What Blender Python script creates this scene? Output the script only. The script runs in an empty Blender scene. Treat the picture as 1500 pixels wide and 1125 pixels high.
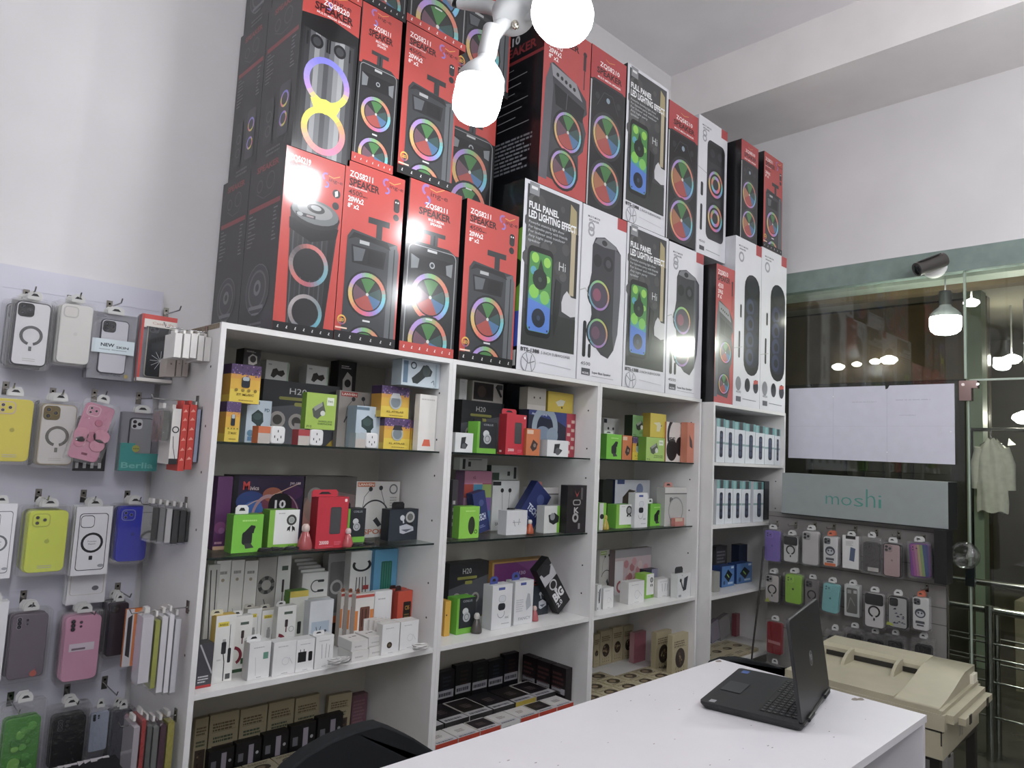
import bpy, math, random
from mathutils import Vector, Matrix
from mathutils.geometry import tessellate_polygon
C = bpy.context.scene
COL = C.collection
R = random.Random(7)

# ---------------------------------------------------------------- camera
FPX = 1038.0
def _axes(yaw, pitch, roll):
    a, b, c = (math.radians(t) for t in (yaw, pitch, roll))
    f = Vector((math.cos(a)*math.cos(b), math.sin(a)*math.cos(b), math.sin(b)))
    r = Vector((math.sin(a), -math.cos(a), 0)); u = r.cross(f)
    return math.cos(c)*r + math.sin(c)*u, -math.sin(c)*r + math.cos(c)*u, f
CR, CU, CF = _axes(46.2628, 5.4556, 2.8092)
CAM = Vector((0, 0, 1.5))
cd = bpy.data.cameras.new('camera'); cam = bpy.data.objects.new('camera', cd); COL.objects.link(cam)
cd.sensor_fit = 'HORIZONTAL'; cd.sensor_width = 36; cd.lens = FPX/1500*36; cd.clip_start = .05
M4 = Matrix((CR, CU, -CF)).transposed().to_4x4(); M4.translation = CAM
cam.matrix_world = M4
C.camera = cam
def ray(u, v): return CF + CR*((u-750)/FPX) - CU*((v-562.5)/FPX)
def atY(u, v, y): w = ray(u, v); return CAM + w*(y/w.y)
def atX(u, v, x): w = ray(u, v); return CAM + w*(x/w.x)
def atZ(u, v, z): w = ray(u, v); return CAM + w*((z-1.5)/w.z)

# ---------------------------------------------------------------- world, light, exposure
C.view_settings.view_transform = 'Standard'; C.view_settings.look = 'None'
C.view_settings.exposure = -0.46; C.view_settings.gamma = 1
try: C.view_settings.use_curve_mapping = False
except Exception: pass
W = bpy.data.worlds.new('world'); C.world = W; W.use_nodes = True
W.node_tree.nodes['Background'].inputs[0].default_value = (.75, .8, 1, 1)
W.node_tree.nodes['Background'].inputs[1].default_value = .02
BULB_E = 70.0       # emission of the two shop bulbs
LAMP_E = 175.0      # unseen bulbs of the counter lamp and the added fill lamp
HALL_E = 200.0       # pendant outside

# ---------------------------------------------------------------- helpers
def lin(c):
    if isinstance(c, str):
        c = c.lstrip('#'); c = [int(c[i:i+2], 16)/255 for i in (0, 2, 4)]
    return tuple((x/12.92 if x <= .04045 else ((x+.055)/1.055)**2.4) for x in c[:3]) + (1,)
_mats = {}
def mat(name, col=None, rough=.5, metal=0, emit=0, coat=0, spec=.5, noise=0, nscale=30, bump=0, attr=False):
    if name in _mats: return _mats[name]
    m = bpy.data.materials.new(name); m.use_nodes = True; _mats[name] = m
    nt = m.node_tree; b = nt.nodes['Principled BSDF']
    b.inputs['Roughness'].default_value = rough; b.inputs['Metallic'].default_value = metal
    b.inputs['Coat Weight'].default_value = coat; b.inputs['Coat Roughness'].default_value = .12
    b.inputs['Specular IOR Level'].default_value = spec
    src = None
    if attr:
        a = nt.nodes.new('ShaderNodeAttribute'); a.attribute_name = 'Col'; src = a.outputs['Color']
    else:
        b.inputs['Base Color'].default_value = lin(col)
    if noise or bump:
        tc = nt.nodes.new('ShaderNodeTexCoord'); n = nt.nodes.new('ShaderNodeTexNoise')
        n.inputs['Scale'].default_value = nscale; n.inputs['Detail'].default_value = 5
        nt.links.new(tc.outputs['Object'], n.inputs['Vector'])
        if noise:
            r = nt.nodes.new('ShaderNodeMapRange'); r.inputs[3].default_value = 1-noise; r.inputs[4].default_value = 1+noise*.4
            r.inputs[1].default_value = .3; r.inputs[2].default_value = .7
            nt.links.new(n.outputs['Fac'], r.inputs[0])
            mx = nt.nodes.new('ShaderNodeVectorMath'); mx.operation = 'SCALE'
            if src: nt.links.new(src, mx.inputs[0])
            else: mx.inputs[0].default_value = lin(col)[:3]
            nt.links.new(r.outputs[0], mx.inputs['Scale']); src = mx.outputs[0]
        if bump:
            bp = nt.nodes.new('ShaderNodeBump'); bp.inputs['Strength'].default_value = bump; bp.inputs['Distance'].default_value = .002
            nt.links.new(n.outputs['Fac'], bp.inputs['Height']); nt.links.new(bp.outputs[0], b.inputs['Normal'])
    if src: nt.links.new(src, b.inputs['Base Color'])
    if emit:
        b.inputs['Emission Color'].default_value = lin(col); b.inputs['Emission Strength'].default_value = emit
    return m
def clearmat(name, tint=(1, 1, 1), amount=.12, rough=.06, white=0.0, bump=0.0, bscale=60):
    """thin clear film: mostly see-through, a glossy skin on top"""
    if name in _mats: return _mats[name]
    m = bpy.data.materials.new(name); m.use_nodes = True; _mats[name] = m
    nt = m.node_tree; nt.nodes.clear()
    o = nt.nodes.new('ShaderNodeOutputMaterial'); t = nt.nodes.new('ShaderNodeBsdfTransparent'); g = nt.nodes.new('ShaderNodeBsdfGlossy')
    d = nt.nodes.new('ShaderNodeBsdfDiffuse'); t.inputs[0].default_value = tint + (1,)
    g.inputs['Roughness'].default_value = rough; d.inputs[0].default_value = (.85, .85, .87, 1)
    lw = nt.nodes.new('ShaderNodeLayerWeight'); lw.inputs[0].default_value = .35
    mr = nt.nodes.new('ShaderNodeMath'); mr.operation = 'MULTIPLY_ADD'; mr.inputs[1].default_value = .32; mr.inputs[2].default_value = amount
    mr.use_clamp = True
    nt.links.new(lw.outputs['Fresnel'], mr.inputs[0])
    m1 = nt.nodes.new('ShaderNodeMixShader'); m2 = nt.nodes.new('ShaderNodeMixShader')
    m2.inputs[0].default_value = white
    nt.links.new(t.outputs[0], m2.inputs[1]); nt.links.new(d.outputs[0], m2.inputs[2])
    nt.links.new(mr.outputs[0], m1.inputs[0]); nt.links.new(m2.outputs[0], m1.inputs[1]); nt.links.new(g.outputs[0], m1.inputs[2])
    if bump:
        tc = nt.nodes.new('ShaderNodeTexCoord'); n = nt.nodes.new('ShaderNodeTexNoise'); n.inputs['Scale'].default_value = bscale
        bp = nt.nodes.new('ShaderNodeBump'); bp.inputs['Strength'].default_value = bump; bp.inputs['Distance'].default_value = .01
        nt.links.new(tc.outputs['Object'], n.inputs['Vector']); nt.links.new(n.outputs['Fac'], bp.inputs['Height'])
        nt.links.new(bp.outputs[0], g.inputs['Normal'])
    nt.links.new(m1.outputs[0], o.inputs[0])
    return m
CARD = mat('printed_card', rough=.45, attr=True, noise=.04, nscale=18)
GLOSS = mat('laminated_card', rough=.42, coat=.7, spec=.35, attr=True, noise=.03, nscale=12, bump=.1)
PLASTIC = mat('plastic', rough=.38, attr=True, noise=.03, nscale=25)
SHINY = mat('shiny_plastic', rough=.12, attr=True, noise=.02, nscale=25)
METAL = mat('bright_metal', rough=.22, metal=1, attr=True, noise=.05, nscale=40)
BAG = clearmat('clear_bag', amount=.07, rough=.1, white=.02, bump=.8, bscale=45)
BLISTER = clearmat('clear_blister', amount=.03, rough=.07, white=.02)
GLASS = clearmat('glass_pane', tint=(.93, .965, .95), amount=.035, rough=.01)

def tag(o, label=None, cat=None, group=None, kind=None):
    if label: o['label'] = label
    if cat: o['category'] = cat
    if group: o['group'] = group
    if kind: o['kind'] = kind
    return o

_txt = {}
def glyphs(s, bold=0.0):
    k = (s, bold)
    if k in _txt: return _txt[k]
    cu = bpy.data.curves.new('t', 'FONT'); cu.body = s; cu.resolution_u = 2; cu.offset = bold; cu.fill_mode = 'FRONT' if hasattr(cu, 'fill_mode') else cu.fill_mode
    ob = bpy.data.objects.new('t', cu); me = ob.to_mesh()
    vs = [(v.co.x, v.co.y) for v in me.vertices]
    tr = []
    me.calc_loop_triangles()
    for t in me.loop_triangles: tr.append([vs[i] for i in t.vertices])
    if vs:
        x0 = min(v[0] for v in vs); x1 = max(v[0] for v in vs); y0 = 0; y1 = .73
        w = max(x1-x0, 1e-5)
        tr = [[((x-x0)/w, (y-y0)/(y1-y0)) for x, y in t] for t in tr]
        asp = w/(y1-y0)
    else: asp = 1
    ob.to_mesh_clear(); bpy.data.objects.remove(ob); bpy.data.curves.remove(cu)
    _txt[k] = (tr, asp); return _txt[k]

def clip(poly, x0=0, y0=0, x1=1, y1=1):
    for ax, lim, sg in ((0, x0, 1), (0, x1, -1), (1, y0, 1), (1, y1, -1)):
        out = []
        n = len(poly)
        for i in range(n):
            a, b = poly[i], poly[(i+1) % n]
            da, db = (a[ax]-lim)*sg, (b[ax]-lim)*sg
            if da >= 0: out.append(a)
            if (da >= 0) != (db >= 0):
                t = da/(da-db); out.append((a[0]+(b[0]-a[0])*t, a[1]+(b[1]-a[1])*t))
        poly = out
        if len(poly) < 3: return None
    return poly

class MB:
    def __init__(s): s.v = []; s.f = []; s.c = []; s.m = []; s.sm = []
    def poly(s, pts, col, mi=0, smooth=False):
        n = len(s.v); s.v += [tuple(p) for p in pts]; s.f.append(tuple(range(n, n+len(pts)))); s.c.append(col); s.m.append(mi); s.sm.append(smooth)
    def grid(s, rows, col, mi=0, closed=True, smooth=True):
        """skin between rings of equal length"""
        n = len(s.v); k = len(rows[0])
        for r in rows: s.v += [tuple(p) for p in r]
        for i in range(len(rows)-1):
            for j in range(k if closed else k-1):
                a = n+i*k+j; b = n+i*k+(j+1) % k
                s.f.append((a, b, b+k, a+k)); s.c.append(col if not callable(col) else col(i, j)); s.m.append(mi); s.sm.append(smooth)
    def box(s, a, b, col, mi=0):
        (x0, y0, z0), (x1, y1, z1) = a, b
        P = [(x0, y0, z0), (x1, y0, z0), (x1, y1, z0), (x0, y1, z0), (x0, y0, z1), (x1, y0, z1), (x1, y1, z1), (x0, y1, z1)]
        n = len(s.v); s.v += P
        names = ('bottom', 'top', 'front', 'right', 'back', 'left')
        for nm, q in zip(names, ((0, 3, 2, 1), (4, 5, 6, 7), (0, 1, 5, 4), (1, 2, 6, 5), (2, 3, 7, 6), (3, 0, 4, 7))):
            s.f.append(tuple(n+i for i in q)); s.m.append(mi); s.sm.append(False)
            s.c.append(col.get(nm, col.get('*')) if isinstance(col, dict) else col)
    def tube(s, pts, r, col, mi=0, n=10, cap=True):
        pts = [Vector(p) for p in pts]; rows = []
        t = (pts[1]-pts[0]).normalized(); up = Vector((0, 0, 1)) if abs(t.z) < .9 else Vector((1, 0, 0))
        a = t.cross(up).normalized()
        for i, p in enumerate(pts):
            t = (pts[min(i+1, len(pts)-1)]-pts[max(i-1, 0)]).normalized()
            a = (a - t*a.dot(t)).normalized(); b = t.cross(a)
            rr = r[i] if isinstance(r, (list, tuple)) else r
            rows.append([p+(a*math.cos(2*math.pi*k/n)+b*math.sin(2*math.pi*k/n))*rr for k in range(n)])
        s.grid(rows, col, mi)
        if cap: s.poly(rows[0][::-1], col if not callable(col) else col(0, 0), mi); s.poly(rows[-1], col if not callable(col) else col(0, 0), mi)
    def lathe(s, prof, col, mi=0, n=20, M=None):
        """profile (radius, height) round z, optional matrix; col may be per segment"""
        rows = []
        for r, z in prof:
            ring = [Vector((r*math.cos(2*math.pi*k/n), r*math.sin(2*math.pi*k/n), z)) for k in range(n)]
            rows.append([M @ p if M else p for p in ring])
        cf = (lambda i, j: col[i]) if isinstance(col, list) else col
        s.grid(rows, cf, mi)
    def slab(s, outline, y0, y1, col, mi=0, lip=0, side=None):
        """outline [(x,z)] extruded along y from y0 (front) to y1, optional softened front edge"""
        side = side or col
        cx = sum(p[0] for p in outline)/len(outline); cz = sum(p[1] for p in outline)/len(outline)
        def ins(d):
            o = []
            n = len(outline)
            for i in range(n):
                a = Vector(outline[i-1]); b = Vector(outline[i]); c = Vector(outline[(i+1) % n])
                t = (c-a); t = t.normalized() if t.length > 0 else Vector((1, 0)); nrm = Vector((-t.y, t.x))
                if nrm.dot(Vector((cx, cz))-b) < 0: nrm = -nrm
                o.append((b.x+nrm.x*d, b.y+nrm.y*d))
            return o
        rows = []
        if lip: rows += [[(x, y0, z) for x, z in ins(lip)], [(x, y0+lip*.35, z) for x, z in ins(lip*.3)], [(x, y0+lip, z) for x, z in outline]]
        else: rows += [[(x, y0, z) for x, z in outline]]
        rows.append([(x, y1, z) for x, z in outline])
        s.grid(rows, side, mi, smooth=bool(lip))
        s.poly(rows[0], col, mi); s.poly(rows[-1][::-1], side, mi)
    def build(s, name, mats, parent=None, loc=None, rot=None):
        me = bpy.data.meshes.new(name); me.from_pydata(s.v, [], s.f)
        if not isinstance(mats, (list, tuple)): mats = [mats]
        for m in mats: me.materials.append(m)
        me.polygons.foreach_set('material_index', s.m); me.polygons.foreach_set('use_smooth', s.sm)
        at = me.color_attributes.new('Col', 'FLOAT_COLOR', 'CORNER')
        buf = []
        cache = {}
        for f, c in zip(s.f, s.c):
            if c not in cache:
                q = lin(c); g_ = .25*q[0]+.6*q[1]+.15*q[2]; cache[c] = tuple(x*.86+g_*.14 for x in q[:3])+(1,)
            buf += list(cache[c])*len(f)
        at.data.foreach_set('color', buf)
        me.update()
        o = bpy.data.objects.new(name, me); COL.objects.link(o)
        if parent: o.parent = parent
        if loc is not None: o.location = loc
        if rot is not None: o.rotation_euler = rot
        return o
def empty(name, loc, rot=(0, 0, 0)):
    o = bpy.data.objects.new(name, None); o.empty_display_size = .02; COL.objects.link(o); o.location = loc; o.rotation_euler = rot
    return o
def rrect(x0, z0, x1, z1, r, n=4):
    o = []
    for cx, cz, a0 in ((x1-r, z0+r, -90), (x1-r, z1-r, 0), (x0+r, z1-r, 90), (x0+r, z0+r, 180)):
        for i in range(n+1):
            a = math.radians(a0+90*i/n); o.append((cx+r*math.cos(a), cz+r*math.sin(a)))
    return o

class Face:
    """draws printed artwork on a flat side; x,y in 0..1 of the side, radii in widths"""
    def __init__(s, m, O, U, V, mi=0, eps=.00004):
        s.m = m; s.O = Vector(O); s.U = Vector(U); s.V = Vector(V); s.N = s.U.cross(s.V).normalized(); s.k = 1; s.mi = mi
        s.eps = eps; s.asp = s.U.length/s.V.length; s.win = (0, 0, 1, 1)
    def conv(s, p, col):
        p = clip(p, *s.win)
        if p: s.m.poly([s.O+s.U*x+s.V*y+s.N*(s.k*s.eps) for x, y in p], col, s.mi)
    def rect(s, x0, y0, x1, y1, col): s.conv([(x0, y0), (x1, y0), (x1, y1), (x0, y1)], col); s.k += 1
    def quad(s, p, col): s.conv(p, col); s.k += 1
    def poly(s, p, col):
        for t in tessellate_polygon([[Vector((x, y, 0)) for x, y in p]]):
            q = [p[i] for i in t]
            if (q[1][0]-q[0][0])*(q[2][1]-q[0][1])-(q[1][1]-q[0][1])*(q[2][0]-q[0][0]) < 0: q = q[::-1]
            s.conv(q, col)
        s.k += 1
    def ell(s, cx, cy, r, col, ry=None, n=20):
        ry = (ry if ry else r)*s.asp
        s.conv([(cx+r*math.cos(2*math.pi*i/n), cy+ry*math.sin(2*math.pi*i/n)) for i in range(n)], col); s.k += 1
    def ring(s, cx, cy, r0, r1, cols, k=1.0, n=32, a0=0, a1=360):
        for i in range(n):
            t0, t1 = math.radians(a0+(a1-a0)*i/n), math.radians(a0+(a1-a0)*(i+1)/n)
            c = cols if isinstance(cols, str) else hueat(cols, (90-(a0+(a1-a0)*(i+.5)/n)) % 360)
            P = []
            for r, t in ((r0, t0), (r1, t0), (r1, t1), (r0, t1)):
                P.append((cx+r*math.cos(t), cy+r*math.sin(t)*s.asp*k))
            s.conv(P, c)
        s.k += 1
    def rr(s, x0, y0, x1, y1, r, col):
        s.conv([(x, y*s.asp) for x, y in rrect(x0, y0/s.asp, x1, y1/s.asp, r)], col); s.k += 1
    def line(s, pts, w, col):
        for (ax, ay), (bx, by) in zip(pts, pts[1:]):
            dx, dy = bx-ax, (by-ay)/s.asp; L = math.hypot(dx, dy) or 1; nx, ny = -dy/L*w/2, dx/L*w/2
            s.conv([(ax-nx, ay-ny*s.asp), (bx-nx, by-ny*s.asp), (bx+nx, by+ny*s.asp), (ax+nx, ay+ny*s.asp)], col)
        s.k += 1
    def text(s, t, x, y, h, col, w=None, bold=0.02, align='l', rot=0):
        """h = cap height as a fraction of the side's height; w = width of the whole line in widths"""
        tr, asp = glyphs(t, bold)
        if w is None: w = asp*h/s.asp*.85
        x0 = x - (w/2 if align == 'c' else w if align == 'r' else 0)
        for q in tr:
            P = [(a*w, b*h) for a, b in q]
            if rot:
                ca, sa = math.cos(math.radians(rot)), math.sin(math.radians(rot))
                P = [(px*ca-py/s.asp*sa, (px*sa+py/s.asp*ca)*s.asp) for px, py in P]
            P = [(x0+px, y+py) for px, py in P]
            if (P[1][0]-P[0][0])*(P[2][1]-P[0][1])-(P[1][1]-P[0][1])*(P[2][0]-P[0][0]) < 0: P = P[::-1]
            s.conv(P, col)
        s.k += 1
    def lines(s, x0, x1, y0, y1, n, col, seed=1, fill=.5, ragged=.3):
        """rows of fine print"""
        r = random.Random(seed); st = (y1-y0)/n
        for i in range(n):
            x = x0; e = x1-(x1-x0)*ragged*r.random(); y = y1-(i+1)*st
            while x < e:
                w = (x1-x0)*(.05+.12*r.random()); xe = min(x+w, e)
                s.conv([(x, y), (xe, y), (xe, y+st*fill), (x, y+st*fill)], col); x = xe+(x1-x0)*.025
        s.k += 1
def hueat(cols, a):
    n = len(cols); t = a/360*n; i = int(t) % n; f = t-int(t); A, B = cols[i], cols[(i+1) % n]
    p = lambda c, j: int(c[1+2*j:3+2*j], 16)
    return '#%02x%02x%02x' % tuple(int(p(A, j)*(1-f)+p(B, j)*f) for j in range(3))
def fFront(m, w, h, y=0, x=0, z=0, mi=0): return Face(m, (x, y, z), (w, 0, 0), (0, 0, h), mi)
def fLeft(m, d, h, x=0, y=0, z=0, mi=0): return Face(m, (x, y+d, z), (0, -d, 0), (0, 0, h), mi)
def fTop(m, w, d, h, x=0, y=0, mi=0): return Face(m, (x, y, h), (w, 0, 0), (0, d, 0), mi)
# ---------------------------------------------------------------- the room
WALLC = '#dcdadb'
wall_m = mat('painted_wall', WALLC, rough=.7, noise=.05, nscale=3, bump=.12)
ceil_m = mat('painted_ceiling', '#f0edef', rough=.75, noise=.06, nscale=2.5, bump=.1)
tile_m = mat('floor_tile', '#6d6864', rough=.3, noise=.15, nscale=6)
mela = mat('white_melamine', '#dedddc', rough=.35, noise=.05, nscale=9)
frame_m = mat('header_paint', '#7f8f89', rough=.5, noise=.15, nscale=14)
def struct(name, boxes, m, label=None, col='#ffffff'):
    b = MB()
    for a, c in boxes: b.box(a, c, col)
    o = b.build(name, m); tag(o, label, None, None, 'structure'); return o
XW, YW, ZC = 4.27, 2.49, 3.94
struct('floor', [((-1.5, -2.3, -.05), (XW+.02, YW, 0))], tile_m)
struct('ceiling', [((-1.5, -2.3, ZC), (XW, YW, ZC+.05))], ceil_m)
struct('wall_back', [((-1.5, YW, 0), (XW+.1, YW+.1, ZC+.05))], wall_m)
struct('wall_left', [((-1.6, -2.3, 0), (-1.5, YW, ZC))], wall_m)
struct('wall_front', [((-1.5, -2.4, 0), (XW, -2.3, ZC))], wall_m)
struct('wall_right', [((XW, -2.3, 2.705), (XW+.1, YW, ZC))], wall_m)
struct('trim_beam', [((3.66, -2.3, 3.62), (XW, YW, ZC)), ], mat('beam_paint', '#e9e5e4', rough=.6, noise=.06, nscale=3))
struct('trim_header', [((XW, -2.3, 2.585), (XW+.05, YW, 2.705)), ((XW-.004, -2.3, 2.578), (XW+.055, YW, 2.586))], frame_m)
# glass front: fixed pane, pane over the door and the door leaf
def pane(name, y0, z0, y1, z1, x=XW, t=.01):
    b = MB(); b.box((x, y0, z0), (x+t, y1, z1), '#ffffff'); return tag(b.build(name, GLASS), kind='structure')
pane('window_1', 1.035, .0, YW, 2.585, XW+.02)
pane('window_2', -1.2, 2.0, 1.02, 2.585, XW+.02)
pane('door_1', -.02, .03, 1.01, 1.985, XW+.02)
pane('window_3', -1.2, .0, -.04, 1.985, XW+.02)
struct('wall_corner', [((XW, -2.3, 0), (XW+.1, -1.2, 2.585))], wall_m)
edge = mat('glass_edge', '#a9b8a8', rough=.2)
struct('trim_1', [((XW+.019, 1.022, 2.0), (XW+.033, 1.033, 2.585)), ((XW+.019, 1.012, 0), (XW+.033, 1.02, 1.985)), ((XW+.019, -.02, 1.987), (XW+.033, 1.01, 1.997))], edge)
# ---------------------------------------------------------------- shelving
def hexm(c): return c
def shelf_unit(x0, x1, y0, y1, ztop, shelves, glass, label, yb, t=.0155, edge_chip=False):
    u = empty('shelf_unit', (x0, y0, 0)); tag(u, label, 'shelf', 'white shelving units along the back wall')
    w = x1-x0; d = y1-y0; TT = .017
    def part(name, a, b, m=mela, holes=None):
        k = MB(); k.box(a, b, '#ffffff')
        if holes:
            X, sgn = holes
            for z in (1.70, 1.53, 1.40, 1.24, 1.02, .9):
                for y in (.05,):
                    P = [(X+sgn*.0006, y+.004*math.cos(a), z+.004*math.sin(a)) for a in [q*math.pi/4 for q in range(8)]]
                    k.poly(P if sgn > 0 else P[::-1], '#3a3632', 1)
        return k.build(name, [m, mat('drill_hole', '#2c2a28', rough=.9)], u)
    part('side_panel', (0, 0, 0), (t, d, ztop-TT), holes=(0, -1) if edge_chip else None)
    part('side_panel', (w-t, 0, 0), (w, d, ztop-TT), holes=(w-t, -1))
    part('top_board', (0, 0, ztop-TT), (w, d, ztop))
    if edge_chip:
        part('edge_strip', (-.0008, .012, ztop-TT+.001), (0, d-.05, ztop-.001), mat('raw_chipboard', '#8f8272', rough=.9, noise=.5, nscale=160))
    part('back_panel', (t, yb-y0, .06), (w-t, yb-y0+.005, ztop-TT), mat('back_board', '#c9c6bb', rough=.5, noise=.05, nscale=5))
    for z in shelves: part('shelf_board', (t, .002, z-.016), (w-t, yb-y0, z))
    part('plinth', (t, .02, 0), (w-t, .035, .05))
    for z in glass:
        k = MB(); k.box((t+.001, .028, z-.006), (w-t-.003, yb-y0-.005, z), '#ffffff')
        # the ground front edge reads dark
        k.f and None
        g = k.build('glass_shelf', [GLASS], u); tag(g, 'clear glass shelf with a dark edge')
        e = MB(); e.box((t+.001, .0265, z-.006), (w-t-.003, .028, z), '#ffffff'); e.build('glass_edge', mat('dark_glass_edge', '#14201d', rough=.15), g)
    return u
U1 = shelf_unit(.770, 1.6127, 2.0, 2.47, 1.825, (.805, .42, .1), (1.488, 1.163), 'white shelving unit at the left end, nearest the wall of hanging phone cases', 2.41, edge_chip=True)
U2 = shelf_unit(1.6133, 2.4585, 2.0, 2.47, 1.825, (.805, .42, .1), (1.488, 1.163), 'second white shelving unit from the left, with the purple headphone carton on its solid shelf', 2.41)
U3 = shelf_unit(2.4592, 3.3055, 2.0, 2.47, 1.825, (.805, .42, .1), (1.488, 1.163), 'third white shelving unit from the left, with bear picture boxes in its lowest visible bay', 2.41)
U4 = shelf_unit(3.318, 4.147, 1.935, 2.47, 1.811, (1.497, 1.17, .81, .45), (), 'rightmost white shelving unit, a little further forward, holding teal topped boxes', 2.41)
# slat wall on the left
b = MB(); b.box((-1.5, 2.474, .0), (.755, 2.4895, 1.968), '#ffffff')
for z in (1.905, 1.63, 1.33, 1.035, .765, .45):
    b.box((-1.5, 2.473, z-.004), (.755, 2.4745, z), '#cfcdd2')
o = b.build('display_wall_board', mat('pale_panel', '#cfcfdb', rough=.4, noise=.04, nscale=5)); tag(o, 'tall pale lilac display panel on the left wall carrying hooks of phone cases', 'display board')
# counter
CT = .85
cn = empty('counter', (0, 0, 0)); tag(cn, 'long white shop counter with a laptop on its top', 'counter')
whitelam = mat('counter_laminate', '#dcdade', rough=.32, noise=.03, nscale=7)
def cbox(name, a, c, m=whitelam):
    k = MB(); k.box(a, c, '#ffffff'); return k.build(name, m, cn)
cx1, cy0, cy1 = 2.205, .628, 1.245
k = MB(); k.box((-.3, cy0, CT-.018), (cx1, cy1, CT), '#ffffff')
fr = random.Random(5)
for i in range(46):
    x = fr.uniform(.9, 2.15); y = fr.uniform(.66, 1.2); r = fr.uniform(.001, .003); a0 = fr.random()*6
    k.poly([(x+r*(1+fr.random())*math.cos(a0+q*1.05), y+.6*r*math.sin(a0+q*1.05), CT+.0003) for q in range(6)], '#ffffff', 1)
for x, y in ((2.178, 1.232), (2.17, .80), (2.185, .79)):
    k.poly([(x+.014*math.cos(q)*(1+.4*math.sin(q*3)), y+.009*math.sin(q), CT+.0003) for q in (0, .7, 1.5, 2.4, 3.1, 4, 4.9, 5.6)], '#ffffff', 1)
k.build('worktop', [whitelam, mat('chip_marks', '#8d847c', rough=.9)], cn)
cbox('side_panel', (cx1-.02, cy0+.004, 0), (cx1-.002, cy1-.015, CT-.018))
cbox('side_panel', (-.29, cy0+.004, 0), (-.272, cy1-.015, CT-.018))
cbox('front_panel', (-.272, cy1-.05, 0), (cx1-.02, cy1-.035, CT-.018))
cbox('inner_shelf', (-.272, cy0+.1, .42), (cx1-.021, cy1-.051, .436))
cbox('divider', (1.74, cy0+.02, .0), (1.756, cy1-.051, CT-.0185))
# ---------------------------------------------------------------- speaker cartons
HUE = ['#6fb86a', '#c98a62', '#d8705c', '#5fc0c0', '#6fb4d8', '#9a86d0', '#d86a9a', '#de6a5e', '#d8a45e', '#cdb45c', '#b08ad0', '#a58ad2']
HU2 = ['#7c7be0', '#8f86e6', '#a58ae6', '#b78ae0', '#c8a0d8', '#ded84a', '#e8e03c', '#f08a9a', '#ef7a8a', '#ded84a', '#c88ae0', '#9a86e6']
BK, RD = '#101013', '#bf3d34'
def logo(f, x, y, s=.2):
    f.ring(x, y, s*.16, s*.3, '#9a6ab0', n=12, a0=60, a1=250); f.ring(x+.01, y-.2*s, s*.12, s*.24, '#8a74c0', n=12, a0=-120, a1=90)
    f.text('ing-e', x+s*.25, y-.25*s*f.asp, .16*s*f.asp*1.7, '#5a1a22', w=s*1.1, bold=.01)
    f.line([(x+s*.2, y+.12*s*f.asp), (x+s*.6, y+.05*s*f.asp), (x+s*1.1, y+.3*s*f.asp)], .012, '#e09a40')
def fan(f, cx, cy, r, k=1.0, dark='#2a2c2c', op=1):
    for i in range(24):
        t0, t1 = 2*math.pi*i/24, 2*math.pi*(i+1)/24
        a = (90-math.degrees((t0+t1)/2)) % 360
        c = dark
        if a < 25 or a > 335: c = '#3f7a3c'
        elif 150 < a < 235: c = '#a84840'
        elif 100 < a <= 150: c = '#46709a'
        elif 235 <= a < 300: c = '#6a4a58' if op else '#a86a48'
        elif 60 < a <= 100: c = '#34504e'
        f.conv([(cx, cy), (cx+r*math.cos(t0), cy+r*math.sin(t0)*f.asp*k), (cx+r*math.cos(t1), cy+r*math.sin(t1)*f.asp*k)], c)
    f.k += 1; f.ell(cx, cy, r*.1, '#c8c8c0', ry=r*.1*k); 
def driver(f, cx, cy, r, k=1.0, w=.2, hue=HUE):
    f.ell(cx, cy, r*1.1, '#1b1c1e', ry=r*1.1*k); f.ring(cx, cy, r*(1-w), r, hue, k=k); fan(f, cx, cy, r*(1-w)*.93, k)
def icons(f, y, n, c, x0=.08, x1=.92, s=.012):
    for i in range(n):
        x = x0+(x1-x0)*i/(n-1); a = y
        f.line([(x-s, a-s*f.asp), (x+s*.4, a), (x-s*.2, a+s*1.2*f.asp), (x+s, a+s*1.5*f.asp)], s*.9, c); f.rect(x-s, a-s*1.6*f.asp, x+s, a-s*1.1*f.asp, c)
def badge(f, x, y, r=.07):
    f.ring(x, y, r*.7, r, ['#e8c040', '#e88a30', '#7a4a90', '#d8a030'], n=16); f.text('LED', x-r*.55, y-r*.3*f.asp, r*.6*f.asp, '#f0c040', w=r*1.1); f.rect(x-r*1.3, y-r*1.75*f.asp, x+r*1.3, y-r*1.45*f.asp, '#f0c8b0')
def titles(f, x, y, num, sub=True):
    f.text(num, x, y, .034, '#f4eeee', w=.38, bold=.012)
    f.text('SPEAKER', x, y-.05, .042, '#3a0d10', w=.5, bold=.035)
    if sub:
        f.text('MULTI MEDIA SPEAKER', x, y-.062, .008, '#e8d8d8', w=.3)
        f.text('4500', x, y-.1, .028, '#3a0d10', w=.22, bold=.012); f.text('PMPO', x+.22, y-.1, .01, '#3a0d10', w=.09)
        f.text('20Wx2', x, y-.14, .03, '#f4eeee', w=.25, bold=.02); f.text('8" x2', x, y-.175, .025, '#f4eeee', w=.18, bold=.02)
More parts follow.
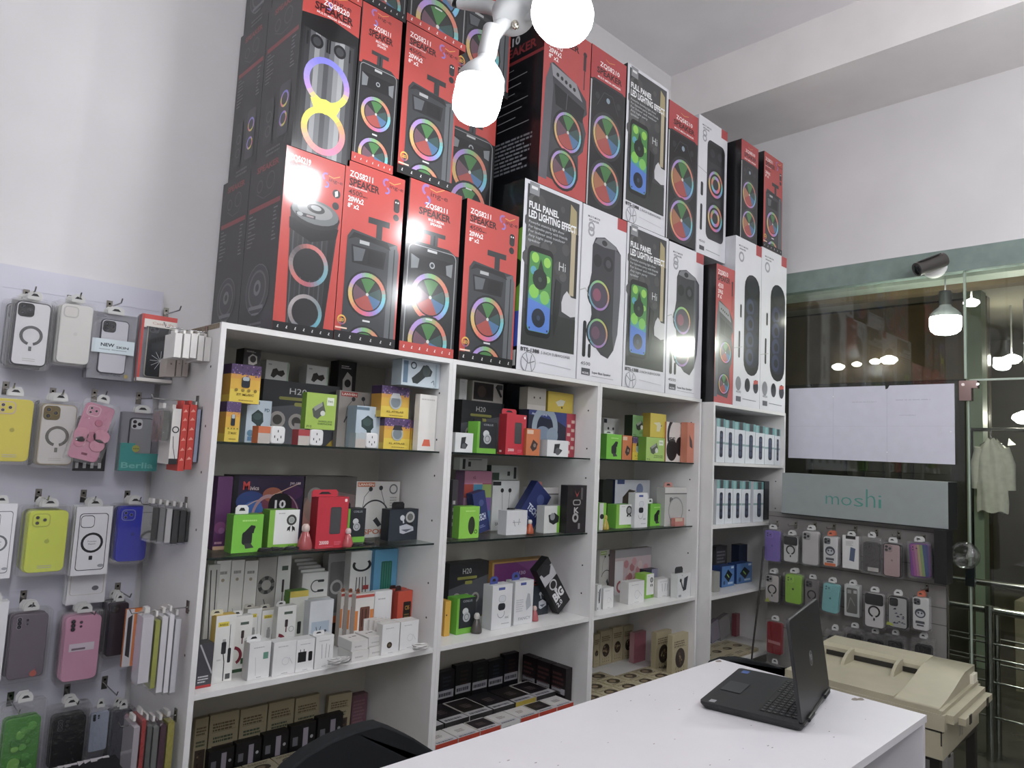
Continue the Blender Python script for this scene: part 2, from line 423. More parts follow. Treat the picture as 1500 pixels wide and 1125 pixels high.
def a_trolley(f, h=.54, num='ZQS8211'):
    """red carton, dark trolley speaker seen at an angle"""
    f.rect(0, 0, 1, 1, RD); titles(f, .07, .915, num); logo(f, .68, .945, .22)
    f.rr(.83, .79, .93, .87, .04, '#26262a'); f.ell(.88, .76, .05, '#26262a'); f.ell(.86, .85, .012, '#e8e8e8'); f.ell(.9, .85, .012, '#e8e8e8')
    f.rect(.42, .685, .78, .72, '#2b2d30'); f.rect(.56, .6, .66, .69, '#2b2d30')
    f.poly([(.1, .0), (.1, .58), (.17, .625), (.7, .605), (.93, .6), (.95, .56), (.95, 0)], '#33363a')
    f.poly([(.8, .0), (.8, .58), (.92, .6), (.97, .55), (.97, 0)], '#5c6064'); f.poly([(.88, .0), (.88, .57), (.9, .575), (.9, 0)], '#26282b')
    f.poly([(.12, .565), (.2, .61), (.76, .6), (.82, .56), (.7, .57), (.24, .585)], '#17181a'); f.rect(.3, .555, .46, .575, '#a8aaaa')
    f.poly([(.17, .54), (.75, .54), (.72, .44), (.2, .44)], '#16181b'); f.poly([(.2, .53), (.4, .53), (.36, .46), (.23, .45)], '#565b60')
    f.rect(.45, .45, .7, .53, '#0d0e10')
    driver(f, .48, .28, .31, w=.2); driver(f, .48, -.02, .29, w=.2)
    f.rect(.43, .125, .55, .135, '#cfd0d0')
    badge(f, .07+.03, .115); f.rect(0, 0, 1, .055, BK); icons(f, .027, 6, '#d8d8d8')
def a_front(f, num='ZQS8211', strip=RD):
    """black carton with a red head, speaker from the front"""
    f.rect(0, 0, 1, 1, BK); f.rect(.02, .62, 1, 1, RD); logo(f, .32, .962, .3)
    f.text(num, .52, .86, .03, '#f4eeee', w=.42, bold=.012, align='c'); f.text('SPEAKER', .5, .81, .042, '#3a0d10', w=.6, bold=.035, align='c')
    f.text('MULTI MEDIA', .53, .785, .016, '#f0e4e4', w=.3, align='c'); f.text('SPEAKER', .53, .763, .016, '#f0e4e4', w=.22, align='c')
    f.rect(.3, .7, .72, .725, '#35373a'); f.rect(.44, .645, .58, .705, '#3a3c40'); f.rect(.5, .645, .53, .705, BK)
    f.poly([(.03, .0), (.03, .58), (.1, .64), (.25, .645), (.8, .645), (.93, .62), (.97, .57), (.97, 0)], '#2a2c2f')
    f.rr(.055, -.1, .955, .625, .09, '#8d9092'); f.rr(.07, -.1, .94, .62, .08, '#202225'); f.rect(.4, .6, .58, .615, '#b8baba')
    f.poly([(.1, .57), (.9, .57), (.84, .48), (.16, .48)], '#0e0f11'); f.poly([(.11, .565), (.26, .545), (.24, .49), (.12, .48)], '#777c80'); f.poly([(.89, .565), (.76, .545), (.78, .49), (.88, .48)], '#777c80')
    f.ell(.5, .525, .05, '#9aa0a4'); f.ell(.5, .525, .03, '#22262a')
    driver(f, .5, .335, .36); driver(f, .5, .075, .36); f.rect(.44, .2, .56, .21, '#c8caca')
    f.rect(0, 0, 1, .055, strip); icons(f, .027, 7, '#e8e0e0')
def a_can(f):
    """red carton, big cylinder speaker"""
    f.rect(0, 0, 1, 1, RD); f.text('ZQS6219', .06, .93, .034, '#f4eeee', w=.35, bold=.03); f.text('SPEAKER', .06, .885, .036, '#3a0d10', w=.5, bold=.03)
    f.text('10Wx2', .08, .83, .03, '#f4eeee', w=.3, bold=.02); f.text('6.5" x2', .08, .795, .025, '#f4eeee', w=.26, bold=.02); logo(f, .68, .9, .22)
    f.ell(.88, .82, .07, '#26262a'); f.poly([(.85, .83), (.9, .84), (.91, .81), (.86, .8)], '#d8d8d8'); f.ell(.88, .75, .06, '#26262a')
    f.poly([(.14, .68), (.2, .05), (.82, .05), (.96, .68)], '#2c2d30')
    for i in range(8): f.poly([(.2+i*.08, .6), (.215+i*.078, .05), (.235+i*.078, .05), (.225+i*.08, .6)], '#35363a' if i % 2 else '#4a4c50')
    f.poly([(.8, .6), (.76, .05), (.82, .05), (.92, .62)], '#1a1b1e'); f.poly([(.13, .62), (.14, .56), (.5, .51), (.93, .56), (.96, .62)], '#101114')
    f.ring(.5, .38, .26, .33, ['#c86a62', '#c87a7a', '#78a0a8', '#68a0b0', '#b05a68', '#c86a62', '#8a8080', '#5a5558']); f.ell(.5, .385, .25, '#26262a')
    f.ring(.5, .12, .22, .28, ['#9a9090', '#788a90', '#5aa8b8', '#6a7a90', '#888'*0+'#8a8080', '#a8a0a0']); f.ell(.5, .12, .21, '#232326')
    f.ell(.55, .665, .42, '#1d1e20', ry=.22); f.ell(.55, .68, .40, '#6b6e70', ry=.19); f.ell(.54, .69, .3, '#8b8d8c', ry=.13); f.ell(.55, .7, .15, '#2a2c2e', ry=.07); f.ell(.55, .705, .09, '#a8aaaa', ry=.04)
    f.rect(.22, .64, .55, .66, '#33373a'); f.rect(.4, .645, .52, .655, '#9a8888'); f.ell(.29, .65, .05, '#a0a2a2', ry=.03)
    f.rect(0, 0, 1, .05, BK); icons(f, .025, 7, '#d8d8d8')
def a_eight(f):
    """red head, silver black column with a rainbow figure of eight"""
    f.rect(0, 0, 1, 1, BK); f.rect(0, .8, 1, 1, RD); logo(f, .4, .965, .32)
    f.text('ZQS8220', .34, .9, .034, '#f4eeee', w=.46, bold=.012); f.text('SPEAKER', .2, .855, .045, '#3a0d10', w=.68, bold=.035); f.text('MULTI MEDIA SPEAKER', .24, .835, .013, '#f0e4e4', w=.6)
    f.rect(.04, .0, .96, .79, '#202124')
    for i, c in enumerate(('#2a2b2e', '#55575a', '#8e9092', '#6b6d70', '#4b4c50', '#606266', '#85878a', '#9a9c9e', '#5b5d60', '#38393c')): f.rect(.08+i*.085, .0, .08+(i+1)*.085, .72, c)
    f.poly([(.02, .8), (.05, .72), (.5, .7), (.98, .74), (.98, .8), (.5, .83)], '#121315')
    for x in (.28, .68): f.ell(x, .66, .11, '#151618'); f.ell(x, .66, .07, '#3a3c40')
    for x in (.12, .46, .5, .86): f.rect(x-.015, .62, x+.015, .7, '#0e0f11')
    f.ring(.5, .44, .3, .4, ['#7d7ce0', '#7f82e4', '#9a8ae6', '#b98ae0', '#dede46', '#e0e03a', '#dede46', '#d8d850', '#b98ae0', '#a08ae6', '#8f86e6', '#7d7ce0'])
    f.ring(.5, .15, .28, .38, ['#e6de3c', '#e6de3c', '#f0a060', '#f08a8a', '#ee7a90', '#ec7aa0', '#ee7a90', '#f0908a', '#f0a88a', '#e6c050', '#e6de3c', '#e6de3c'])
    f.poly([(.24, .32), (.5, .34), (.76, .32), (.7, .27), (.5, .25), (.3, .27)], '#e6de3c')
def a_twin(f, num='ZQS8210'):
    """short red head over a black front with two large colour rings"""
    f.rect(0, 0, 1, 1, BK); f.rect(0, .79, 1, 1, '#b4383a'); f.text(num, .52, .895, .03, '#f4eeee', w=.56, bold=.012, align='c'); f.text('SPEAKER', .52, .845, .038, '#3a0d10', w=.72, bold=.03, align='c')
    f.text('MULTI MEDIA SPEAKER', .52, .815, .013, '#f4eeee', w=.66, align='c'); f.line([(.4, .955), (.5, .945), (.66, .96)], .012, '#d89040')
    f.rr(.03, -.1, .97, .8, .08, '#2b2c2f'); f.rr(.05, -.1, .95, .785, .07, '#18191b')
    f.line([(.2, .64), (.38, .74), (.62, .74), (.8, .64)], .012, '#3f4246'); f.ell(.5, .7, .05, '#8aa0b0'); f.ell(.2, .7, .06, '#2c2f33'); f.ell(.8, .7, .06, '#2c2f33')
    for cy in (.47, .17): f.ell(.5, cy, .44, '#2f3234'); f.ring(.5, cy, .33, .38, HUE); fan(f, .5, cy, .32, op=0)
    f.rect(0, 0, .035, .78, '#b8b9ba')
def a_angled(f):
    """red carton, grey karaoke tower turned to one side"""
    f.rect(0, 0, 1, 1, '#bb4442'); f.text('ZQS8210', .08, .93, .034, '#f4eeee', w=.54, bold=.012); f.text('SPEAKER', .08, .885, .038, '#3a0d10', w=.66, bold=.035)
    f.text('4500', .1, .83, .036, '#ead0d0', w=.28, bold=.02); f.text('20Wx2', .1, .79, .03, '#f4eeee', w=.26, bold=.02); f.text('8" x2', .1, .755, .026, '#f4eeee', w=.2, bold=.02)
    f.rect(.84, .8, .9, .9, '#3a2a2e'); f.rect(.86, .68, .88, .8, '#3a2a2e'); f.ell(.87, .9, .04, '#3a2a2e')
    f.poly([(.08, .06), (.13, .72), (.2, .74), (.7, .69), (.93, .62), (.96, .54), (.86, .5), (.95, .42), (.9, .3), (.8, .26), (.82, .12), (.7, .04)], '#3c3d42')
    f.poly([(.0, .04), (.06, .62), (.16, .74), (.22, .6), (.16, .04)], '#5a5a62'); f.poly([(.16, .73), (.2, .66), (.85, .6), (.7, .69)], '#8b8b90')
    for i in range(5): f.ell(.3+i*.09, .68-i*.008, .03, '#26262a')
    f.poly([(.24, .62), (.9, .56), (.86, .47), (.28, .5)], '#17181b'); f.line([(.52, .6), (.5, .5)], .012, '#55585c')
    f.ell(.56, .37, .33, '#1f2023'); f.ring(.56, .37, .25, .29, HUE); fan(f, .56, .37, .24); f.ell(.5, .14, .31, '#1f2023'); f.ring(.5, .14, .23, .27, HUE); fan(f, .5, .14, .22)
def a_panel(f):
    """white bordered poster carton with the glowing green panel speaker and a guitar"""
    f.rect(0, 0, 1, 1, '#d9d9e0'); f.rect(.05, .13, .95, .98, '#3c3e40')
    r = random.Random(4)
    for i in range(26):
        x = r.uniform(.1, .85); y = r.uniform(.45, .93); f.ell(x, y, r.uniform(.04, .12), '#%02x%02x%02x' % ((r.randint(58, 92),)*3), n=9)
    f.rect(.05, .13, .95, .32, '#2c302e'); f.rect(.08, .93, .24, .995, '#8a8c90'); f.rect(.11, .96, .21, .975, '#e0e0e0')
    for i, (t, w) in enumerate((('Powerful stunning light show', .6), ('For karaoke party with friends', .66), ('For indoor and outdoor', .62), ('Any night party', .4), ('speaker', .2))): f.text(t, .09, .775-i*.024, .015, '#b8bcbe', w=w, bold=.01)
    f.poly([(.79, .96), (.9, .93), (.92, .8), (.86, .76), (.78, .82)], '#a89a6a'); f.rect(.82, .45, .9, .82, '#b8aa88'); f.rect(.9, .42, .95, .8, '#241f1c')
    f.text('FULL PANEL', .08, .855, .036, '#eceef0', w=.5, bold=.035); f.text('LED LIGHTING EFFECT', .08, .805, .04, '#eceef0', w=.82, bold=.035)
    f.poly([(.58, .52), (.68, .5), (.66, .35), (.58, .2), (.55, .3)], '#1d1f20'); f.poly([(.72, .44), (.78, .47), (.86, .44), (.95, .44), (.95, .34), (.86, .33), (.7, .35), (.69, .4)], '#c9c9cc')
    f.text('Hi', .62, .57, .05, '#c8cccc', w=.12, bold=0)
    f.rr(.1, .185, .52, .66, .07, '#0d0f12'); f.rr(.13, .21, .5, .63, .05, '#3f8a3a')
    f.poly([(.13, .4), (.5, .36), (.5, .24), (.47, .212), (.16, .212), (.13, .24)], '#4a7ad0'); f.poly([(.13, .42), (.5, .4), (.5, .35), (.13, .38)], '#3c9a9a')
    for x, y, q, c in ((.22, .6, .06, '#8fce3c'), (.42, .59, .06, '#8fce3c'), (.2, .53, .05, '#4aa0b8'), (.4, .4, .08, '#74c04a'), (.22, .42, .08, '#7cc83a'), (.44, .5, .04, '#86c850')): f.ell(x, y, q, c)
    f.poly([(.31, .6), (.37, .54), (.42, .52), (.2, .52), (.27, .54)], '#173418'); f.ell(.31, .49, .12, '#12241a'); f.ell(.31, .285, .11, '#101c30'); f.ell(.31, .49, .03, '#3a4a40'); f.ell(.31, .285, .03, '#30405a')
    for x in (.17, .46): f.ell(x, .225, .012, '#10204a')
    f.text('BTS-1388', .05, .1, .02, '#2a2a30', w=.3, bold=.03); f.text('5 INCH SUBWOOFER', .38, .1, .016, '#4a4a52', w=.5, bold=.0)
    f.ell(.18, .045, .12, '#8a8c92'); f.ell(.18, .045, .11, '#d2d3da'); f.line([(.08, .07), (.18, .04), (.28, .055)], .012, '#7a7c82'); f.line([(.14, .0), (.17, .05), (.14, .09)], .012, '#7a7c82'); f.line([(.24, .0), (.21, .05), (.23, .085)], .012, '#7a7c82')
    f.line([(.36, .055), (.9, .045)], .004, '#9a9aa2')
def a_white(f, tall=True):
    """white carton, charcoal tower with two rings, red corner flap"""
    f.rect(0, 0, 1, 1, '#dcdce2'); f.rect(0, 0, .012, 1, '#9a9aa0'); f.rect(.78, .93, 1, 1, '#b83c3e')
    f.text('MULTI MODE', .12, .935, .012, '#2c2c30', w=.26); f.text('SPEAKER', .14, .915, .012, '#2c2c30', w=.22)
    f.ring(.2, .885, .04, .07, '#9a9aa0', n=14); f.ring(.2, .855, .04, .07, '#9a9aa0', n=14)
    f.poly([(.24, .78), (.3, .83), (.5, .85), (.76, .82), (.88, .78), (.9, .55), (.86, .3), (.78, .2), (.66, .145), (.5, .16), (.3, .22), (.22, .3), (.27, .38), (.24, .46), (.2, .55), (.24, .62)], '#33343a')
    f.poly([(.74, .8), (.88, .78), (.9, .55), (.86, .3), (.78, .2), (.74, .3)], '#5a5b62'); f.poly([(.28, .8), (.34, .83), (.52, .845), (.74, .82), (.8, .8), (.5, .79)], '#74767a'); f.ell(.5, .815, .06, '#26272b', ry=.04)
    f.ell(.36, .7, .09, '#1d1e22'); f.ell(.6, .7, .11, '#1d1e22'); f.ell(.6, .7, .06, '#45464c')
    for cy, q in ((.5, .25), (.28, .24)): f.ell(.42, cy, q*1.05, '#24252a', ry=q*.9); f.ring(.42, cy, q*.76, q*.9, ['#8ac06a', '#c8b85a', '#c88a6a', '#9a86c0', '#a86ab0', '#5aa0a8', '#6a90b8', '#7ab08a'], k=.95); f.ell(.42, cy, q*.72, '#4a3f52')
    f.ell(.37, .5, .09, '#8a4a62'); f.ell(.37, .28, .09, '#6a4a60')
    f.line([(.0, .5), (.12, .52), (.2, .48)], .012, '#a8aca4')
    f.rr(.1, .13, .17, .335, .03, '#1c1d22'); f.rr(.22, .13, .28, .21, .03, '#1c1d22'); f.ell(.25, .23, .015, '#1c1d22')
    f.text('4500', .08, .085, .02, '#4a4a52', w=.2, bold=0); f.rect(.1, .03, .28, .068, '#4a4a52'); f.text('MODEL', .12, .036, .012, '#dcdce2', w=.14); f.text('Super Bass Speaker', .32, .045, .013, '#4a4a52', w=.42); f.line([(.32, .03), (.8, .028)], .006, '#9a9aa2')
def a_ring_white(f):
    """white carton, charcoal front view with two rings"""
    f.rect(0, 0, 1, 1, '#dcdce2'); f.rect(.78, .93, 1, 1, '#b83c3e'); f.text('MULTI MODE', .12, .935, .012, '#2c2c30', w=.3); f.text('SPEAKER', .14, .915, .012, '#2c2c30', w=.22)
    f.ring(.2, .885, .04, .07, '#9a9aa0', n=14); f.ring(.2, .85, .04, .07, '#9a9aa0', n=14)
    f.rr(.3, .13, .92, .86, .12, '#2a2b30'); f.rr(.34, .7, .88, .84, .08, '#1a1b1f'); f.ell(.48, .77, .08, '#2e3036'); f.ell(.74, .77, .08, '#2e3036')
    for cy in (.55, .3): f.ell(.61, cy, .3, '#1a1b1f'); f.ring(.61, cy, .2, .25, HUE); f.ring(.61, cy, .1, .16, HUE[::-1]); f.ell(.61, cy, .1, '#26272c')
    f.rr(.1, .17, .17, .36, .03, '#1c1d22'); f.rr(.1, .42, .18, .52, .03, '#1c1d22'); f.line([(0, .62), (.3, .6)], .012, '#a8aca4'); f.text('4500', .08, .085, .018, '#4a4a52', w=.2, bold=0); f.rect(.1, .03, .26, .06, '#4a4a52'); f.line([(.32, .045), (.8, .042)], .01, '#7a7a82')
def a_column(f):
    """white carton, black column with four drivers and three round icons"""
    f.rect(0, 0, 1, 1, '#dcdce2'); f.rect(.78, .935, 1, 1, '#b83c3e'); f.text('MULTI MODE', .12, .945, .01, '#2c2c30', w=.34); f.text('SPEAKER', .14, .927, .01, '#2c2c30', w=.24); f.ring(.22, .885, .06, .1, '#9a9aa0', n=14)
    f.rr(.36, .19, .95, .8, .27, '#15161c')
    f.ell(.66, .73, .22, '#23242a', ry=.2)
    for cy in (.6, .5, .4, .3): f.ell(.66, cy, .26, '#1f2436', ry=.2); f.ell(.58, cy, .15, '#343c5c', ry=.16); f.ell(.6, cy, .08, '#14161f')
    f.rr(.16, .28, .22, .44, .03, '#1c1d22'); f.rr(.2, .52, .26, .6, .03, '#1c1d22'); f.line([(0, .33), (.3, .35)], .01, '#a8aca4')
    for x, c in ((.18, '#85868c'), (.52, '#2a2a30'), (.84, '#2a2a30')): f.ell(x, .13, .1, c, ry=.13)
    f.poly([(.75, .14), (.93, .15), (.93, .17), (.76, .165)], '#c05048'); f.text('4500', .1, .075, .014, '#4a4a52', w=.18, bold=0); f.rect(.1, .025, .28, .055, '#5a5a62'); f.line([(.34, .045), (.86, .042)], .012, '#7a7a82')
def s_black(f, kind=0, seed=1):
    """plain black side with red title and columns of small print"""
    f.rect(0, 0, 1, 1, '#131216'); f.text('SPEAKER', .2, .925, .035, '#8c2c30', w=.62, bold=.03)
    f.ring(.32, .84, .07, .09, '#45454a', n=10); f.ring(.62, .85, .1, .12, '#45454a', n=12); f.line([(.25, .8), (.45, .76), (.66, .77), (.75, .82)], .012, '#45454a')
    f.rect(.06, .7, .94, .728, '#8c2c30')
    r = random.Random(seed)
    for i in range(9):
        y = .675-i*.022; f.rect(.08, y, .08+r.uniform(.08, .25), y+.006, '#707076'); f.rect(.78, y-.003, .78+r.uniform(.05, .12), y+.004, '#707076')
    if kind == 0:
        f.ell(.5, .24, .33, '#5a5a60'); f.ell(.5, .24, .315, '#26252a'); f.ring(.5, .24, .22, .25, '#55555a', n=24); f.ell(.5, .25, .1, '#6a6a70'); f.ell(.5, .25, .05, '#1b1b1f'); f.rect(.3, .13, .7, .15, '#707076'); f.rect(.4, .1, .6, .11, '#707076')
    else:
        f.rr(.56, .1, .86, .42, .05, '#3a3b40'); f.ring(.71, .32, .08, .11, HU2); f.ring(.71, .2, .07, .1, HU2[::-1]); f.rr(.16, .1, .42, .38, .05, '#26272b'); f.ring(.29, .27, .06, .08, '#4a4a50', n=12); f.ring(.29, .18, .06, .08, '#4a4a50', n=12)
    f.lines(.3, .7, .02, .07, 2, '#606066', seed)
def s_spec(f):
    f.rect(0, 0, 1, 1, '#121318'); f.text('8210', .1, .9, .05, '#d0d0d0', w=.4, bold=.03); f.text('SPEAKER', .05, .83, .055, '#8c2c30', w=.8, bold=.03); f.rect(.0, .78, 1, .8, '#8c2c30')
    for i in range(8): f.line([(.1, .74-i*.05), (.1+.3+.4*((i*37) % 10)/10, .745-i*.05)], .012, '#8a8c90')
    f.lines(.08, .9, .12, .33, 9, '#7a7c82', 3)
def s_green(f):
    f.rect(0, 0, 1, 1, '#0e1012'); f.poly([(.35, .45), (.6, .7), (1, .74), (1, .3), (.5, .3)], '#6a9a20'); f.ell(.45, .76, .1, '#8a8c8c'); f.poly([(.4, .3), (1, .3), (1, .12), (.5, .1)], '#3a50b0'); f.ell(.85, .5, .2, '#1c2a10')
    f.rect(.9, .02, .98, .1, '#b8b8b8')
def carton(art, x0, x1, z0, z1, y, d, label, side=None, sk=0, group='speaker cartons stacked on top of the shelving', body=BK, rz=0, name='speaker_carton'):
    m = MB(); w = x1-x0; h = z1-z0
    m.box((0, 0, 0), (w, d, h), body)
    art(fFront(m, w, h)); 
    if side:
        sf = fLeft(m, d, h); (side(sf, sk) if side is s_black else side(sf))
    o = m.build(name, GLOSS, None, (x0, y, z0), (0, 0, rz)); tag(o, label, 'box', group); return o
g = .0015
L1z, T4 = 1.8255, 1.8115
# lowest row
carton(a_can, .918, 1.120, L1z, 2.395, 2.0, .25, 'red speaker carton with a big black cylinder speaker, leftmost of the lowest row', s_black, 0)
carton(a_trolley, 1.1225, 1.354, L1z, 2.418, 2.0, .25, 'red trolley speaker carton right beside the cylinder speaker carton, lowest row')
carton(a_front, 1.372, 1.61, L1z, 2.435, 2.0, .25, 'black and red carton with front view speaker, lowest row, red strip at its foot')
carton(lambda f: a_trolley(f), 1.636, 1.908, L1z, 2.437, 2.0, .25, 'red trolley speaker carton leaning beside the first white guitar poster carton')
carton(a_panel, 1.931, 2.288, L1z, 2.607, 2.0, .33, 'larger guitar poster carton with green glowing speaker, nearest one in the lowest row', s_green)
carton(a_white, 2.292, 2.612, L1z, 2.605, 2.0, .33, 'white carton with charcoal twin speaker, between the two lower guitar poster cartons', body='#c8c8ce')
carton(a_panel, 2.616, 2.958, L1z, 2.607, 2.0, .33, 'second guitar poster carton with green speaker in the lowest row, above the third shelf unit')
carton(a_white, 2.962, 3.292, L1z, 2.60, 2.0, .33, 'white carton with charcoal twin speaker, right of both lower guitar poster cartons', body='#c8c8ce')
carton(a_angled, 3.318, 3.512, T4, 2.553, 1.937, .3, 'red speaker carton standing on the rightmost unit beside two tall white cartons')
carton(a_column, 3.516, 3.816, T4, 2.757, 1.937, .3, 'tall white carton with black column speaker, left of two on the rightmost unit', body='#c8c8ce')
carton(a_column, 3.82, 4.140, T4, 2.765, 1.937, .3, 'tall white carton with black column speaker, far right end of the lowest row', body='#c8c8ce')
# behind the lowest row on the left, and the second row
carton(a_front, .918, 1.12, L1z, 2.385, 2.252, .225, 'black speaker carton behind the cylinder speaker carton, only its side showing, lowest row', s_black, 0)
carton(a_eight, .932, 1.135, 2.397, 2.945, 2.0, .25, 'carton with a rainbow figure of eight speaker, leftmost of the second row', s_black, 1)
carton(a_front, .932, 1.13, 2.387, 2.94, 2.252, .225, 'black speaker carton behind the figure of eight carton, its side showing, second row', s_black, 1)
carton(a_front, 1.1385, 1.30, 2.42, 2.972, 2.0, .25, 'narrow black and red speaker carton beside the rainbow figure of eight carton')
carton(lambda f: a_trolley(f), 1.318, 1.556, 2.4375, 2.985, 2.0, .25, 'red trolley speaker carton in the second row, just left of the hanging bulb')
carton(a_front, 1.64, 1.90, 2.4385, 2.98, 2.16, .25, 'black speaker carton set back behind the hanging bulb, second row')
carton(a_angled, 2.005, 2.306, 2.609, 3.352, 2.0, .3, 'large red karaoke speaker carton right of the bulb, its black printed side showing', s_spec)
carton(a_twin, 2.311, 2.567, 2.607, 3.355, 2.0, .3, 'black carton with two colour rings and red head, beside the red karaoke carton')
carton(a_panel, 2.577, 2.922, 2.609, 3.38, 2.0, .33, 'guitar poster carton in the upper row, right of the twin ring carton')
carton(a_twin, 2.930, 3.205, 2.609, 3.335, 2.0, .3, 'black carton with two colour rings and red head, right of the upper guitar poster carton')
carton(a_ring_white, 3.214, 3.513, 2.602, 3.365, 2.0, .3, 'white carton with charcoal double ring speaker, the only white one of that print, upper row', body='#c8c8ce')
carton(a_twin, 3.56, 3.757, 2.7585, 3.33, 1.937, .2, 'dim red and black carton standing second from the right end of the upper row')
carton(lambda f: a_trolley(f), 3.83, 4.07, 2.7665, 3.35, 1.937, .2, 'dim red trolley speaker carton at the right end of the upper row')
# top row, mostly above the picture
carton(a_front, .94, 1.137, 2.947, 3.48, 2.0, .25, 'top row speaker carton over the figure of eight carton, red strip at its foot', s_black, 1)
carton(a_front, .94, 1.135, 2.942, 3.46, 2.252, .225, 'black speaker carton at the back of the top row, highest on the far left', s_black, 0)
carton(lambda f: a_front(f, strip=BK), 1.14, 1.312, 2.974, 3.5, 2.0, .25, 'speaker carton of the top row with a black icon strip at its foot')
carton(a_front, 1.315, 1.585, 2.987, 3.5, 2.0, .25, 'black top row carton with a large colour ring, left of the lamp holder')
carton(lambda f: a_trolley(f), 1.64, 1.93, 2.982, 3.5, 2.13, .25, 'red top row carton with a round yellow badge, set back behind the lamp holder')
# ---------------------------------------------------------------- lamps
def at(u, v, t): return CAM + ray(u, v)*t
white_pl = mat('lamp_white', '#a9aaab', rough=.45)
glow = mat('bulb_glow', '#fafcff', rough=.4, emit=BULB_E)
def aim(p, d):
    q = Vector(d).to_track_quat('Z', 'Y'); M = q.to_matrix().to_4x4(); M.translation = p; return M
def bulb(parent, tip, base, r, gm=glow, socket=white_pl):
    """LED bulb from its socket end to the tip"""
    tip, base = Vector(tip), Vector(base); L = (tip-base).length; M = aim(base, tip-base)
    k = MB(); k.lathe([(r*.36, 0), (r*.4, L*.02), (r*.4, L*.3), (r*.36, L*.33)], '#ffffff', M=M, n=24)
    s = k.build('socket', socket, parent)
    k = MB(); k.lathe([(r*.34, L*.3), (r*.4, L*.36), (r*.75, L*.45), (r*.97, L*.53), (r, L*.6)], '#ffffff', M=M, n=32)
    bb = k.build('bulb', white_pl, parent)
    k = MB(); k.lathe([(r, L*.6), (r*1.0, L*.8), (r*.93, L*.9), (r*.7, L*.965), (r*.35, L*.993), (.0001, L)], '#ffffff', M=M, n=32)
    d = k.build('diffuser', gm, bb); tag(d, 'glowing white diffuser'); return bb
lp = empty('ceiling_lamp', (0, 0, 0)); tag(lp, 'white multi headed lamp holder with two lit bulbs hanging before the speaker cartons', 'lamp')
hub = at(752, 22, 2.04)
k = MB(); hm = aim(hub, Vector((-.1, -.35, -.9)))
k.lathe([(.0001, -.03), (.055, -.03), (.06, -.02), (.06, .015), (.05, .026), (.02, .032), (.0001, .033)], '#ffffff', M=hm, n=28)
k.build('hub', white_pl, lp)
k = MB(); k.lathe([(.01, .03), (.01, .05), (.002, .056), (.0001, .056)], '#c8c0b0', M=hm, n=10); k.build('screw', METAL, lp)
k = MB(); k.tube([hub+Vector((0, 0, .02)), hub+Vector((0, 0, .4)), Vector((hub.x, hub.y, ZC))], .009, '#ffffff'); k.build('rod', white_pl, lp)
k = MB(); k.lathe([(.0001, ZC-.03), (.05, ZC-.03), (.055, ZC), (.0001, ZC)], '#ffffff', M=Matrix.Translation((hub.x, hub.y, 0)), n=20); k.build('ceiling_rose', white_pl, lp)
k = MB(); k.tube([hub, at(733, 38, 2.03), at(722, 52, 2.02)], .022, '#ffffff'); k.build('arm', white_pl, lp)
k = MB(); k.tube([hub, at(775, 20, 2.03), at(792, 18, 2.04)], .024, '#ffffff'); k.build('arm', white_pl, lp)
k = MB(); k.tube([hub, at(715, 10, 2.1), at(672, 2, 2.12)], .02, '#ffffff'); k.build('arm', white_pl, lp)
bulb(lp, at(692, 179, 2.0), at(722, 40, 2.025), .068)
bulb(lp, at(834, 30, 1.83), at(800, -2, 2.06), .078)
bulb(lp, at(560, -70, 2.2)+Vector((0, -.05, .12)), at(672, 2, 2.12), .068, gm=mat('unlit_diffuser', '#e9e9e6', rough=.4))
lp2 = empty('ceiling_lamp', (2.93, -.19, 2.6)); tag(lp2, 'white bulb lamp hanging nearer the counter, out of view', 'lamp')
k = MB(); k.tube([(0, 0, .2), (0, 0, ZC-2.6)], .006, '#ffffff'); k.build('cord', white_pl, lp2)
bulb(lp2, (0, 0, -.07), (0, 0, .2), .07, gm=mat('bulb_glow_far', '#fafcff', emit=LAMP_E))
bulb(lp2, (-.1, .12, .48), (0, 0, .24), .07, gm=mat('bulb_glow_far'))  # extra bulb added to this lamp, aimed up to brighten the ceiling
# hall pendant
hp = at(1385, 470, 3.975)
ph = empty('pendant_lamp', hp); tag(ph, 'lit bulb on a thin cord hanging just outside the shop glass', 'lamp')
k = MB(); k.tube([(0, 0, .12), (.003, 0, .24), (0, 0, .42)], .004, '#e0e0e0'); k.build('cord', white_pl, ph)
bulb(ph, (0, 0, -.08), (0, 0, .17), .078, gm=mat('bulb_glow_hall', '#fffdf2', emit=HALL_E), socket=mat('dark_socket', '#3c3c3a', rough=.5))
fill_lamp = empty('ceiling_lamp', (-.4, -1.3, 2.75)); tag(fill_lamp, 'added fill lamp with white bulbs, unseen behind the viewer', 'lamp')  # invented lamp, put in to fill the shade and lift the ceiling
k = MB(); k.tube([(0, 0, .2), (0, 0, ZC-2.75)], .006, '#ffffff'); k.build('cord', white_pl, fill_lamp)
bulb(fill_lamp, (0, 0, -.07), (0, 0, .2), .07, gm=mat('bulb_glow_far'))
bulb(fill_lamp, (.05, .33, .27), (0, 0, .22), .07, gm=mat('bulb_glow_far'))
bulb(fill_lamp, (-.15, -.2, .42), (0, 0, .22), .07, gm=mat('bulb_glow_far'))
bulb(fill_lamp, (.12, .2, .48), (0, 0, .22), .07, gm=mat('bulb_glow_far'))
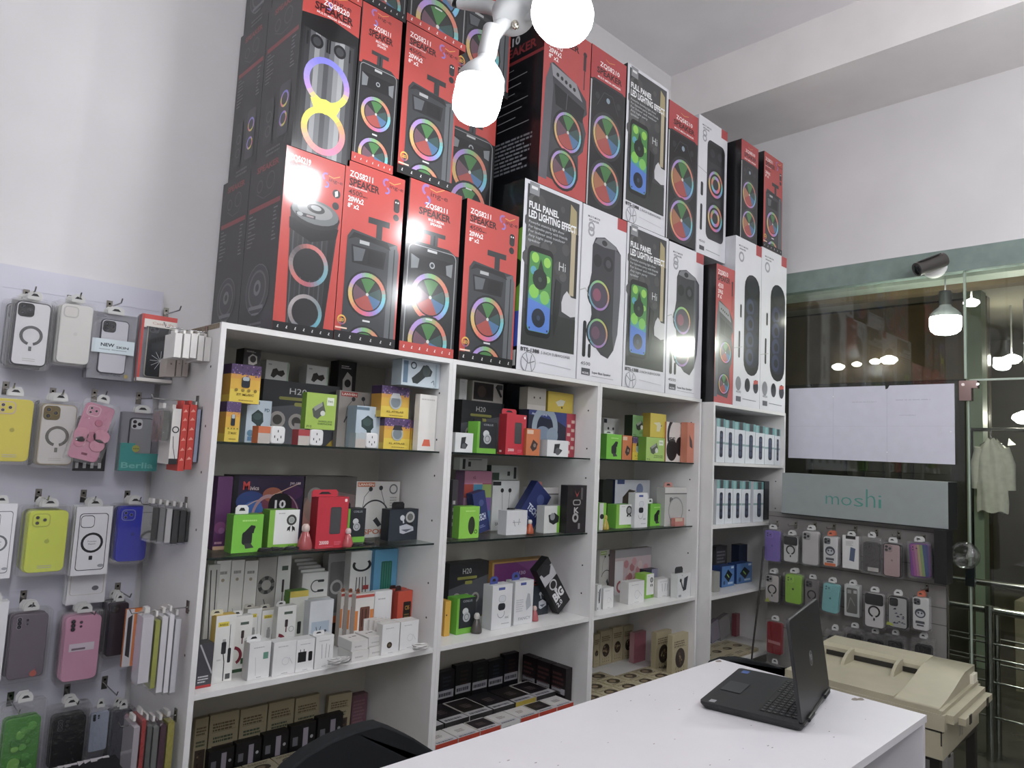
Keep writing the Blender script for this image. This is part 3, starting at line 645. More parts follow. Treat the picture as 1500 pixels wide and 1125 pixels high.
# ---------------------------------------------------------------- right wall: board, security camera, outside
b = MB(); q0 = atX(1156.5, 569.4, XW); q1 = atX(1399.5, 680, XW)
b.box((XW-.006, q1.y, q1.z-.002), (XW-.002, q0.y, q0.z), '#d6d6e4')
f = Face(b, (XW-.006, q0.y, q1.z), (0, q1.y-q0.y, 0), (0, 0, q0.z-q1.z))
for x in (.3, .63): f.line([(x, 0), (x, 1)], .003, '#c6c6d6')
f.line([(0, .45), (1, .47)], .002, '#cacad8')
f.lines(.68, .95, .8, .84, 1, '#c0c0d0', 2, .3); f.lines(.42, .58, .78, .82, 1, '#c4c4d2', 3, .3); f.lines(.7, .8, .6, .64, 1, '#c4c4d2', 4, .3)
for x, y in ((.3, .87), (.63, .12), (.98, .4)): f.ell(x, y, .004, '#f0f0f4')
f.poly([(.62, 1), (.645, 1), (.635, .96), (.622, .95)], '#20221f')
o = b.build('whiteboard', CARD); tag(o, 'large blank white sheet board fixed to the glass front', 'board')
cc = empty('security_camera', atX(1370, 392, XW)); tag(cc, 'small dark security camera on a white disc base over the glass front', 'security camera')
c0 = Vector(cc.location)
k = MB(); k.lathe([(.0001, 0), (.06, 0), (.062, .012), (.045, .026), (.0001, .03)], '#e8e8e6', M=aim(Vector((0, 0, 0)), (-1, 0, 0)), n=24); k.build('base', PLASTIC, cc)
k = MB(); k.tube([(-.015, 0, 0), (-.05, .01, .01)], .012, '#d8d8d6'); k.build('bracket', PLASTIC, cc)
p0 = atX(1383, 380, XW-.04)-c0; p1 = atX(1343, 395, XW-.15)-c0
k = MB(); k.tube([p0, p0.lerp(p1, .5), p1], .038, '#4a4644', n=18); k.build('housing', PLASTIC, cc)
k = MB(); k.lathe([(.0001, .001), (.026, .001), (.03, -.002)], '#15151a', M=aim(p1, p1-p0), n=16); k.build('lens', SHINY, cc)
k = MB(); d = (p1-p0).normalized(); k.box((-.06, -.035, 0), (.06, .035, .005), '#3d3937')
s_ = k.build('sunshade', PLASTIC, cc); s_.matrix_local = Matrix.Translation(p0.lerp(p1, .62)+Vector((0, 0, .036))) @ Vector(d).to_track_quat('X', 'Z').to_matrix().to_4x4()
# corner fitting of the door glass and the bolts on the header
k = MB(); a0 = atX(1405, 558, XW); a1 = atX(1432, 590, XW)
k.box((XW-.004, a1.y+.0, a0.z-.04), (XW+.04, a0.y, a0.z), '#8a7470'); k.box((XW-.004, a0.y-.055, a0.z-.105), (XW+.04, a0.y, a0.z-.04), '#8a7470')
for y, z in ((a0.y-.018, a0.z-.02), (a0.y-.085, a0.z-.02)): k.poly([(XW-.0045, y-.008*math.cos(t), z+.008*math.sin(t)) for t in [i*math.pi/4 for i in range(8)]], '#e8e0dc')
o = k.build('door_hinge_fitting', METAL); tag(o, 'reddish metal corner fitting clamped on the glass door joint', 'fitting')
kp = atX(1421, 812, XW+.02)
kn = empty('round_glass_knob', kp); tag(kn, 'round clear glass door knob on the glass door', 'knob')
k = MB(); k.lathe([(.0001, 0), (.018, 0), (.016, .03), (.045, .04), (.068, .058), (.07, .07), (.045, .09), (.0001, .098)], '#c8cac6', M=aim(Vector((0, 0, 0)), (-1, .1, 0)), n=28); k.build('grip', clearmat('knob_glass', tint=(.8, .82, .8), amount=.14, rough=.04), kn)
k = MB(); k.box((-.012, -.02, -.16), (.016, .02, -.06), '#6a7a7e'); k.build('lock_case', METAL, kn)
# outside passage
pp = atX(1420, 640, 6.65); pq = atX(1440, 640, 6.65)
YP = pp.y+.02
st = lambda n, bx, m: struct(n, bx, m)
dk = mat('passage_floor', '#5c574e', rough=.25, noise=.3, nscale=4)
st('floor_passage', [((XW+.03, -3, -.05), (9.4, 8, -.001))], dk)
st('ceiling_passage', [((XW+.1, -3, 3.0), (9.4, 8, 3.05))], mat('passage_ceiling', '#8c887a', rough=.8))
st('trim_2', [((XW+.35, -3, 2.63), (XW+.5, 8, 2.70))], mat('pale_rail', '#a9b3a6', rough=.4, noise=.2, nscale=8))
st('trim_3', [((XW+.6, -3, 2.62), (XW+.7, 8, 2.98))], mat('olive_fascia', '#6b5b40', rough=.7, noise=.3, nscale=3))
st('wall_passage', [((6.9, YP-.1, 0), (7.0, 8, 3.0))], mat('dark_shutter', '#4a463c', rough=.2, noise=.35, nscale=2, bump=.2))
st('wall_far', [((9.3, -3, 0), (9.4, 8, 3.0))], mat('far_wall', '#77725f', rough=.6, noise=.3, nscale=2))
st('wall_passage_end', [((XW+.1, 7.9, 0), (9.4, 8, 3.0)), ((XW+.1, -3.1, 0), (9.4, -3, 3.0))], mat('far_wall'))
# shutter joints
for i, u in enumerate((1190, 1240, 1266, 1295, 1318, 1336)):
    p = atX(u, 520, 6.9)
    k = MB(); k.box((6.885, p.y-.012, 0), (6.899, p.y+.012, 2.62), '#211f1b'); tag(k.build('trim_%d' % (i+4), CARD), kind='structure')
st('trim_10', [((6.88, YP-.1, 2.3), (6.9, 8, 2.98))], mat('olive_fascia'))
# pillar and neighbouring clothes shop
st('wall_pillar', [((6.65, pq.y, 0), (6.8, YP, 3.0))], mat('pillar_paint', '#8d9a80', rough=.5, noise=.2, nscale=3))
rk = empty('clothes_rail', (6.64, 1.2, 0)); tag(rk, 'dark metal clothes rail in the shop across the passage', 'clothes rail')
k = MB(); k.tube([(0, .36, 1.86), (0, -1.6, 1.86)], .015, '#8a8a86'); k.build('rail', METAL, rk)
for y in (.36, -1.6):
    k = MB(); k.tube([(0, y, 0), (0, y, 1.86)], .018, '#3a3a38'); k.build('post', METAL, rk)
def garment(y, L, w, col, label, x=6.6, seed=1):
    r_ = random.Random(seed); g_ = empty('garment', (x, y, 1.84)); tag(g_, label, 'garment', 'clothes hanging in the shop across the passage')
    k = MB(); k.tube([(0, 0, .02), (0, .01, -.03), (0, 0, -.05)], .003, '#aaaaaa', n=6); k.tube([(0, -w*.4, -.11), (0, 0, -.05), (0, w*.4, -.11)], .004, '#aaaaaa', n=6); k.build('hanger', METAL, g_)
    k = MB(); rows = []
    for i in range(9):
        z = -.06-L*i/8; ww = w*(.16+.36*min(1, i/1.6))*(1+.03*math.sin(i*2)); row = []
        for j in range(28):
            a = 2*math.pi*j/28; row.append((.04*math.sin(a)*(1+.35*math.sin(6*a+i*.4)), ww*math.cos(a), z+.01*math.sin(5*a)))
        rows.append(row)
    k.grid(rows, col)
    k.build('cloth', mat('cloth', rough=.9, attr=True, noise=.15, nscale=20), g_)
    for sg in (-1, 1):
        k = MB(); k.tube([(0, sg*w*.38, -.13), (.02, sg*w*.52, -L*.45), (.03, sg*w*.53, -L*.8)], [.04, .045, .04], col, n=10); k.build('sleeve', mat('cloth'), g_)
pg = atX(1455, 700, 6.55)
garment(pg.y+.0, .56, .2, '#dcd8c4', 'cream hooded jacket on a hanger, nearest the pale pillar', 6.52, 3)
garment(pg.y-.3, .5, .1, '#4c423c', 'dark brown narrow top hanging right behind the cream jacket', 6.5, 4)
garment(pg.y-.5, .5, .11, '#6f8794', 'blue grey shirt on the rail, second after the cream jacket', 6.5, 5)
garment(pg.y-.74, .5, .13, '#9a9890', 'grey striped shirt at the very right edge of the picture', 6.5, 6)
st('trim_11', [((7.4, -3, 0), (7.45, 1.3, 1.55))], mat('dark_counter', '#15130f', rough=.5))
def roundlamp(u, v, x, r, label, e=18, cord=True):
    p = atX(u, v, x); g_ = empty('passage_lamp', p); tag(g_, label, 'lamp', None)
    k = MB(); k.lathe([(.0001, -r*.5), (r*.6, -r*.4), (r, 0), (r*.9, r*.3), (.3*r, r*.6)], '#ffffff', n=20); k.build('bulb', mat('far_bulb%d' % e, '#fff8e8', emit=e), g_)
    k = MB()
    if cord: k.tube([(0, 0, r*.6), (0, 0, max(.1, 3.0-p.z))], .006, '#cccccc', n=6); k.build('cord', PLASTIC, g_)
    else: k.tube([(0, 0, 0), (6.879-p.x if p.x < 6.879 else .02, 0, 0)], .012, '#3a3a36', n=8); k.build('bracket', PLASTIC, g_)  # invented holder for the globes that stand in for reflections
roundlamp(1482, 527, 7.4, .075, 'diamond shaped lit lamp seen high through the glass over the door', 60)
roundlamp(1503, 613, 7.2, .10, 'bright round lamp above the clothes at the right edge', 70)
roundlamp(1302, 528, 6.79, .075, 'largest of the blurred reflections built as glowing globes behind the white board', 4, False)  # this and the next three: blurred lamp reflections modelled as glowing globes
roundlamp(1282, 530, 6.80, .05, 'paired reflection built as a glowing globe, just left of the largest one', 4, False)
roundlamp(1255, 534, 6.80, .045, 'narrow reflection built as a glowing globe, middle of the row over the white board', 3, False)
roundlamp(1228, 538, 6.78, .06, 'slanting reflection built as a glowing globe, second in the row over the white board', 3, False)
roundlamp(1423, 444, 5.6, .05, 'flat lit ceiling lamp by the joint of the glass panes', 45)
k = MB(); 
for (u, v) in ((1471, 655), (1482, 648)): 
    p = atX(u, v, 7.3); k.poly([(p.x, p.y-.03, p.z-.02), (p.x, p.y+.03, p.z-.03), (p.x, p.y+.02, p.z+.035)][::-1], '#f0f0e8')
k.build('wall_glint', CARD); tag(bpy.data.objects['wall_glint'], 'small pair of painted white glints in the clothes shop below the lamp', 'sticker')  # flat white triangles stand in for glints of light
# steel railing outside
steel = mat('steel_tube', '#b9bab4', rough=.18, metal=1, noise=.1, nscale=30)
rl = empty('railing', (4.62, .9, 0)); tag(rl, 'polished steel handrail with twin posts outside the glass door', 'railing')
def rr_(name, pts, r, n=12):
    k = MB(); k.tube([(p[0]-4.62, p[1]-.9, p[2]) for p in pts], r, '#ffffff', n=n); return k.build(name, steel, rl)
rr_('handrail', [(4.62, 2.2, .775), (4.62, -.6, .772)], .019)
rr_('post', [(4.6, 1.006, .0), (4.6, 1.006, .80)], .021); rr_('post', [(4.66, .985, .0), (4.66, .985, .79)], .017)
for z in (.60, .52, .40, .22): rr_('bar', [(4.62, 2.2, z), (4.62, -.6, z)], .006, 8)
rl2 = empty('railing', (5.3, .9, 0)); tag(rl2, 'second steel railing farther off across the passage', 'railing')
for z, r in ((.83, .02), (.5, .007), (.35, .007)):
    k = MB(); k.tube([(0, 2.2, z), (0, -1.6, z)], r, '#ffffff'); k.build('handrail' if r > .01 else 'bar', steel, rl2)
for y in (.52, .35, -1.2):
    k = MB(); k.tube([(0, y, 0), (0, y, .83)], .015, '#ffffff'); k.build('post', steel, rl2)
st('trim_12', [((6.2, -3, 0), (6.9, 1.2, .62))], mat('khaki_step', '#8d8468', rough=.6, noise=.25, nscale=3))
# low shop furniture outside, bottom right corner
sb = empty('stool', (3.9, .42, 0)); tag(sb, 'low wooden stool with a tan seat at the bottom right corner', 'stool')
k = MB(); k.box((-.2, -.2, .40), (.22, .2, .44), '#8f7f58'); k.build('seat', CARD, sb)
for x in (-.18, .18):
    for y in (-.17, .17):
        k = MB(); k.box((x-.02, y-.02, 0), (x+.02, y+.02, .40), '#7d6f50'); k.build('leg', CARD, sb)
# ---------------------------------------------------------------- hanging phone case packs
prong_m = METAL
class Wall:
    """a vertical display surface; local x runs to the viewer's right, -y faces the viewer"""
    def __init__(s, kind, back): s.kind = kind; s.back = back
    def rot(s): return 0 if s.kind == 'Y' else -math.pi/2
    def box(s, u0, vt, u1, vb, off):
        um, vm = (u0+u1)/2, (vt+vb)/2; p = s.back-off
        f = atY if s.kind == 'Y' else atX
        a, b = f(u0, vm, p), f(u1, vm, p); zt, zb = f(um, vt, p).z, f(um, vb, p).z
        w = (b.x-a.x) if s.kind == 'Y' else (a.y-b.y)
        return a, w, zt, zb, p
    def pos(s, a, z, p): return Vector((a.x, p, z)) if s.kind == 'Y' else Vector((p, a.y, z))
WL = Wall('Y', 2.473); WR = Wall('X', 3.89)
def apple(k, x, z, s, col, y):
    k.slab([(x+s*.5*math.cos(t)*(1 if math.sin(t) < .6 else .9), z+s*.5*math.sin(t)) for t in [i*math.pi/6 for i in range(12)]], y, y+.0004, col)
    k.slab([(x, z+s*.5), (x+s*.25, z+s*.75), (x+s*.2, z+s*.5)], y, y+.0004, col)
def lens(k, x, z, r, y, ring='#3a3a3c'):
    for rr, c, yy in ((r, ring, .0), (r*.72, '#141518', .0006), (r*.3, '#4a5060', .0009)):
        k.slab([(x+rr*math.cos(t), z+rr*math.sin(t)) for t in [i*math.pi/6 for i in range(12)]], y-yy-.001, y, c)
def phone_case(parent, x, z, w, h, y, col, frame=None, cam='tri', camcol='#2a2b2e', ringc=None, logoc=None, extra=None, cut=None):
    """a phone case slab: x,z lower left; y is its front"""
    r = w*.15
    k = MB(); k.slab(rrect(x, z, x+w, z+h, r), y, y+.009, frame or col, lip=.0016)
    if frame: k.slab(rrect(x+w*.035, z+w*.035, x+w*.965, z+h-w*.035, r*.85), y-.0006, y+.001, col)
    yf = y-.0008
    if logoc: apple(k, x+w/2, z+h*.5, w*.13, logoc, yf)
    if extra: extra(k, x, z, w, h, yf)
    c = k.build('phone_case', SHINY if frame else PLASTIC, parent)
    cw = w*.46
    if cam == 'tri':
        k = MB(); X, Z = x+w*.06, z+h-w*.06-cw
        k.slab(rrect(X, Z, X+cw, Z+cw, cw*.26), yf-.0015, y, camcol, lip=.0008)
        for dx, dz in ((.28, .72), (.28, .28), (.72, .5)): lens(k, X+cw*dx, Z+cw*dz, cw*.18, yf-.0014, ring=('#8a7436' if camcol == '#6a5a2a' else '#3c3d40'))
        k.build('camera_block', SHINY, c)
    elif cam == 'hole':
        k = MB(); X, Z = x+w*.08, z+h-w*.08-cw*.86
        k.slab(rrect(X, Z, X+cw, Z+cw*.86, cw*.26), yf-.0005, y, cut or '#b9b6b2'); k.slab(rrect(X+cw*.07, Z+cw*.07, X+cw*.93, Z+cw*.79, cw*.2), yf-.0006, y, '#d4d0cc' if not cut else col)
        if cut:
            for dx, dz in ((.28, .6), (.28, .26), (.68, .45)): lens(k, X+cw*dx, Z+cw*dz, cw*.13, yf-.0006, ring=cut)
        k.build('camera_cutout', PLASTIC, c)
    elif cam == 'dots':
        k = MB()
        for i, (dx, dz, q) in enumerate(((.2, .1, .08), (.2, .22, .08), (.2, .34, .08), (.42, .14, .055), (.42, .27, .045))): lens(k, x+w*dx, z+h-w*dz*1.0-h*.02, w*q, yf, ring=camcol)
        k.build('camera_cutout', PLASTIC, c)
    if ringc:
        k = MB(); R0, R1 = w*.24, w*.33; n = 24; cz = z+h*.47
        for i in range(n):
            if i in (17, 18): continue
            a0, a1 = 2*math.pi*i/n, 2*math.pi*(i+1)/n
            k.slab([(x+w/2+q*math.cos(a), cz+q*math.sin(a)) for q, a in ((R0, a0), (R1, a0), (R1, a1), (R0, a1))], yf-.001, yf+.0005, ringc)
        k.slab([(x+w*.46, cz-R1*1.55), (x+w*.54, cz-R1*1.55), (x+w*.54, cz-R1*1.1), (x+w*.46, cz-R1*1.1)], yf-.001, yf+.0005, ringc)
        k.build('magnet_ring', METAL if ringc != '#17181b' else PLASTIC, c)
    return c
def hook(wall, u, v, label, length=.13, plate='#8f8b84', group='metal hooks of the wall display'):
    f = (atY if wall.kind == 'Y' else atX)(u, v, wall.back)
    h = empty('display_hook', f, (0, 0, wall.rot())); tag(h, label, 'hook', group)
    k = MB(); k.box((-.008, -.003, -.022), (.008, 0, .016), plate); k.poly([(-.003, -.0032, .003), (.003, -.0032, .003), (.003, -.0032, .009), (-.003, -.0032, .009)], '#1a1a1a'); k.build('plate', METAL, h)
    k = MB(); k.tube([(0, 0, -.006), (0, -length, -.006), (0, -length-.01, .006)], .002, '#b8b8b8', n=6); k.build('prong', METAL, h)
    return h
def _copytree(o, parent=None):
    c = o.copy(); COL.objects.link(c); c.parent = parent
    for ch in list(o.children): _copytree(ch, c)
    return c
def pack(wall, case, label, off=.12, cover=None, tab='arch', bag=BLISTER, style='case', stack=2, tilt=0, body='#d9d9dc', desc=None, group=None, step=.0195, jit=.003, tabc='#c8c8c6', cat='phone case', extra=None, art=None, **kw):
    """one hanging pack: case=(u0,vt,u1,vb) pixels of the case itself, cover = margin of the pack round it (fractions of width)"""
    a, w, zt, zb, p = wall.box(*case, off); h = zt-zb
    mx, mt, mb = cover or (.12, .12, .1)
    org = wall.pos(a, zt, p)
    rz = wall.rot()
    e = empty('phone_case_pack' if cat == 'phone case' else 'phone_accessory_box', org, (0, math.radians(tilt), rz))
    tag(e, label, cat, group or 'phone cases hanging on the wall display')
    if style == 'case':
        phone_case(e, 0, -h, w, h, .001, body, extra=extra, **kw)
        k = MB(); k.slab(rrect(-w*mx, -h-w*mb, w*(1+mx), w*mt, w*.1), -.0065, .0125, '#ffffff'); k.build('clear_pack', bag, e)
    elif style == 'box':
        k = MB(); k.box((0, 0, -h), (w, .013, 0), body)
        fc = Face(k, (0, 0, -h), (w, 0, 0), (0, 0, h)); 
        if art: art(fc)
        k.build('carton', CARD, e)
    elif style == 'window':
        phone_case(e, w*.2, -h+w*.14, w*.62, h*.82, .004, body, extra=extra, **kw)
        k = MB(); k.box((0, .0135, -h), (w, .0155, 0), kw.get('camcol') and '#9a9aa4' or '#c8c8cc')
        if art:
            pass
        k.build('backing_card', CARD, e)
        k = MB(); k.box((0, 0, -h), (w, .0135, 0), '#ffffff'); k.build('clear_pack', bag, e)
        if art:
            k = MB(); art(Face(k, (0, -.0003, -h), (w, 0, 0), (0, 0, h))); k.build('printed_sleeve', CARD, e)
    if tab:
        k = MB(); tw = min(w*.42, .045)
        top = w*mt if style == 'case' else 0
        k.slab([(w/2-tw/2, top-.002), (w/2+tw/2, top-.002), (w/2+tw/2, top+.012), (w/2+tw*.3, top+.022), (w/2-tw*.3, top+.022), (w/2-tw/2, top+.012)], .005, .0065, tabc)
        k.slab([(w/2-tw*.28, top+.008), (w/2+tw*.28, top+.008), (w/2+tw*.12, top+.015), (w/2-tw*.12, top+.015)], .0047, .0068, '#2a2a2c'); k.build('hang_tab', CARD, e)
    ords = ('first', 'second', 'third', 'fourth')
    for i in range(stack-1):
        c = _copytree(e)
        dx = R.uniform(-1, .3)*jit*(i+1); n = step*(i+1)
        c.location = org + (Vector((dx, n, R.uniform(-1, 1)*jit)) if wall.kind == 'Y' else Vector((n, -dx, R.uniform(-1, 1)*jit)))
        c['label'] = '%s pack behind the %s' % (ords[i], desc or label.split(',')[0])
    return e
def T(f, t, x, y, h, c, w=None, b=.02, al='l'): f.text(t, x, y, h, c, w=w, bold=b, align=al)
def small_print(k, x, z, w, h, yf, c='#b8b4b0'):
    for i in range(2): k.slab([(x+w*.32, z+h*(.1-i*.03)), (x+w*.68, z+h*(.1-i*.03)), (x+w*.68, z+h*(.11-i*.03)), (x+w*.32, z+h*(.11-i*.03))], yf-.0003, yf, c)
sp = small_print
# left display: hooks first
hk = [(38, 432, 'over the clear case with a silver ring'), (102, 440, 'over the plain white case'), (160, 448, 'over the pale carton with a name band'), (243, 458, 'over the red edged window box'),
      (8, 567, 'over the big yellow case'), (77, 576, 'over the gold camera case'), (138, 578, 'over the pink butterfly case'), (203, 582, 'over the teal boxed case'),
      (56, 724, 'over the lime yellow case'), (122, 725, 'over the white carton with a black ring'), (186, 726, 'over the royal blue case'), (34, 873, 'over the mauve grey case'),
      (172, 861, 'over the orange edged box'), (122, 885, 'over the pale pink case'), (15, 1022, 'over the green bagged case'), (153, 998, 'over the grey cases at the bottom'), (98, 1010, 'over the black bagged case')]
for u, v, d in hk: hook(WL, u, v, 'metal display hook with a punched plate, '+d)
pack(WL, (19, 442, 72, 536), 'clear phone case with black camera block and silver magnet ring, top row', body='#dcdcdf', frame='#3c3d40', camcol='#1f2022', ringc='#6c6d6f', extra=sp, stack=5, desc='top row clear ringed case')
pack(WL, (86, 446, 134, 533), 'plain white silicone phone case with a camera cutout, top row', body='#d8d7d2', cam='hole', logoc='#cfcdc8', stack=4, desc='plain white case')
def art_skin(f):
    f.rect(.03, .39, .97, .6, '#c6d4da'); T(f, 'NEW', .22, .49, .05, '#1c2a34', .3, .03); T(f, 'SKIN', .56, .475, .035, '#1c2a34', .28, .02); T(f, 'luxury exquisite', .2, .44, .016, '#5a6a72', .6)
    T(f, 'PROTECT NOW', .26, .05, .03, '#5a5c66', .46); f.ell(.84, .06, .05, '#9a8a50'); f.lines(.06, .3, .93, .97, 2, '#6a6a78', 2)
pack(WL, (132, 459, 199, 556), 'pale clear fronted box with a printed name band across its phone case', style='window', body='#c9c9d2', frame='#4c4d55', camcol='#26272a', cam='tri', art=art_skin, stack=3, cat='phone case', desc='pale name band box')
def art_red(f):
    f.rect(0, .93, 1, 1, '#d8504a'); f.rect(0, .8, .14, .93, '#e0dcd6'); f.rect(0, 0, .07, 1, '#c8473f'); f.rect(.07, .82, 1, .93, '#e4dfd6'); T(f, 'Case Life', .3, .86, .04, '#c8a89a', .6)
    for a in range(0, 360, 30): f.line([(.62, .32), (.62+.3*math.cos(math.radians(a)), .32+.3*f.asp*math.sin(math.radians(a)))], .012, '#c8ccd0')
    f.rect(0, 0, 1, .05, '#e0dcd6')
pack(WL, (204, 462, 256, 560), 'red and white window box with a black starburst phone case', style='window', body='#2c3136', frame='#b9b4aa', camcol='#4c5054', cam='tri', art=art_red, stack=3, tab=None, desc='red and white starburst box')
pack(WL, (-12, 584, 46, 676), 'large yellow silicone phone case cut by the left edge, second row', body='#d8c918', cam='hole', cut='#c8b0a4', logoc='#b0a418', extra=sp, stack=2, bag=BLISTER)
pack(WL, (57, 592, 110, 681), 'phone case with gold camera lenses and silver magnet ring, second row', body='#d0ccc8', frame='#b0a48a', camcol='#6a5a2a', ringc='#7c7a74', extra=sp, stack=4, desc='gold camera case')
def butterfly(k, x, z, w, h, yf):
    for cx, cz, rx, rz_, c in ((.18, .42, .26, .14, '#d890a8'), (.2, .3, .2, .1, '#cf8099'), (.84, .46, .3, .12, '#d88fa6'), (.8, .3, .26, .12, '#d88fa6'), (.52, .42, .17, .1, '#c46c88'), (.6, .68, .13, .06, '#c46c88')):
        k.slab([(x+w*(cx+rx*math.cos(t)), z+h*(cz+rz_*math.sin(t)*1.0)) for t in [i*math.pi/8 for i in range(16)]], yf-.005, yf, c, lip=.0015)
    k.slab([(x+w*.4, z+h*.09), (x+w*.6, z+h*.09), (x+w*.6, z+h*.13), (x+w*.4, z+h*.13)], yf-.0006, yf, '#8c3c58')
pack(WL, (124, 589, 168, 672), 'tilted pink phone case with a raised butterfly, second row', body='#d38aa4', cam='hole', cut='#e0b8c4', extra=butterfly, stack=1, tilt=13, off=.15, bag=BAG)
def art_blackcard(f):
    f.rect(.2, .25, .8, .85, '#c8c6c8'); f.lines(.25, .75, .35, .75, 5, '#8a8a90', 4)
    for i in range(4): f.rect(.05+i*.24, .05, .15+i*.24, .15, '#b8b8b8')
pack(WL, (111, 610, 157, 690), 'black printed backing card hanging under the pink butterfly case', style='box', body='#1c1a1e', art=art_blackcard, stack=1, off=.11, tab=None, cat='box')
def art_teal(f):
    f.rect(0, 0, 1, .3, '#2c8c86'); f.poly([(0, 0), (0, .47), (.38, .47), (.38, .28), (1, .3), (1, 0)], '#2c8f8a'); T(f, 'Berlia', .06, .05, .1, '#6ab0aa', .84, .02); f.ell(.4, .38, .1, '#a0a040'); T(f, 'new', .33, .37, .025, '#3a4a30', .16)
pack(WL, (177, 604, 233, 690), 'teal carded phone case box with grey case inside, second row', style='window', body='#8f9296', frame='#3a3c40', camcol='#cfd2d4', cam='tri', art=art_teal, stack=2, desc='teal carded box')
def art_ring(dark='#1b1c20', tx=True):
    def g(f):
        f.rr(.1, .07, .9, .9, .1, dark); f.rr(.12, .08, .88, .89, .09, '#dcdce0'); f.rr(.14, .69, .52, .87, .1, dark); f.rr(.155, .7, .505, .86, .09, '#dcdce0')
        f.ell(.5, .47, .31, dark); f.ell(.5, .47, .24, '#dcdce0'); f.rr(.45, .22, .55, .28, .02, dark)
        if tx: f.text('Protection', .38, .48, .022, '#8a8a92', w=.24); f.text('Magsafe', .4, .445, .018, '#8a8a92', w=.2)
        f.ell(.8, .13, .09, '#9a9ca4', ry=.05)
    return g
pack(WL, (-28, 738, 20, 848), 'white carton with a grey phone outline, cut by the left edge', style='box', body='#dadade', art=art_ring('#6a6c72'), stack=2, cat='box', desc='left edge white carton')
pack(WL, (39, 748, 97, 838), 'lime yellow silicone phone case, third row', body='#d4e018', cam='hole', cut='#b8c020', logoc='#a8b414', extra=sp, stack=4, desc='lime yellow case')
pack(WL, (108, 742, 161, 842), 'white carton printed with a black phone outline and ring', style='box', body='#dcdce0', art=art_ring(), stack=3, cat='box', desc='black ring carton')
def art_low(f): f.rr(.06, .25, .94, 1.4, .08, '#b8b2a4'); f.rr(.08, .26, .92, 1.4, .07, '#d8d8dc'); f.ell(.72, .42, .09, '#6a6c72', ry=.07)
pack(WL, (99, 832, 155, 884), 'white carton hanging low behind the black ring carton', style='box', body='#d8d8dc', art=art_low, stack=2, off=.06, cat='box', desc='low hung white carton')
pack(WL, (172, 743, 216, 822), 'royal blue silicone phone case, third row', body='#2430b8', cam='hole', cut='#8088c0', logoc='#20288c', stack=4, desc='royal blue case')
pack(WL, (14, 900, 67, 993), 'mauve grey phone case with scattered camera cutouts, fourth row', body='#6f6470', cam='dots', camcol='#8c8490', logoc=None, extra=lambda k, x, z, w, h, y: (apple(k, x+w*.72, z+h*.06, w*.2, '#c8604c', y)), stack=3, desc='mauve grey case')
pack(WL, (93, 903, 145, 996), 'pale pink phone case with a white sticker, fourth row', body='#d498b4', cam='dots', camcol='#b06c8a', extra=lambda k, x, z, w, h, y: (k.slab([(x+w*.15, z+h*.46), (x+w*.85, z+h*.46), (x+w*.85, z+h*.58), (x+w*.15, z+h*.58)], y-.0004, y, '#d8cdd8'), k.slab([(x+w*.22, z+h*.48), (x+w*.6, z+h*.48), (x+w*.6, z+h*.51), (x+w*.22, z+h*.51)], y-.0006, y, '#7c6c7c')), stack=4, desc='pale pink case')
pack(WL, (-30, 883, 7, 998), 'white carton at the left edge beside the mauve grey case', style='box', body='#d4d4d8', stack=2, cat='box', off=.13, desc='fourth row left edge carton')
pack(WL, (158, 884, 186, 960), 'dark plum phone case in a clear pack behind the orange box', body='#2c2230', cam='tri', stack=4, off=.10, desc='dark plum case')
def art_or(f): f.rect(.45, 0, 1, 1, '#e07a22'); f.rect(0, 0, .45, 1, '#cfccd0'); f.poly([(.12, .2), (.36, .15), (.36, .9), (.12, .85)], '#3a3438'); f.lines(.55, .9, .1, .5, 12, '#c06010', 3, .4)
pack(WL, (182, 892, 208, 975), 'narrow orange sided accessory box, fourth row', style='box', body='#c86a1c', art=art_or, stack=1, off=.16, cat='box', tab=None)
def scrunch(k, x, z, w, h, yf):
    r_ = random.Random(3)
    for i in range(16):
        cx, cz, q = r_.uniform(.15, .85), r_.uniform(.1, .85), r_.uniform(.08, .17)
        k.slab([(x+w*(cx+q*math.cos(t)), z+h*(cz+q*.5*math.sin(t))) for t in [j*math.pi/5 for j in range(10)]], yf-.006, yf, r_.choice(('#4f9a3a', '#62ac44', '#3f8434', '#7ab84a')), lip=.0015)
pack(WL, (4, 1052, 56, 1140), 'lumpy green bagged phone case, bottom row', body='#4c9438', cam='none', extra=scrunch, bag=BAG, cover=(.14, .5, .2), stack=2, off=.15, desc='green bagged case')
pack(WL, (76, 1050, 123, 1126), 'matte black phone case in a crinkled clear bag, bottom row', body='#161618', cam='dots', camcol='#5a5a5c', bag=BAG, cover=(.14, .35, .2), stack=3, off=.12, desc='black bagged case')
pack(WL, (131, 1044, 158, 1100), 'small pale blue phone case with dark camera holes, bottom row', body='#a8b2c6', cam='dots', camcol='#2c3038', bag=BAG, cover=(.12, .3, .2), stack=1, off=.10)
pack(WL, (163, 1042, 190, 1135), 'slate grey flat case beside the pale blue one, bottom row', body='#4c4e58', cam='none', bag=BAG, stack=3, off=.11, desc='slate grey case')
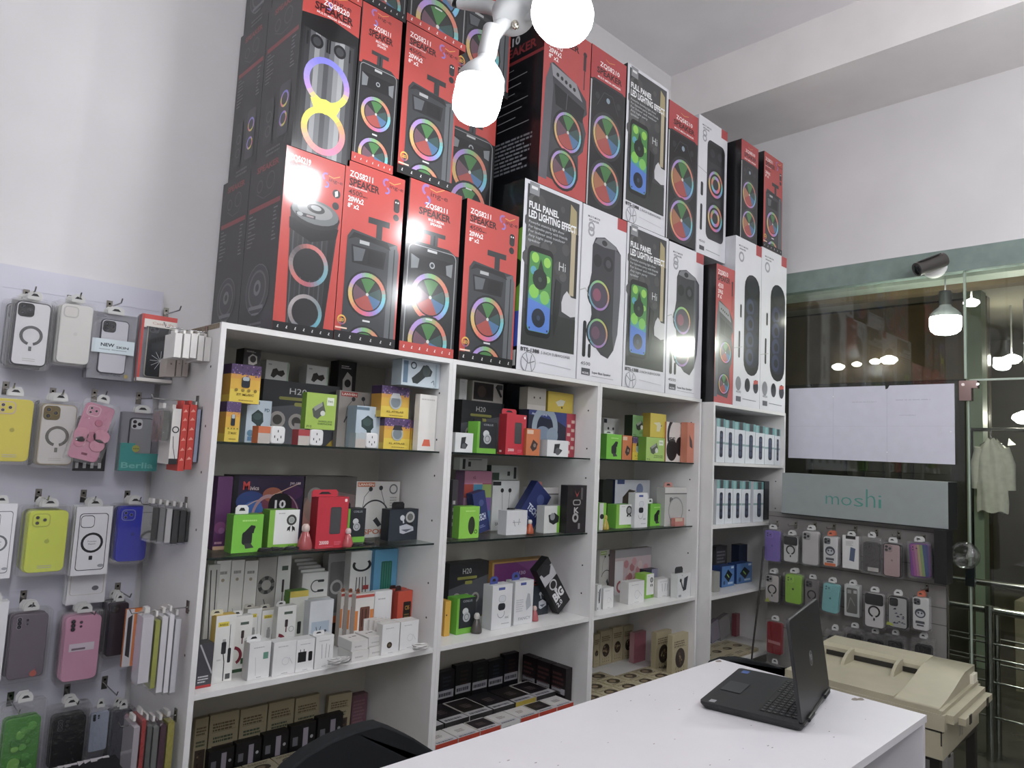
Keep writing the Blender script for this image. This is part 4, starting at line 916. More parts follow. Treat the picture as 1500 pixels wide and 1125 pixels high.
# things hanging edge-on from the side of the shelving: hooks point left, packs face left
def edge_row(name, items, y, d, mats, label, group, cat, z_gap=.0, hk_at=None, thick=None):
    if hk_at:
        z = atY(hk_at[0], hk_at[1], y+d/2).z
        h = empty('display_hook', (.7695, y+d/2, z), (0, 0, -math.pi/2)); tag(h, 'metal hook on the side of the shelving, holding the '+label.split(',')[0], 'hook', 'hooks on the side of the shelving')
        k = MB(); k.box((-.008, -.003, -.02), (.008, 0, .014), '#8f8b84'); k.build('plate', METAL, h)
        k = MB(); L = .77-atY(min(i[0] for i in items), hk_at[1], y).x+.01
        k.tube([(0, 0, -.004), (0, -L, -.004), (0, -L-.006, .008)], .002, '#b8b8b8', n=6); k.build('prong', METAL, h)
    for i, it in enumerate(items):
        u0, u1, vt, vb, col, kind = it[:6]
        vm = (vt+vb)/2; x0 = atY(u0, vm, y).x; x1 = min(atY(u1, vm, y).x-.0006, .7685); zt = atY(u0, vt, y).z; zb = atY(u0, vb, y).z; w = x1-x0; h = zt-zb
        e = empty('hanging_pack', (x0, y, zt)); tag(e, it[6] if len(it) > 6 else label, cat, group)
        k = MB()
        if kind == 'box':
            k.box((0, 0, -h), (w, d, 0), col); 
            if len(it) > 7: it[7](Face(k, (0, 0, -h), (w, 0, 0), (0, 0, h)))
            k.build('carton', CARD, e)
        else:
            k.box((w*.06, .0015, -h+.006), (w*.94, d-.002, -.010), col); k.build('phone_case', PLASTIC, e)
            k = MB(); k.slab([(q, s) for q, s in ((0, -h), (w, -h), (w, -.008), (w*.6, 0), (w*.4, 0), (0, -.008))], 0, d, '#ffffff'); k.build('clear_pack', BLISTER if kind == 'clear' else BAG, e)
        k = MB(); k.slab([(w*.3, -.002), (w*.7, -.002), (w*.7, .012), (w*.3, .012)], d*.3, d*.7, '#c4c2be' if kind != 'box' else col); k.build('hang_tab', CARD, e)
wt = '#dcdad6'
nm = ('leftmost', 'second', 'middle', 'fourth', 'rightmost')
ar = lambda f: f.lines(.2, .8, .05, .5, 1, '#b8b4b0', 1)
edge_row('w', [(a, b_, t, v, c, 'box', 'slim white box, %s of five at the top of the shelving side' % nm[i]) for i, (a, b_, t, v, c) in enumerate(((256, 266.5, 487, 523, wt), (269, 278.5, 488, 524, wt), (279.5, 289, 488, 524, wt), (290, 298.5, 491, 528, '#cfccc8'), (299.5, 309, 493, 529, '#c6c3bf')))], 2.06, .085, None, 'slim white boxes', 'slim white boxes hanging on the shelving side', 'box', hk_at=(280, 482))
dot = lambda f: (f.ell(.5, .7, .12, '#8a7a70'))
edge_row('w2', [(a, b_, 524, 551, '#b9b0a8', 'box', 'beige small dotted box, %s of three hanging below the white ones' % nm2, dot) for a, b_, nm2 in ((244, 257, 'left'), (258.5, 266.5, 'middle'), (267.5, 276, 'right'))], 2.2, .06, None, 'small beige boxes', 'small beige dotted boxes', 'box')
def redart(f):
    for y in (.15, .3, .45, .6, .75, .88): f.poly([(.15, y), (.85, y+.01), (.5, y+.05)], '#e8a090')
def wart(f):
    f.ring(.5, .62, .28, .42, '#26262a', n=16); f.line([(.3, .5), (.4, .3), (.7, .1)], .08, '#26262a'); f.rect(0, 0, 1, .1, '#26262a')
def bart(f): f.lines(.1, .9, .1, .9, 8, '#5a6070', 4)
edge_row('r', [(238, 249, 596, 648, '#4c5048', 'bag', 'dark grey pack behind the white cable box on the shelving side'), (250, 263, 598, 680, '#d0ccc8', 'box', 'white and black cable box beside the twin red boxes', wart), (264, 273.5, 592, 690, '#cf3c30', 'box', 'left one of the twin bright red boxes on the shelving side', redart), (274.5, 285, 592, 688, '#cf3c30', 'box', 'right one of the twin bright red boxes on the shelving side', redart),
    (286, 292, 594, 680, '#8f9ab4', 'bag', 'pale blue bagged pack right of the red boxes'), (293, 302, 595, 678, '#42506e', 'bag', 'dark blue bagged pack closest to the shelving side')], 2.08, .09, None, 'red and blue packs', 'packs hanging in the second row of the shelving side', 'accessory pack', hk_at=(280, 586))
edge_row('k', [(222+i*10.2, 231.5+i*10.2, 738+i*1.3, 800-abs(i-3)*1.5, ('#141517', '#6c6c6e', '#b4b4b4')[(1 if i == 1 else 2 if i == 2 else 0)], 'clear', ('dark clear case pack, %s from the left of six edge-on in the third row' % o_) ) for i, o_ in enumerate(('first', 'second', 'third', 'fourth', 'fifth', 'sixth'))], 2.10, .085, None, 'dark case packs', 'dark case packs hanging edge on', 'phone case', hk_at=(255, 735))
edge_row('c', [(a, b_, t, v, c, 'clear', l_) for a, b_, t, v, c, l_ in ((205, 223, 900, 1005, '#c9c5cc', 'widest clear pack of the fourth row on the shelving side'), (224, 232, 905, 1012, '#9aa03a', 'clear pack with a yellow tag, fourth row of the shelving side'), (233, 243, 900, 1018, '#d6d4d8', 'white edged clear pack in the middle of the fourth row'), (244, 252, 897, 1018, '#e0dee2', 'white edged clear pack, second from the right in the fourth row'), (253, 262, 903, 1018, '#c9c9cf', 'white edged clear pack nearest the shelving side, fourth row'))], 2.03, .055, None, 'clear case packs', 'clear packs hanging in the fourth row of the shelving side', 'phone case', hk_at=(250, 890))
edge_row('d', [(a, b_, t, v, c, kk, l_) for a, b_, t, v, c, kk, l_ in ((193, 203, 1062, 1140, '#a8a2a8', 'clear', 'pale clear pack, leftmost of the bottom row on the shelving side'), (205, 212, 1052, 1140, '#a83230', 'bag', 'red bagged pack in the bottom row of the shelving side'), (213, 221, 1060, 1140, '#5c5e5c', 'clear', 'grey clear pack right of the red bagged one, bottom row'), (222, 231, 1062, 1140, '#6e706e', 'clear', 'grey clear pack in the middle of the bottom row'), (232, 242, 1060, 1140, '#4c2c38', 'clear', 'dark maroon clear pack, bottom row of the shelving side'), (243, 254, 1055, 1140, '#a8a03a', 'bag', 'bagged pack with a yellow foot, nearest the shelving side'))], 2.03, .09, None, 'bottom row packs', 'packs hanging in the bottom row of the shelving side', 'accessory pack', hk_at=(245, 1048))
# black carton with a torn white edge, bottom left
p = atZ(158, 1097, .62); bc = empty('open_carton', (p.x, p.y, 0)); tag(bc, 'black carton with a torn white rim at the bottom left', 'box')
k = MB(); k.box((-.42, -.4, 0), (.02, 0, .6), '#141417'); tear = []
k.build('carton_body', CARD, bc)
k = MB(); rt = random.Random(9); prev = 0
for i in range(26):
    x0 = -.40+i*.0155; hh = rt.uniform(.004, .016)
    k.poly([(x0, -.0, .602+hh*.2), (x0, -hh*1.6, .601), (x0+.0155, -rt.uniform(.004, .02), .601), (x0+.0155, 0, .603)][::-1] , '#c8c4c8')
k.build('torn_rim', CARD, bc)
# ---------------------------------------------------------------- header light box and display panel on the right wall
db = empty('display_stand', (3.89, 1.4, 0)); tag(db, 'grey display stand with a green lettered header and rows of phone cases', 'display stand')
ya, yb_ = 1.80, .993
k = MB(); k.box((-.066, yb_-1.4, 1.2335), (.085, ya-1.4, 1.458), {'front': '#17181a', '*': '#8f9796'})
f = Face(k, (-.066, ya-1.4, 1.2335), (0, yb_-ya, 0), (0, 0, .2245))
f.rect(0, 0, 1, .025, '#16181a')
for i, (ch, x, w, h) in enumerate((('m', .295, .085, .24), ('o', .393, .066, .24), ('s', .473, .056, .24), ('h', .545, .056, .44), ('i', .618, .018, .33))): f.text(ch, x, .33, h if ch in 'hi' else h*1.33, '#3f8f80', w=w, bold=-.012)
k.build('header', CARD, db)
k = MB(); k.box((0, 1.02-1.4, .2), (.011, 1.907-1.4, 1.238), '#86827f')
for z in (1.21, 1.05, .965, .86, .78, .61): k.box((-.001, 1.02-1.4, z), (0.0, 1.907-1.4, z+.004), '#57534f')
k.build('panel', CARD, db)
k = MB(); k.box((-.10, .993-1.4, .985), (-.002, 1.045-1.4, 1.2325), '#121214'); k.build('side_wing', CARD, db)
k = MB(); k.box((-.004, 1.015-1.4, .19), (.02, 1.02-1.4, 1.238), '#8c8a88'); k.build('edge_strip', METAL, db)
k = MB(); k.box((-.02, 1.02-1.4, 0), (.085, 1.9-1.4, .19), '#8c8a88'); k.build('base', CARD, db)
for (u, v, d) in ((1139, 766, 'lilac case'), (1166, 768, 'first case with a dark ring'), (1194, 770, 'plain white backed case'), (1222, 772, 'round monkey printed case'), (1253, 775, 'white carton with a blue phone picture'), (1284, 779, 'smoky bagged case'), (1317, 783, 'rose pink case'), (1353, 788, 'rainbow striped case'), (1358, 860, 'printed case in a block pack')):
    hook(WR, u, v, 'metal display hook over the '+d, .09, group='hooks of the right display stand')
GR = 'phone cases hanging on the right display stand'
def pr(case, label, **kw): return pack(WR, case, label, group=GR, **kw)
pr((1120, 777, 1142, 822), 'lilac phone case, leftmost of the top row on the right stand', body='#7c68b4', cam='hole', cut='#8c7cc4', logoc='#5c4c94', stack=2, off=.09, desc='lilac case')
def dk_top(k, x, z, w, h, yf): k.slab(rrect(x, z+h*.66, x+w, z+h, w*.13), yf-.0006, yf, '#202124')
def lil_foot(k, x, z, w, h, yf): dk_top(k, x, z, w, h, yf)
pr((1148, 786, 1168, 823), 'white phone case with a dark top and black ring over a lilac card', body='#c9c8c6', cam='none', ringc='#17181b', extra=dk_top, stack=3, off=.09, desc='dark topped case over lilac card')
pr((1175, 779, 1198, 827), 'plain translucent white phone case in the top row of the right stand', body='#b9b6b4', cam='tri', camcol='#9a9896', stack=3, off=.09, desc='plain translucent case')
def monkey(k, x, z, w, h, yf):
    k.slab([(x+w*(.5+.36*math.cos(t)), z+h*.52+w*.34*math.sin(t)) for t in [i*math.pi/9 for i in range(18)]], yf-.0005, yf, '#39404c'); k.slab([(x+w*(.5+.26*math.cos(t)), z+h*.5+w*.2*math.sin(t)) for t in [i*math.pi/8 for i in range(16)]], yf-.0009, yf, '#b9bcc0')
    for dx in (.38, .6): k.slab([(x+w*(dx+.07*math.cos(t)), z+h*.53+w*.07*math.sin(t)) for t in [i*math.pi/4 for i in range(8)]], yf-.0012, yf, '#39404c')
    k.slab([(x+w*.18, z+h*.2), (x+w*.8, z+h*.2), (x+w*.78, z+h*.28), (x+w*.2, z+h*.28)], yf-.0006, yf, '#4c5058'); k.slab([(x+w*.25, z+h*.12), (x+w*.75, z+h*.12), (x+w*.72, z+h*.17), (x+w*.28, z+h*.17)], yf-.0006, yf, '#4c5058')
def orange_foot(k, x, z, w, h, yf): monkey(k, x, z, w, h, yf); k.slab([(x+w*.1, z), (x+w*.9, z), (x+w*.9, z+h*.1), (x+w*.1, z+h*.1)], yf-.001, yf, '#d86a2c')
pr((1206, 787, 1226, 829), 'white case with a round animal face print and orange foot', body='#cfcfcf', extra=orange_foot, camcol='#6a6c70', stack=3, off=.09, desc='round face print case', tabc='#c86a4c')
def art_ph(f): f.rect(0, 0, 1, 1, '#cdccca'); f.poly([(.42, .25), (.72, .22), (.8, .62), (.5, .66)], '#4c5a74'); f.rect(.2, .9, .8, 1, '#2c2a2c'); f.lines(.2, .7, .7, .85, 4, '#9a9896', 3)
pr((1234, 785, 1258, 833), 'white carton with a blue phone picture in the top row', style='box', body='#b8b6b4', art=art_ph, stack=2, off=.09, cat='box', desc='blue phone picture carton')
pr((1264, 795, 1288, 838), 'smoky grey phone case in a crinkled bag with a white label', body='#4c4848', cam='hole', cut='#2c2a2c', bag=BAG, cover=(.15, .35, .15), extra=lambda k, x, z, w, h, y: k.slab([(x+w*.3, z+h*.03), (x+w*.95, z+h*.03), (x+w*.95, z+h*.16), (x+w*.3, z+h*.16)], y-.0008, y, '#b8b4b0'), stack=2, off=.09, desc='smoky bagged case')
pr((1294, 797, 1319, 845), 'rose pink phone case with a black edge, top row of the right stand', body='#a98f90', frame='#1c1a1c', camcol='#8f7a7c', logoc='#8a7274', stack=3, off=.09, desc='rose pink case')
def rainbow(k, x, z, w, h, yf):
    for i, c in enumerate(('#7a3a8c', '#9a4a8c', '#a8708c', '#a89a6c', '#7a9a50', '#34507c', '#3a4474')): k.slab([(x+w*(.0+.145*i+.05), z+w*.06), (x+w*(.0+.145*i+.18 if i < 6 else .95), z+w*.06), (x+w*(.145*i+.1), z+h-w*.06), (x+w*max(.05, .145*i-.03), z+h-w*.06)], yf-.0006-.00005*i, yf, c)
pr((1331, 797, 1360, 846), 'rainbow striped phone case at the right end of the top row', body='#6a3a7c', cam='hole', cut='#c070a0', extra=rainbow, logoc='#14101c', stack=3, off=.09, tilt=-3, desc='rainbow striped case')
pr((1121, 842, 1141, 882), 'pale phone case with black ring and a yellow green label, second row', body='#b9b4b0', frame='#5a5856', camcol='#8c8a88', ringc='#17181b', stack=3, off=.09, extra=lambda k, x, z, w, h, y: k.slab([(x-w*.05, z-.002), (x+w*.35, z-.002), (x+w*.2, z+h*.15)], y-.001, y, '#a8b03a'), desc='green labelled ring case')
pr((1150, 842, 1173, 884), 'bright lime green phone case, second row of the right stand', body='#86b81c', cam='hole', cut='#a0cc3c', logoc='#1c2a08', stack=3, off=.09, desc='bright lime case')
pr((1179, 850, 1199, 890), 'dim grey phone case with black ring behind the laptop lid corner', body='#7a7474', camcol='#5a5654', ringc='#17181b', stack=2, off=.07, desc='dim grey ring case')
pr((1206, 855, 1229, 897), 'turquoise phone case leaning beside the laptop lid', body='#6fb0b0', cam='hole', cut='#80bcbc', logoc='#3a7478', stack=2, off=.11, tilt=4, desc='turquoise case')
def art_grey(f): f.rect(0, 0, 1, 1, '#aeb0ae'); f.rr(.14, .1, .86, .9, .08, '#5c5c58'); f.rect(.2, .72, .45, .84, '#8c8c88'); f.rect(.6, .74, .82, .84, '#a0a09c'); f.line([(.2, .2), (.4, .6), (.7, .35)], .06, '#7c7c76')
pr((1237, 857, 1259, 903), 'grey window carton with an olive case, second row', style='box', body='#a0a2a0', art=art_grey, stack=2, off=.09, cat='box', desc='olive case window carton')
pr((1267, 870, 1294, 919), 'white case with a dark top and black ring in a large clear box', body='#c9c6c4', cam='none', ringc='#17181b', extra=dk_top, stack=2, off=.12, desc='dark topped case in a large box')
def scrib(k, x, z, w, h, yf):
    r_ = random.Random(8)
    for i in range(14):
        a, b2 = r_.uniform(.1, .75), r_.uniform(.12, .6); k.slab([(x+w*a, z+h*b2), (x+w*(a+.18), z+h*(b2+.01)), (x+w*(a+.12), z+h*(b2+.05))], yf-.0007, yf, r_.choice(('#22283c', '#30385c', '#5c6468')))
    k.slab([(x-w*.1, z+h*.05), (x+w*.3, z+h*.05), (x+w*.2, z+h*.13), (x-w*.05, z+h*.15)], yf-.001, yf, '#a8b03a')
pr((1301, 875, 1329, 920), 'clear black framed case with a dark blue scribble print, second row', body='#a4a4a2', frame='#1c1d20', camcol='#2c2e34', extra=scrib, stack=2, off=.12, desc='scribble print case')
pr((1337, 876, 1359, 923), 'round face print case hanging in a thick clear block pack at the right end', body='#c9c9c7', camcol='#5c5e60', extra=monkey, stack=5, off=.12, desc='block pack face print case', tabc='#c86a4c')
pr((1123, 912, 1145, 958), 'deep red phone case in a clear pack with a white label strip', body='#8c1824', cam='none', stack=2, off=.1, cover=(.12, .15, .1), extra=lambda k, x, z, w, h, y: k.slab([(x+w*.1, z+h*.33), (x+w*.9, z+h*.31), (x+w*.9, z+h*.4), (x+w*.1, z+h*.42)], y-.0007, y, '#b8787c'), desc='deep red case')
for i, (u0, u1, vt, vb, d) in enumerate(((1212, 1232, 925, 970, 'with a white label, leftmost behind the copier'), (1240, 1262, 922, 975, 'second from the left behind the copier'), (1270, 1292, 930, 980, 'in the middle of the row behind the copier'), (1300, 1322, 932, 985, 'second from the right behind the copier'), (1340, 1364, 938, 990, 'rightmost of the row behind the copier'))):
    pr((u0, vt+8, u1, vb), 'black bagged phone case '+d, body='#1c1b1d', cam='hole', cut='#3a3a3c', bag=BAG, cover=(.25, .5, .2), stack=2, off=.09, desc='black bagged case '+d.split(',')[0], extra=(lambda k, x, z, w, h, y: k.slab([(x+w*.2, z+h*.6), (x+w*.8, z+h*.6), (x+w*.8, z+h*.75), (x+w*.2, z+h*.75)], y-.001, y, '#b4b0ac')) if i in (0, 3) else None)
pr((1124, 978, 1144, 1010), 'white topped bagged case low beside the laptop', body='#2c2a2c', cam='none', bag=BAG, stack=1, off=.1, cover=(.2, .3, .1))
# ---------------------------------------------------------------- goods on the shelves
def pb(u0, vb, u1, vt, Y, d, zs, body, art, label, name='product_box', rz=0, tab=None, group=None, m=None, side=None, top=None, tilt=0, cat='box', z0=None):
    if Y is None: Y = atZ(u0, vb, zs).y
    um = (u0+u1)/2; x0 = atY(u0, vb, Y).x; x1 = atY(u1, vb, Y).x
    for lo, hi in ((.7865, 1.5955), (1.6298, 2.4415), (2.4757, 3.2885), (3.3345, 4.130)):
        if lo-.03 < atY(um, vb, 2.01 if lo < 3.3 else 1.95).x < hi+.03:                       # keep inside its bay: what stands against a side panel stands further forward
            if x1 > hi-.001: Y = max(2.03, atX(u1, vb, hi-.001).y) if lo < 3.3 else Y; x0 = atY(u0, vb, Y).x; x1 = min(atY(u1, vb, Y).x, hi-.001)
            x0 = max(x0, lo+.001); break
    zt = atY(um, vt, Y).z; zs += .0007
    h = max(zt-zs, .006); w = (x1-x0)/max(math.cos(math.radians(rz)), .5)
    o = None
    if tab: o = empty(name, (x0, Y, zs), (0, 0, math.radians(rz)))
    k = MB(); k.box((0, 0, 0), (w, d, h), body)
    if art: art(fFront(k, w, h))
    if side: side(fLeft(k, d, h))
    if top: top(fTop(k, w, d, h))
    if tab:
        k.build('carton', m or CARD, o); tc, tu0, tu1, tv = tab
        a = atY(tu0, vt, Y).x-x0; b_ = atY(tu1, vt, Y).x-x0; th = max(.012, atY((tu0+tu1)/2, tv, Y).z-zt)
        k = MB(); k.slab([(a, h-.001), (b_, h-.001), (b_, h+th*.7), (b_-th*.3, h+th), (a+th*.3, h+th), (a, h+th*.7)], d*.5, d*.5+.002, tc)
        c_ = (a+b_)/2; q = (b_-a)*.25; k.slab([(c_-q, h+th*.35), (c_+q, h+th*.35), (c_+q*.5, h+th*.7), (c_-q*.5, h+th*.7)], d*.5-.0004, d*.5+.0024, '#26262a'); k.build('hang_tab', CARD, o)
    else:
        o = k.build(name, m or CARD, None, (x0, Y, zs), (0, math.radians(tilt), math.radians(rz)))
    if tilt > 0: o.location.z += w*math.sin(math.radians(tilt))+.001
    return tag(o, label, cat, group)
# --- artwork
def A(fn, *a): return lambda f: fn(f, *a)
def g_mini(f, ic=True):
    f.rect(0, 0, 1, 1, '#d8a818'); f.rect(0, 0, 1, .35, '#dcc020'); f.rect(0, .62, 1, .75, '#d89a28'); f.rect(0, .74, 1, 1, '#5a4470')
    r = random.Random(2)
    for i in range(46): x, y = r.uniform(.02, .98), r.uniform(.7, .99); f.ell(x, y, r.uniform(.012, .035), r.choice(('#7a62a8', '#4a3878', '#8c5a78', '#3c2a4c', '#b08ab0')), n=6)
    if ic:
        f.rr(.36, .4, .64, .68, .07, '#1c2430'); f.rr(.39, .58, .61, .68, .05, '#a8b4bc')
        for x in (.2, .42, .62, .84): f.ell(x, .33, .055, '#8c7410')
        f.text('ZT MUSIC', .2, .19, .06, '#7a6414', w=.6)
    else: f.ell(.5, .5, .22, '#a8b0b0'); f.ell(.5, .5, .17, '#78848a'); f.poly([(.3, .62), (.7, .62), (.62, .78), (.38, .78)], '#2a2c34' if ic is None else '#c0c4c4'); f.text('KL ATFLAB', .2, .16, .06, '#7a6414', w=.6)
    f.lines(.3, .8, .06, .1, 1, '#8c7410', 1)
def g_mside(f): f.rect(0, 0, 1, 1, '#c08c18'); f.rect(0, .74, 1, 1, '#3f2c50'); f.rect(0, 0, 1, .2, '#d0b020')
def g_h20(f, t='H20', bg='#2c2e32', dev=True):
    f.rect(0, 0, 1, 1, bg); f.poly([(0, .55), (1, .75), (1, 0), (0, 0)], '#55585e'); f.text(t, .33, .8, .1, '#c8cac8', w=.22, bold=.0)
    f.rr(.2, .7, .7, .75, .02, '#8c8c3a'); f.rr(.4, .61, .58, .67, .02, '#9a9a40')
    if dev:
        for x, y in ((.14, .38), (.38, .36), (.62, .36)): f.ring(x+.06, y, .06, .1, '#a8a29c', n=16); f.ell(x+.06, y, .055, '#4c4844')
        f.rect(.42, .15, .56, .34, '#a09a98')
        f.poly([(.86, 0), (1, .18), (1, 0)], '#c8a820')
def g_lime(f, c='#84b820', dev='#26282c', tag_=True):
    f.rect(0, 0, 1, 1, c); f.poly([(.2, .55), (.55, .78), (.65, .5), (.4, .28), (.26, .34)], dev); f.poly([(.24, .6), (.52, .76), (.54, .66), (.3, .5)], '#8c9088'); f.ell(.56, .45, .08, '#c8ccc4')
    if tag_: f.rect(.68, .68, .92, .9, '#d4dcc8'); f.text('TWS', .7, .76, .06, '#4a6a2a', w=.18)
    f.text('WIRELESS', .42, .2, .05, '#3a5a1a', w=.48); f.text('EARPHONE', .42, .13, .05, '#3a5a1a', w=.48); f.text('P12', .06, .04, .06, '#2a3a10', w=.16)
def g_buds(f, c='#6ec020', dev='#1c2020'):
    f.rect(0, 0, 1, 1, c); f.lines(.3, .8, .82, .9, 1, '#a8dc70', 1); f.rr(.32, .2, .66, .55, .1, dev); f.poly([(.34, .5), (.6, .72), (.74, .7), (.7, .5), (.6, .5)], dev); f.ell(.7, .66, .05, dev); f.line([(.7, .66), (.68, .52)], .04, dev); f.poly([(.4, .24), (.62, .24), (.74, .12), (.46, .1)], '#3a3c38')
def g_ribbon(f, c='#7cb82c'):
    f.rect(0, 0, 1, 1, c); f.rect(.18, .14, 1, 1, '#dcdedb'); f.ring(.74, .74, .1, .17, '#3c3e3c', n=14); f.ell(.74, .74, .09, '#9aa09c'); f.poly([(.62, .55), (.72, .6), (.7, .44), (.66, .49), (.6, .46)], '#1c1e1e'); f.poly([(.76, .6), (.86, .55), (.88, .45), (.82, .49), (.78, .43)], '#1c1e1e'); f.text('POWER', .68, .06, .05, '#2c4c14', w=.2); f.lines(.3, .6, .9, .95, 1, '#a8aca8', 2)
def g_pb(f):
    f.rect(0, 0, 1, 1, '#c01f34'); f.rr(.42, .27, .78, .8, .05, '#3a3a3c'); f.rr(.44, .29, .76, .78, .04, '#454547'); f.text('20000', .12, .08, .07, '#f0d8d8', w=.3, bold=.02); f.rr(.87, .9, .95, .96, .02, '#f0dcdc'); f.lines(.6, .84, .06, .14, 3, '#d86a78', 4); f.lines(.1, .6, .03, .05, 1, '#d86a78', 4)
def g_pbs(f): f.rect(0, 0, 1, 1, '#9c1828'); f.rr(.2, .05, .5, .1, .03, '#e8c8c8')
def g_neck(f, bg='#cfcdc8', tx='SPORTS', tcol='#c0603c'):
    f.rect(0, 0, 1, 1, bg); f.rect(.04, .9, .42, .98, tcol); f.text('LANVEN', .06, .92, .04, '#e8dcd0', w=.34)
    f.ring(.45, .36, .3, .33, '#33363a', n=24, a0=20, a1=165); f.line([(.17, .48), (.2, .72), (.32, .85)], .012, '#4a4c50'); f.line([(.7, .5), (.62, .7), (.56, .86)], .012, '#4a4c50')
    f.ell(.33, .86, .045, '#2a2c30'); f.ell(.56, .88, .045, '#2a2c30'); f.ring(.85, .86, .07, .1, '#6a6c70', n=14); f.poly([(.42, .3), (.5, .36), (.62, .22), (.54, .18)], '#3a3c40'); f.text(tx, .22, .06, .09, tcol, w=.7); f.lines(.78, .95, .5, .74, 5, '#9a9894', 3)
def g_blue(f, t='PD'):
    f.rect(0, 0, 1, 1, '#b4c4d0'); f.rect(.0, .9, .5, .97, '#5a7484'); f.poly([(.2, .65), (.45, .78), (.66, .7), (.7, .5), (.6, .42), (.62, .3), (.5, .26), (.42, .42), (.22, .5)], '#2a3c3c'); f.ell(.44, .62, .18, '#3c5250', ry=.14); f.text(t, .72, .74, .08, '#2a4a6a', w=.2); f.ell(.2, .22, .13, '#5a84a0'); f.rect(.1, .04, .55, .14, '#5a84a8')
def g_bulbbox(f): f.rect(0, 0, 1, 1, '#bac8d0'); f.rect(.04, .1, .16, .95, '#5a7890'); f.poly([(.3, .12), (.42, .1), (.62, .4), (.76, .45), (.8, .65), (.68, .85), (.55, .85), (.46, .6), (.26, .3)], '#26302e'); f.ell(.64, .64, .1, '#3c4a48', ry=.13); f.ring(.3, .8, .05, .08, '#3a4c58', n=14); f.line([(.78, .2), (.84, .3), (.86, .12)], .015, '#3a4c58'); f.rect(.88, .05, .92, .95, '#9ab0bc')
def g_card(f, col='#23201f', dev='#b8b4b0'): f.rect(0, 0, 1, 1, col); f.poly([(.3, .1), (.26, .5), (.5, .72), (.78, .6), (.8, .2), (.6, .08)], dev); f.ell(.55, .42, .18, col, ry=.2); f.lines(.15, .75, .8, .9, 2, dev, 2)
def g_white(f, dev='#2a2620'): f.rect(0, 0, 1, 1, '#c9ccc8'); f.poly([(.22, .3), (.3, .62), (.46, .68), (.55, .56), (.76, .62), (.84, .45), (.7, .3), (.5, .38), (.36, .22)], dev); f.lines(.1, .3, .8, .92, 1, '#8a8c88', 2); f.rect(.92, 0, 1, 1, '#9ab09c')
def g_cosmic(f):
    f.rect(0, 0, 1, 1, '#2a1c3c'); f.rect(0, 0, .07, 1, '#0f0c18')
    for x, y, q, c in ((.25, .62, .2, '#28407c'), (.3, .52, .14, '#3a68b0'), (.6, .6, .2, '#7a3a50'), (.55, .72, .14, '#a05840'), (.75, .5, .2, '#5a2448'), (.4, .35, .14, '#b07030'), (.15, .4, .1, '#2a4890'), (.85, .75, .14, '#46204c')): f.ell(x, y, q, c, ry=q*.7)
    f.line([(.1, .5), (.3, .62), (.62, .74), (.95, .9)], .012, '#c8a890'); f.ring(.5, .36, .2, .235, '#b08a90', n=28, a0=0, a1=180, k=1.4); f.ring(.72, .36, .22, .235, '#9a7a88', n=28, a0=0, a1=180, k=1.4); f.rr(.5, .2, .84, .74, .14, '#141216'); f.text('10', .59, .52, .12, '#e0dce0', w=.16, bold=.03); f.text('M', .13, .8, .12, '#c83a34', w=.09, bold=.03); f.text('ivics', .23, .79, .06, '#c8b8b8', w=.12); f.text('JW-100', .79, .87, .04, '#c8b8c0', w=.16)
def g_purple(f): f.rect(0, 0, 1, 1, '#5a2c5e'); f.ell(.4, .3, .4, '#7a4070'); f.ell(.5, .26, .2, '#8c5a88'); f.rect(0, 0, 1, .05, '#c8a080'); f.lines(.1, .8, .08, .14, 1, '#c090a0', 2)
def g_dusk(f): f.rect(0, 0, 1, 1, '#6c5a58'); f.poly([(0, 1), (1, 1), (1, .7), (.5, .78), (0, .66)], '#4c4844'); f.ell(.35, .35, .4, '#a06a60', ry=.3); f.ell(.25, .5, .25, '#8a6a60'); f.ell(.2, .7, .14, '#7c7874')
def g_dark(f):
    f.rect(0, 0, 1, 1, '#27303a'); f.ring(.72, .74, .1, .16, '#b8bab4', n=14); f.ell(.72, .74, .09, '#6a6c68'); f.poly([(.62, .56), (.8, .56), (.84, .42), (.72, .5), (.62, .42)], '#0f1418'); f.ell(.45, .72, .08, '#c8ccd0'); f.line([(.47, .68), (.5, .55)], .05, '#c8ccd0'); f.poly([(.36, .46), (.6, .52), (.84, .42), (.86, .3), (.5, .2), (.38, .24)], '#b8bcc4'); f.poly([(.42, .34), (.8, .36), (.6, .26)], '#5a606c')
def g_bluds(f): f.rect(0, 0, 1, 1, '#6ab020'); f.rect(.12, .16, 1, 1, '#23282c'); f.text('COILUS', .3, .88, .06, '#9aa0a4', w=.5); f.ell(.45, .62, .16, '#c4c8c8', ry=.14); f.ell(.52, .46, .2, '#aeb2b4', ry=.2); f.ring(.52, .46, .1, .13, '#5c6064', n=14)
